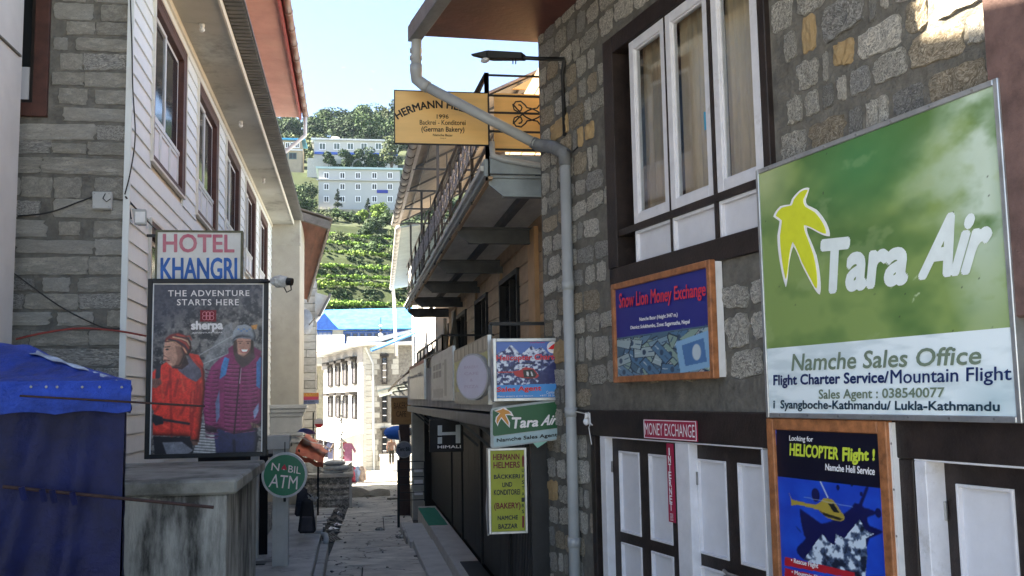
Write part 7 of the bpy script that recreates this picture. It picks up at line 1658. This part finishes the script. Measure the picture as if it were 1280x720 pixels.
def conifer(label, base, R, H, seed, group=None):
    rs = np.random.RandomState(seed); t = thing('conifer_tree', label, 'tree', Matrix.Translation(base), group); c = []; r = []
    for i in range(34): z = rs.uniform(.22, 1); q = R*(1.02-z)*rs.uniform(.5, 1); a = rs.uniform(0, 6.28); c.append((q*math.cos(a), q*math.sin(a), z*H)); s = R*(.42*(1.15-z)); r.append((s, s, s*.7))
    link('crown', raw_mesh('crown', leaves(rs, c, r, 1500, .16*H/7), 0, LC), t); MB().tube([(0, 0, -.5), (0, 0, H*.9)], [.16, .03], 7).build('trunk', bark, t); return t
def stuff(name, label, arrs, m):
    o = link(name, raw_mesh(name, np.concatenate(arrs), 0, m)); return tag(o, label, None, None, 'stuff')
rs = np.random.RandomState(42)
def zone(n, xr, yr, Rr, Hr, cnt, size, skip=None):
    out = []
    for _ in range(n):
        x, y = rs.uniform(*xr), rs.uniform(*yr)
        if skip and skip(x, y): continue
        R, H = rs.uniform(*Rr), rs.uniform(*Hr); c, r = clumps(rs, R, H*.8, 8, H*.2); c = np.array(c)+np.array((x, y, hillz(x, y))); out.append(leaves(rs, c, r, cnt, size))
    return out
# ridge wood in three tones, hillside shrubs
def skipb(x, y): return (-22 < x < 12 and 188 < y < 252)
for m, nm, n in ((LD, 'ridge_wood', 60), (LMd, 'ridge_wood', 50), (LO, 'ridge_wood', 26)):
    stuff(nm, 'dense mixed wood along the ridge of the hill', zone(n, (-75, 45), (252, 345), (4, 7.5), (6, 12), 1500, .42), m)
stuff('ridge_wood', 'dense mixed wood on the wider hill slopes', zone(110, (-260, 200), (200, 360), (5, 8), (7, 12), 500, .8, lambda x, y: -60 < x < 35), LMd)
for m, n in ((LD, 60), (LMd, 50), (LO, 24)):
    stuff('slope_wood', 'bushy trees on the slope left of and behind the white hotel block', zone(n, (-48, 30), (158, 236), (2.2, 4.2), (3.5, 7), 1100, .26, lambda x, y: (-22 < x < 12 and y > 203) or (-8.5 < x < 12 and y > 156)), m)
for m, n in ((LD, 30), (LMd, 26), (LO, 8)):
    stuff('slope_shrubs', 'low shrubs on the slope below the white hotel block', zone(n, (-45, 25), (145, 190), (1.2, 2.6), (1.2, 2.6), 700, .2), m)
stuff('slope_shrubs', 'bright young shrubs on the slope below the white hotel block', zone(10, (-40, 10), (160, 190), (1.0, 2.0), (1.2, 2.2), 500, .2), LY)
# terrace hedges: bright edge on each terrace lip, darker growth on the banks
for i, y0 in enumerate(steps[:-1]):
    c = []; r = []
    for x in np.arange(-38, 26, .55):
        yy = y0+.8*math.sin(x*.15)-.1+rs.uniform(-.5, .5); s = rs.uniform(.15, .55)*(1+.6*math.sin(x*.7+i*2)*math.sin(x*.23+i)); c.append((x, yy, hillz(x, y0+.1)+.15)); r.append((s*1.1, s, s*.75))
    stuff('terrace_hedge', 'bright green growth along a terrace lip on the hillside', [leaves(rs, c, r, 9000 if i < 6 else 5000, .15)], LT if i % 3 != 2 else LY)
    c = []; r = []
    a, b = (steps[i-1] if i else 92), y0
    for _ in range(170):
        x = rs.uniform(-40, 28); y = rs.uniform(a+(b-a)*.65, b-.2); s = rs.uniform(.4, .9); c.append((x, y, hillz(x, y)+.1)); r.append((s, s*.7, s*.8))
    stuff('terrace_bank_growth', 'dark green growth on a terrace bank of the hillside', [leaves(rs, c, r, 9000, .16)], LD)
    c = []; r = []
    for _ in range(420): x = rs.uniform(-38, 26); y = rs.uniform(a+.5, a+(b-a)*.7); c.append((x, y, hillz(x, y)+.1)); r.append((.6, .6, .25))
    stuff('terrace_crop', 'leafy crop growing on a terrace tread of the hillside', [leaves(rs, c, r, 6000, .13)], LMd if i % 3 == 1 else LD)
# single trees and bushes
def at(px, py, Y): p = onY(px, py, Y); return Vector((p.x, Y, hillz(p.x, Y)-.1))
tree('yellow_bush', 'large round yellow-green bush rising right behind the blue-roofed building', at(445, 390, 94), 1.45, 2.2, LY, 3000, .12, trunk=.1, k=14, seed=3, cat='bush')
tree('yellow_bush', 'bright yellow-green bush in front of the white hotel block on the slope', at(474, 272, 190), 2.4, 3.6, LY, 2600, .18, trunk=.15, k=12, seed=5, cat='bush')
tree('yellow_bush', 'smaller pale yellow bush just left of the bright one below the white block', at(453, 277, 186), 1.5, 2.6, LY, 1500, .17, trunk=.15, seed=6, cat='bush')
conifer('dark upright cypress before the left windows of the white hotel block', at(422, 255, 192), 1.5, 6.0, 11)
conifer('smaller dark conifer before the right windows of the white hotel block', at(460, 262, 191), 1.3, 4.6, 12)
for i, (px_, top, R) in enumerate(((413, 190, 2.0), (431, 183, 2.6), (446, 184, 2.2), (457.5, 181, 3.0), (466, 194, 2.0), (481, 193, 2.6))):
    b = at(px_, 206, 221); H = 2.9+(500-top)/1250*221-b.z+.6; b.z = b.z
    tree('broad_dark_tree', ('small dark round tree, leftmost in the row before the long upper building', 'dark tree second from left in the row before the long upper building', 'dark narrow tree third from left in the row before the long upper building', 'tallest dark tree in the row before the long upper building', 'low dark tree right of the tallest in the row before the upper building', 'dark round tree at the right end of the row before the upper building')[i], b, R, max(H, 5), LD, 1700, .24, trunk=.25, seed=20+i, group='trees before the upper building')
tree('pale_tree', 'pale olive tree standing right of the dark row beside the upper building', at(489, 205, 226), 3.4, 9, LO, 2000, .26, trunk=.2, seed=31)
# ---- hillside buildings
def hb(name, label, x0p, x1p, yb, yt, Y, wallm, roofm, depth=9, oh=.5, rz=None, slope=.6):
    a, b = onY(x0p, yb, Y), onY(x1p, yt, Y); t = thing(name, label, 'building', Matrix.Translation((a.x, Y, a.z))); W, H = b.x-a.x, b.z-a.z
    MB().box(0, W, 0, depth, -3, H).build('wall', wallm, t)
    MB().hexa([(-oh, -oh, H), (W+oh, -oh, H), (W+oh, depth+oh, H+slope), (-oh, depth+oh, H+slope)], [(-oh, -oh, H+.4), (W+oh, -oh, H+.4), (W+oh, depth+oh, H+slope+.4), (-oh, depth+oh, H+slope+.4)]).build('roof', roofm, t)
    return t, Matrix.Translation((a.x, Y, a.z)), W, H
def hwin(t, F, cx, cy, w, h, fm=None, gm=None):
    x, z = on(F, cx, cy); f = MB().frame(x-w/2, x+w/2, z-h/2, z+h/2, .13, -.12, .0).build('window', fm or white_p, t); MB().box(x-.05, x+.05, -.1, -.02, z-h/2+.1, z+h/2-.1).build('mullion', fm or white_p, f)
    MB().box(x-w/2+.12, x+w/2-.12, -.05, -.03, z-h/2+.12, z+h/2-.12).build('pane', gm or mat('far_dark_pane', (.02, .022, .028), rough=.3), f)
gw_ = mat('pale_grey_render', (.42, .425, .43), rough=.85, var=.04, scale=.3, stain=(.36, .37, .38), thr=.6); cyr = mat('pale_cyan_roof', (.36, .50, .52), rough=.5, var=.08, scale=.5)
t, F, W, H = hb('white_hotel_block', 'three-storey pale grey block with five bays of small windows on the terraced hillside', 398, 500, 262, 213, 197, gw_, cyr, 10, .5, slope=.35)
for yy in (219.5, 233.5, 249):
    for xx in (408, 428, 447.5, 468, 487.5): hwin(t, F, xx, yy, 1.05, 1.25)
zc = on(F, 440, 225.5)[1]; MB().box(-.4, W+.5, -.5, -.002, zc-.12, zc+.12).build('cornice', gw_, t)
x, z = on(F, 478, 239.5); MB().box(x-1.1, x+1.1, -.15, -.02, z-.32, z+.32).build('name_board', flat('navy_board', (.12, .20, .55)), t); MB().box(W+.502, W+.7, -.3, 10, -.5, H*.9).build('side_trim', cyr, t)
MB().box(-.3, W+.3, -.8, -.01, -1.2, -.02).build('base_course', mat('tan_base', (.34, .30, .22)), t)
t, F, W, H = hb('long_upper_building', 'long white upper building with a blue band on the hillside below the ridge', 392, 497, 206, 177.5, 234, mat('warm_white_render', (.50, .50, .48), rough=.85, var=.04, scale=.3), mat('white_roof_edge', (.6, .6, .6)), 9, .6, slope=.3)
for xx in (403, 421, 438, 455, 473, 488): hwin(t, F, xx, 183, 1.5, 1.6, gm=mat('grey_green_pane', (.10, .13, .12), rough=.3))
x0, z0 = on(F, 393, 191.5); MB().box(.2, W, -.4, -.02, z0-.28, z0+.28).build('blue_band', flat('band_blue', (.20, .36, .70)), t)
for k, xx in enumerate((391.5, 402, 419)): x, z = on(F, xx, 174.5); MB().tube([(x, 3, H), (x, 3, H+1.5)], .55 if k != 2 else 1.0, 12).build('water_tank', (black_metal, black_metal, white_metal)[k], t)
a, b = onY(384, 208, 224), onY(452, 199, 224); t = thing('retaining_wall', 'long whitish retaining wall in front of the upper white building', 'wall', Matrix.Translation((a.x, 224, a.z))); MB().box(0, b.x-a.x, 0, .4, -4, b.z-a.z).build('wall_face', mat('dull_white_wall', (.42, .42, .40), rough=.9), t)
for k in range(14): MB().box(.4+k*.85, .5+k*.85, -.06, -.003, -.3, b.z-a.z).build('rib', gw_, t)
tnb = mat('tan_stone_render', (.34, .29, .22), rough=.9, var=.12, scale=.6)
t, F, W, H = hb('blue_roofed_lodge', 'tan stone lodge with bright blue roof on the left of the hillside', 322, 377, 207, 176, 228, tnb, mat('cyan_blue_roof', (.04, .34, .60), rough=.5), 12, .8, slope=1.4)
for xx in (345, 352, 359.5, 366, 371.5): hwin(t, F, xx, 181.5, 1.0, 1.3)
for xx in (341, 354.5, 366): hwin(t, F, xx, 195, 1.7, 1.5, fm=flat('teal_frame', (.25, .38, .38)))
MB().box(-.5, W+.3, -.5, -.01, on(F, 350, 187.6)[1]-.12, on(F, 350, 187.6)[1]+.12).build('string_course', white_wood, t)
# far ridge haze is left to the air itself
# ================================================================== thin mountain haze: one closed box of even density
hzb = MB().box(-620, 620, -90, 960, -4.5, 260).build('haze', None, None, kind='stuff')
hm_ = bpy.data.materials.new('haze_air'); hm_.use_nodes = True; hn = hm_.node_tree.nodes; hn.clear()
pv = hn.new('ShaderNodeVolumePrincipled'); pv.inputs['Color'].default_value = (.62, .80, 1.0, 1); pv.inputs['Density'].default_value = .00007; pv.inputs['Anisotropy'].default_value = .3
ho = hn.new('ShaderNodeOutputMaterial'); hm_.node_tree.links.new(pv.outputs[0], ho.inputs['Volume']); hzb.data.materials.append(hm_)
tag(hzb, 'thin bluish haze filling the valley air in front of the hillside')
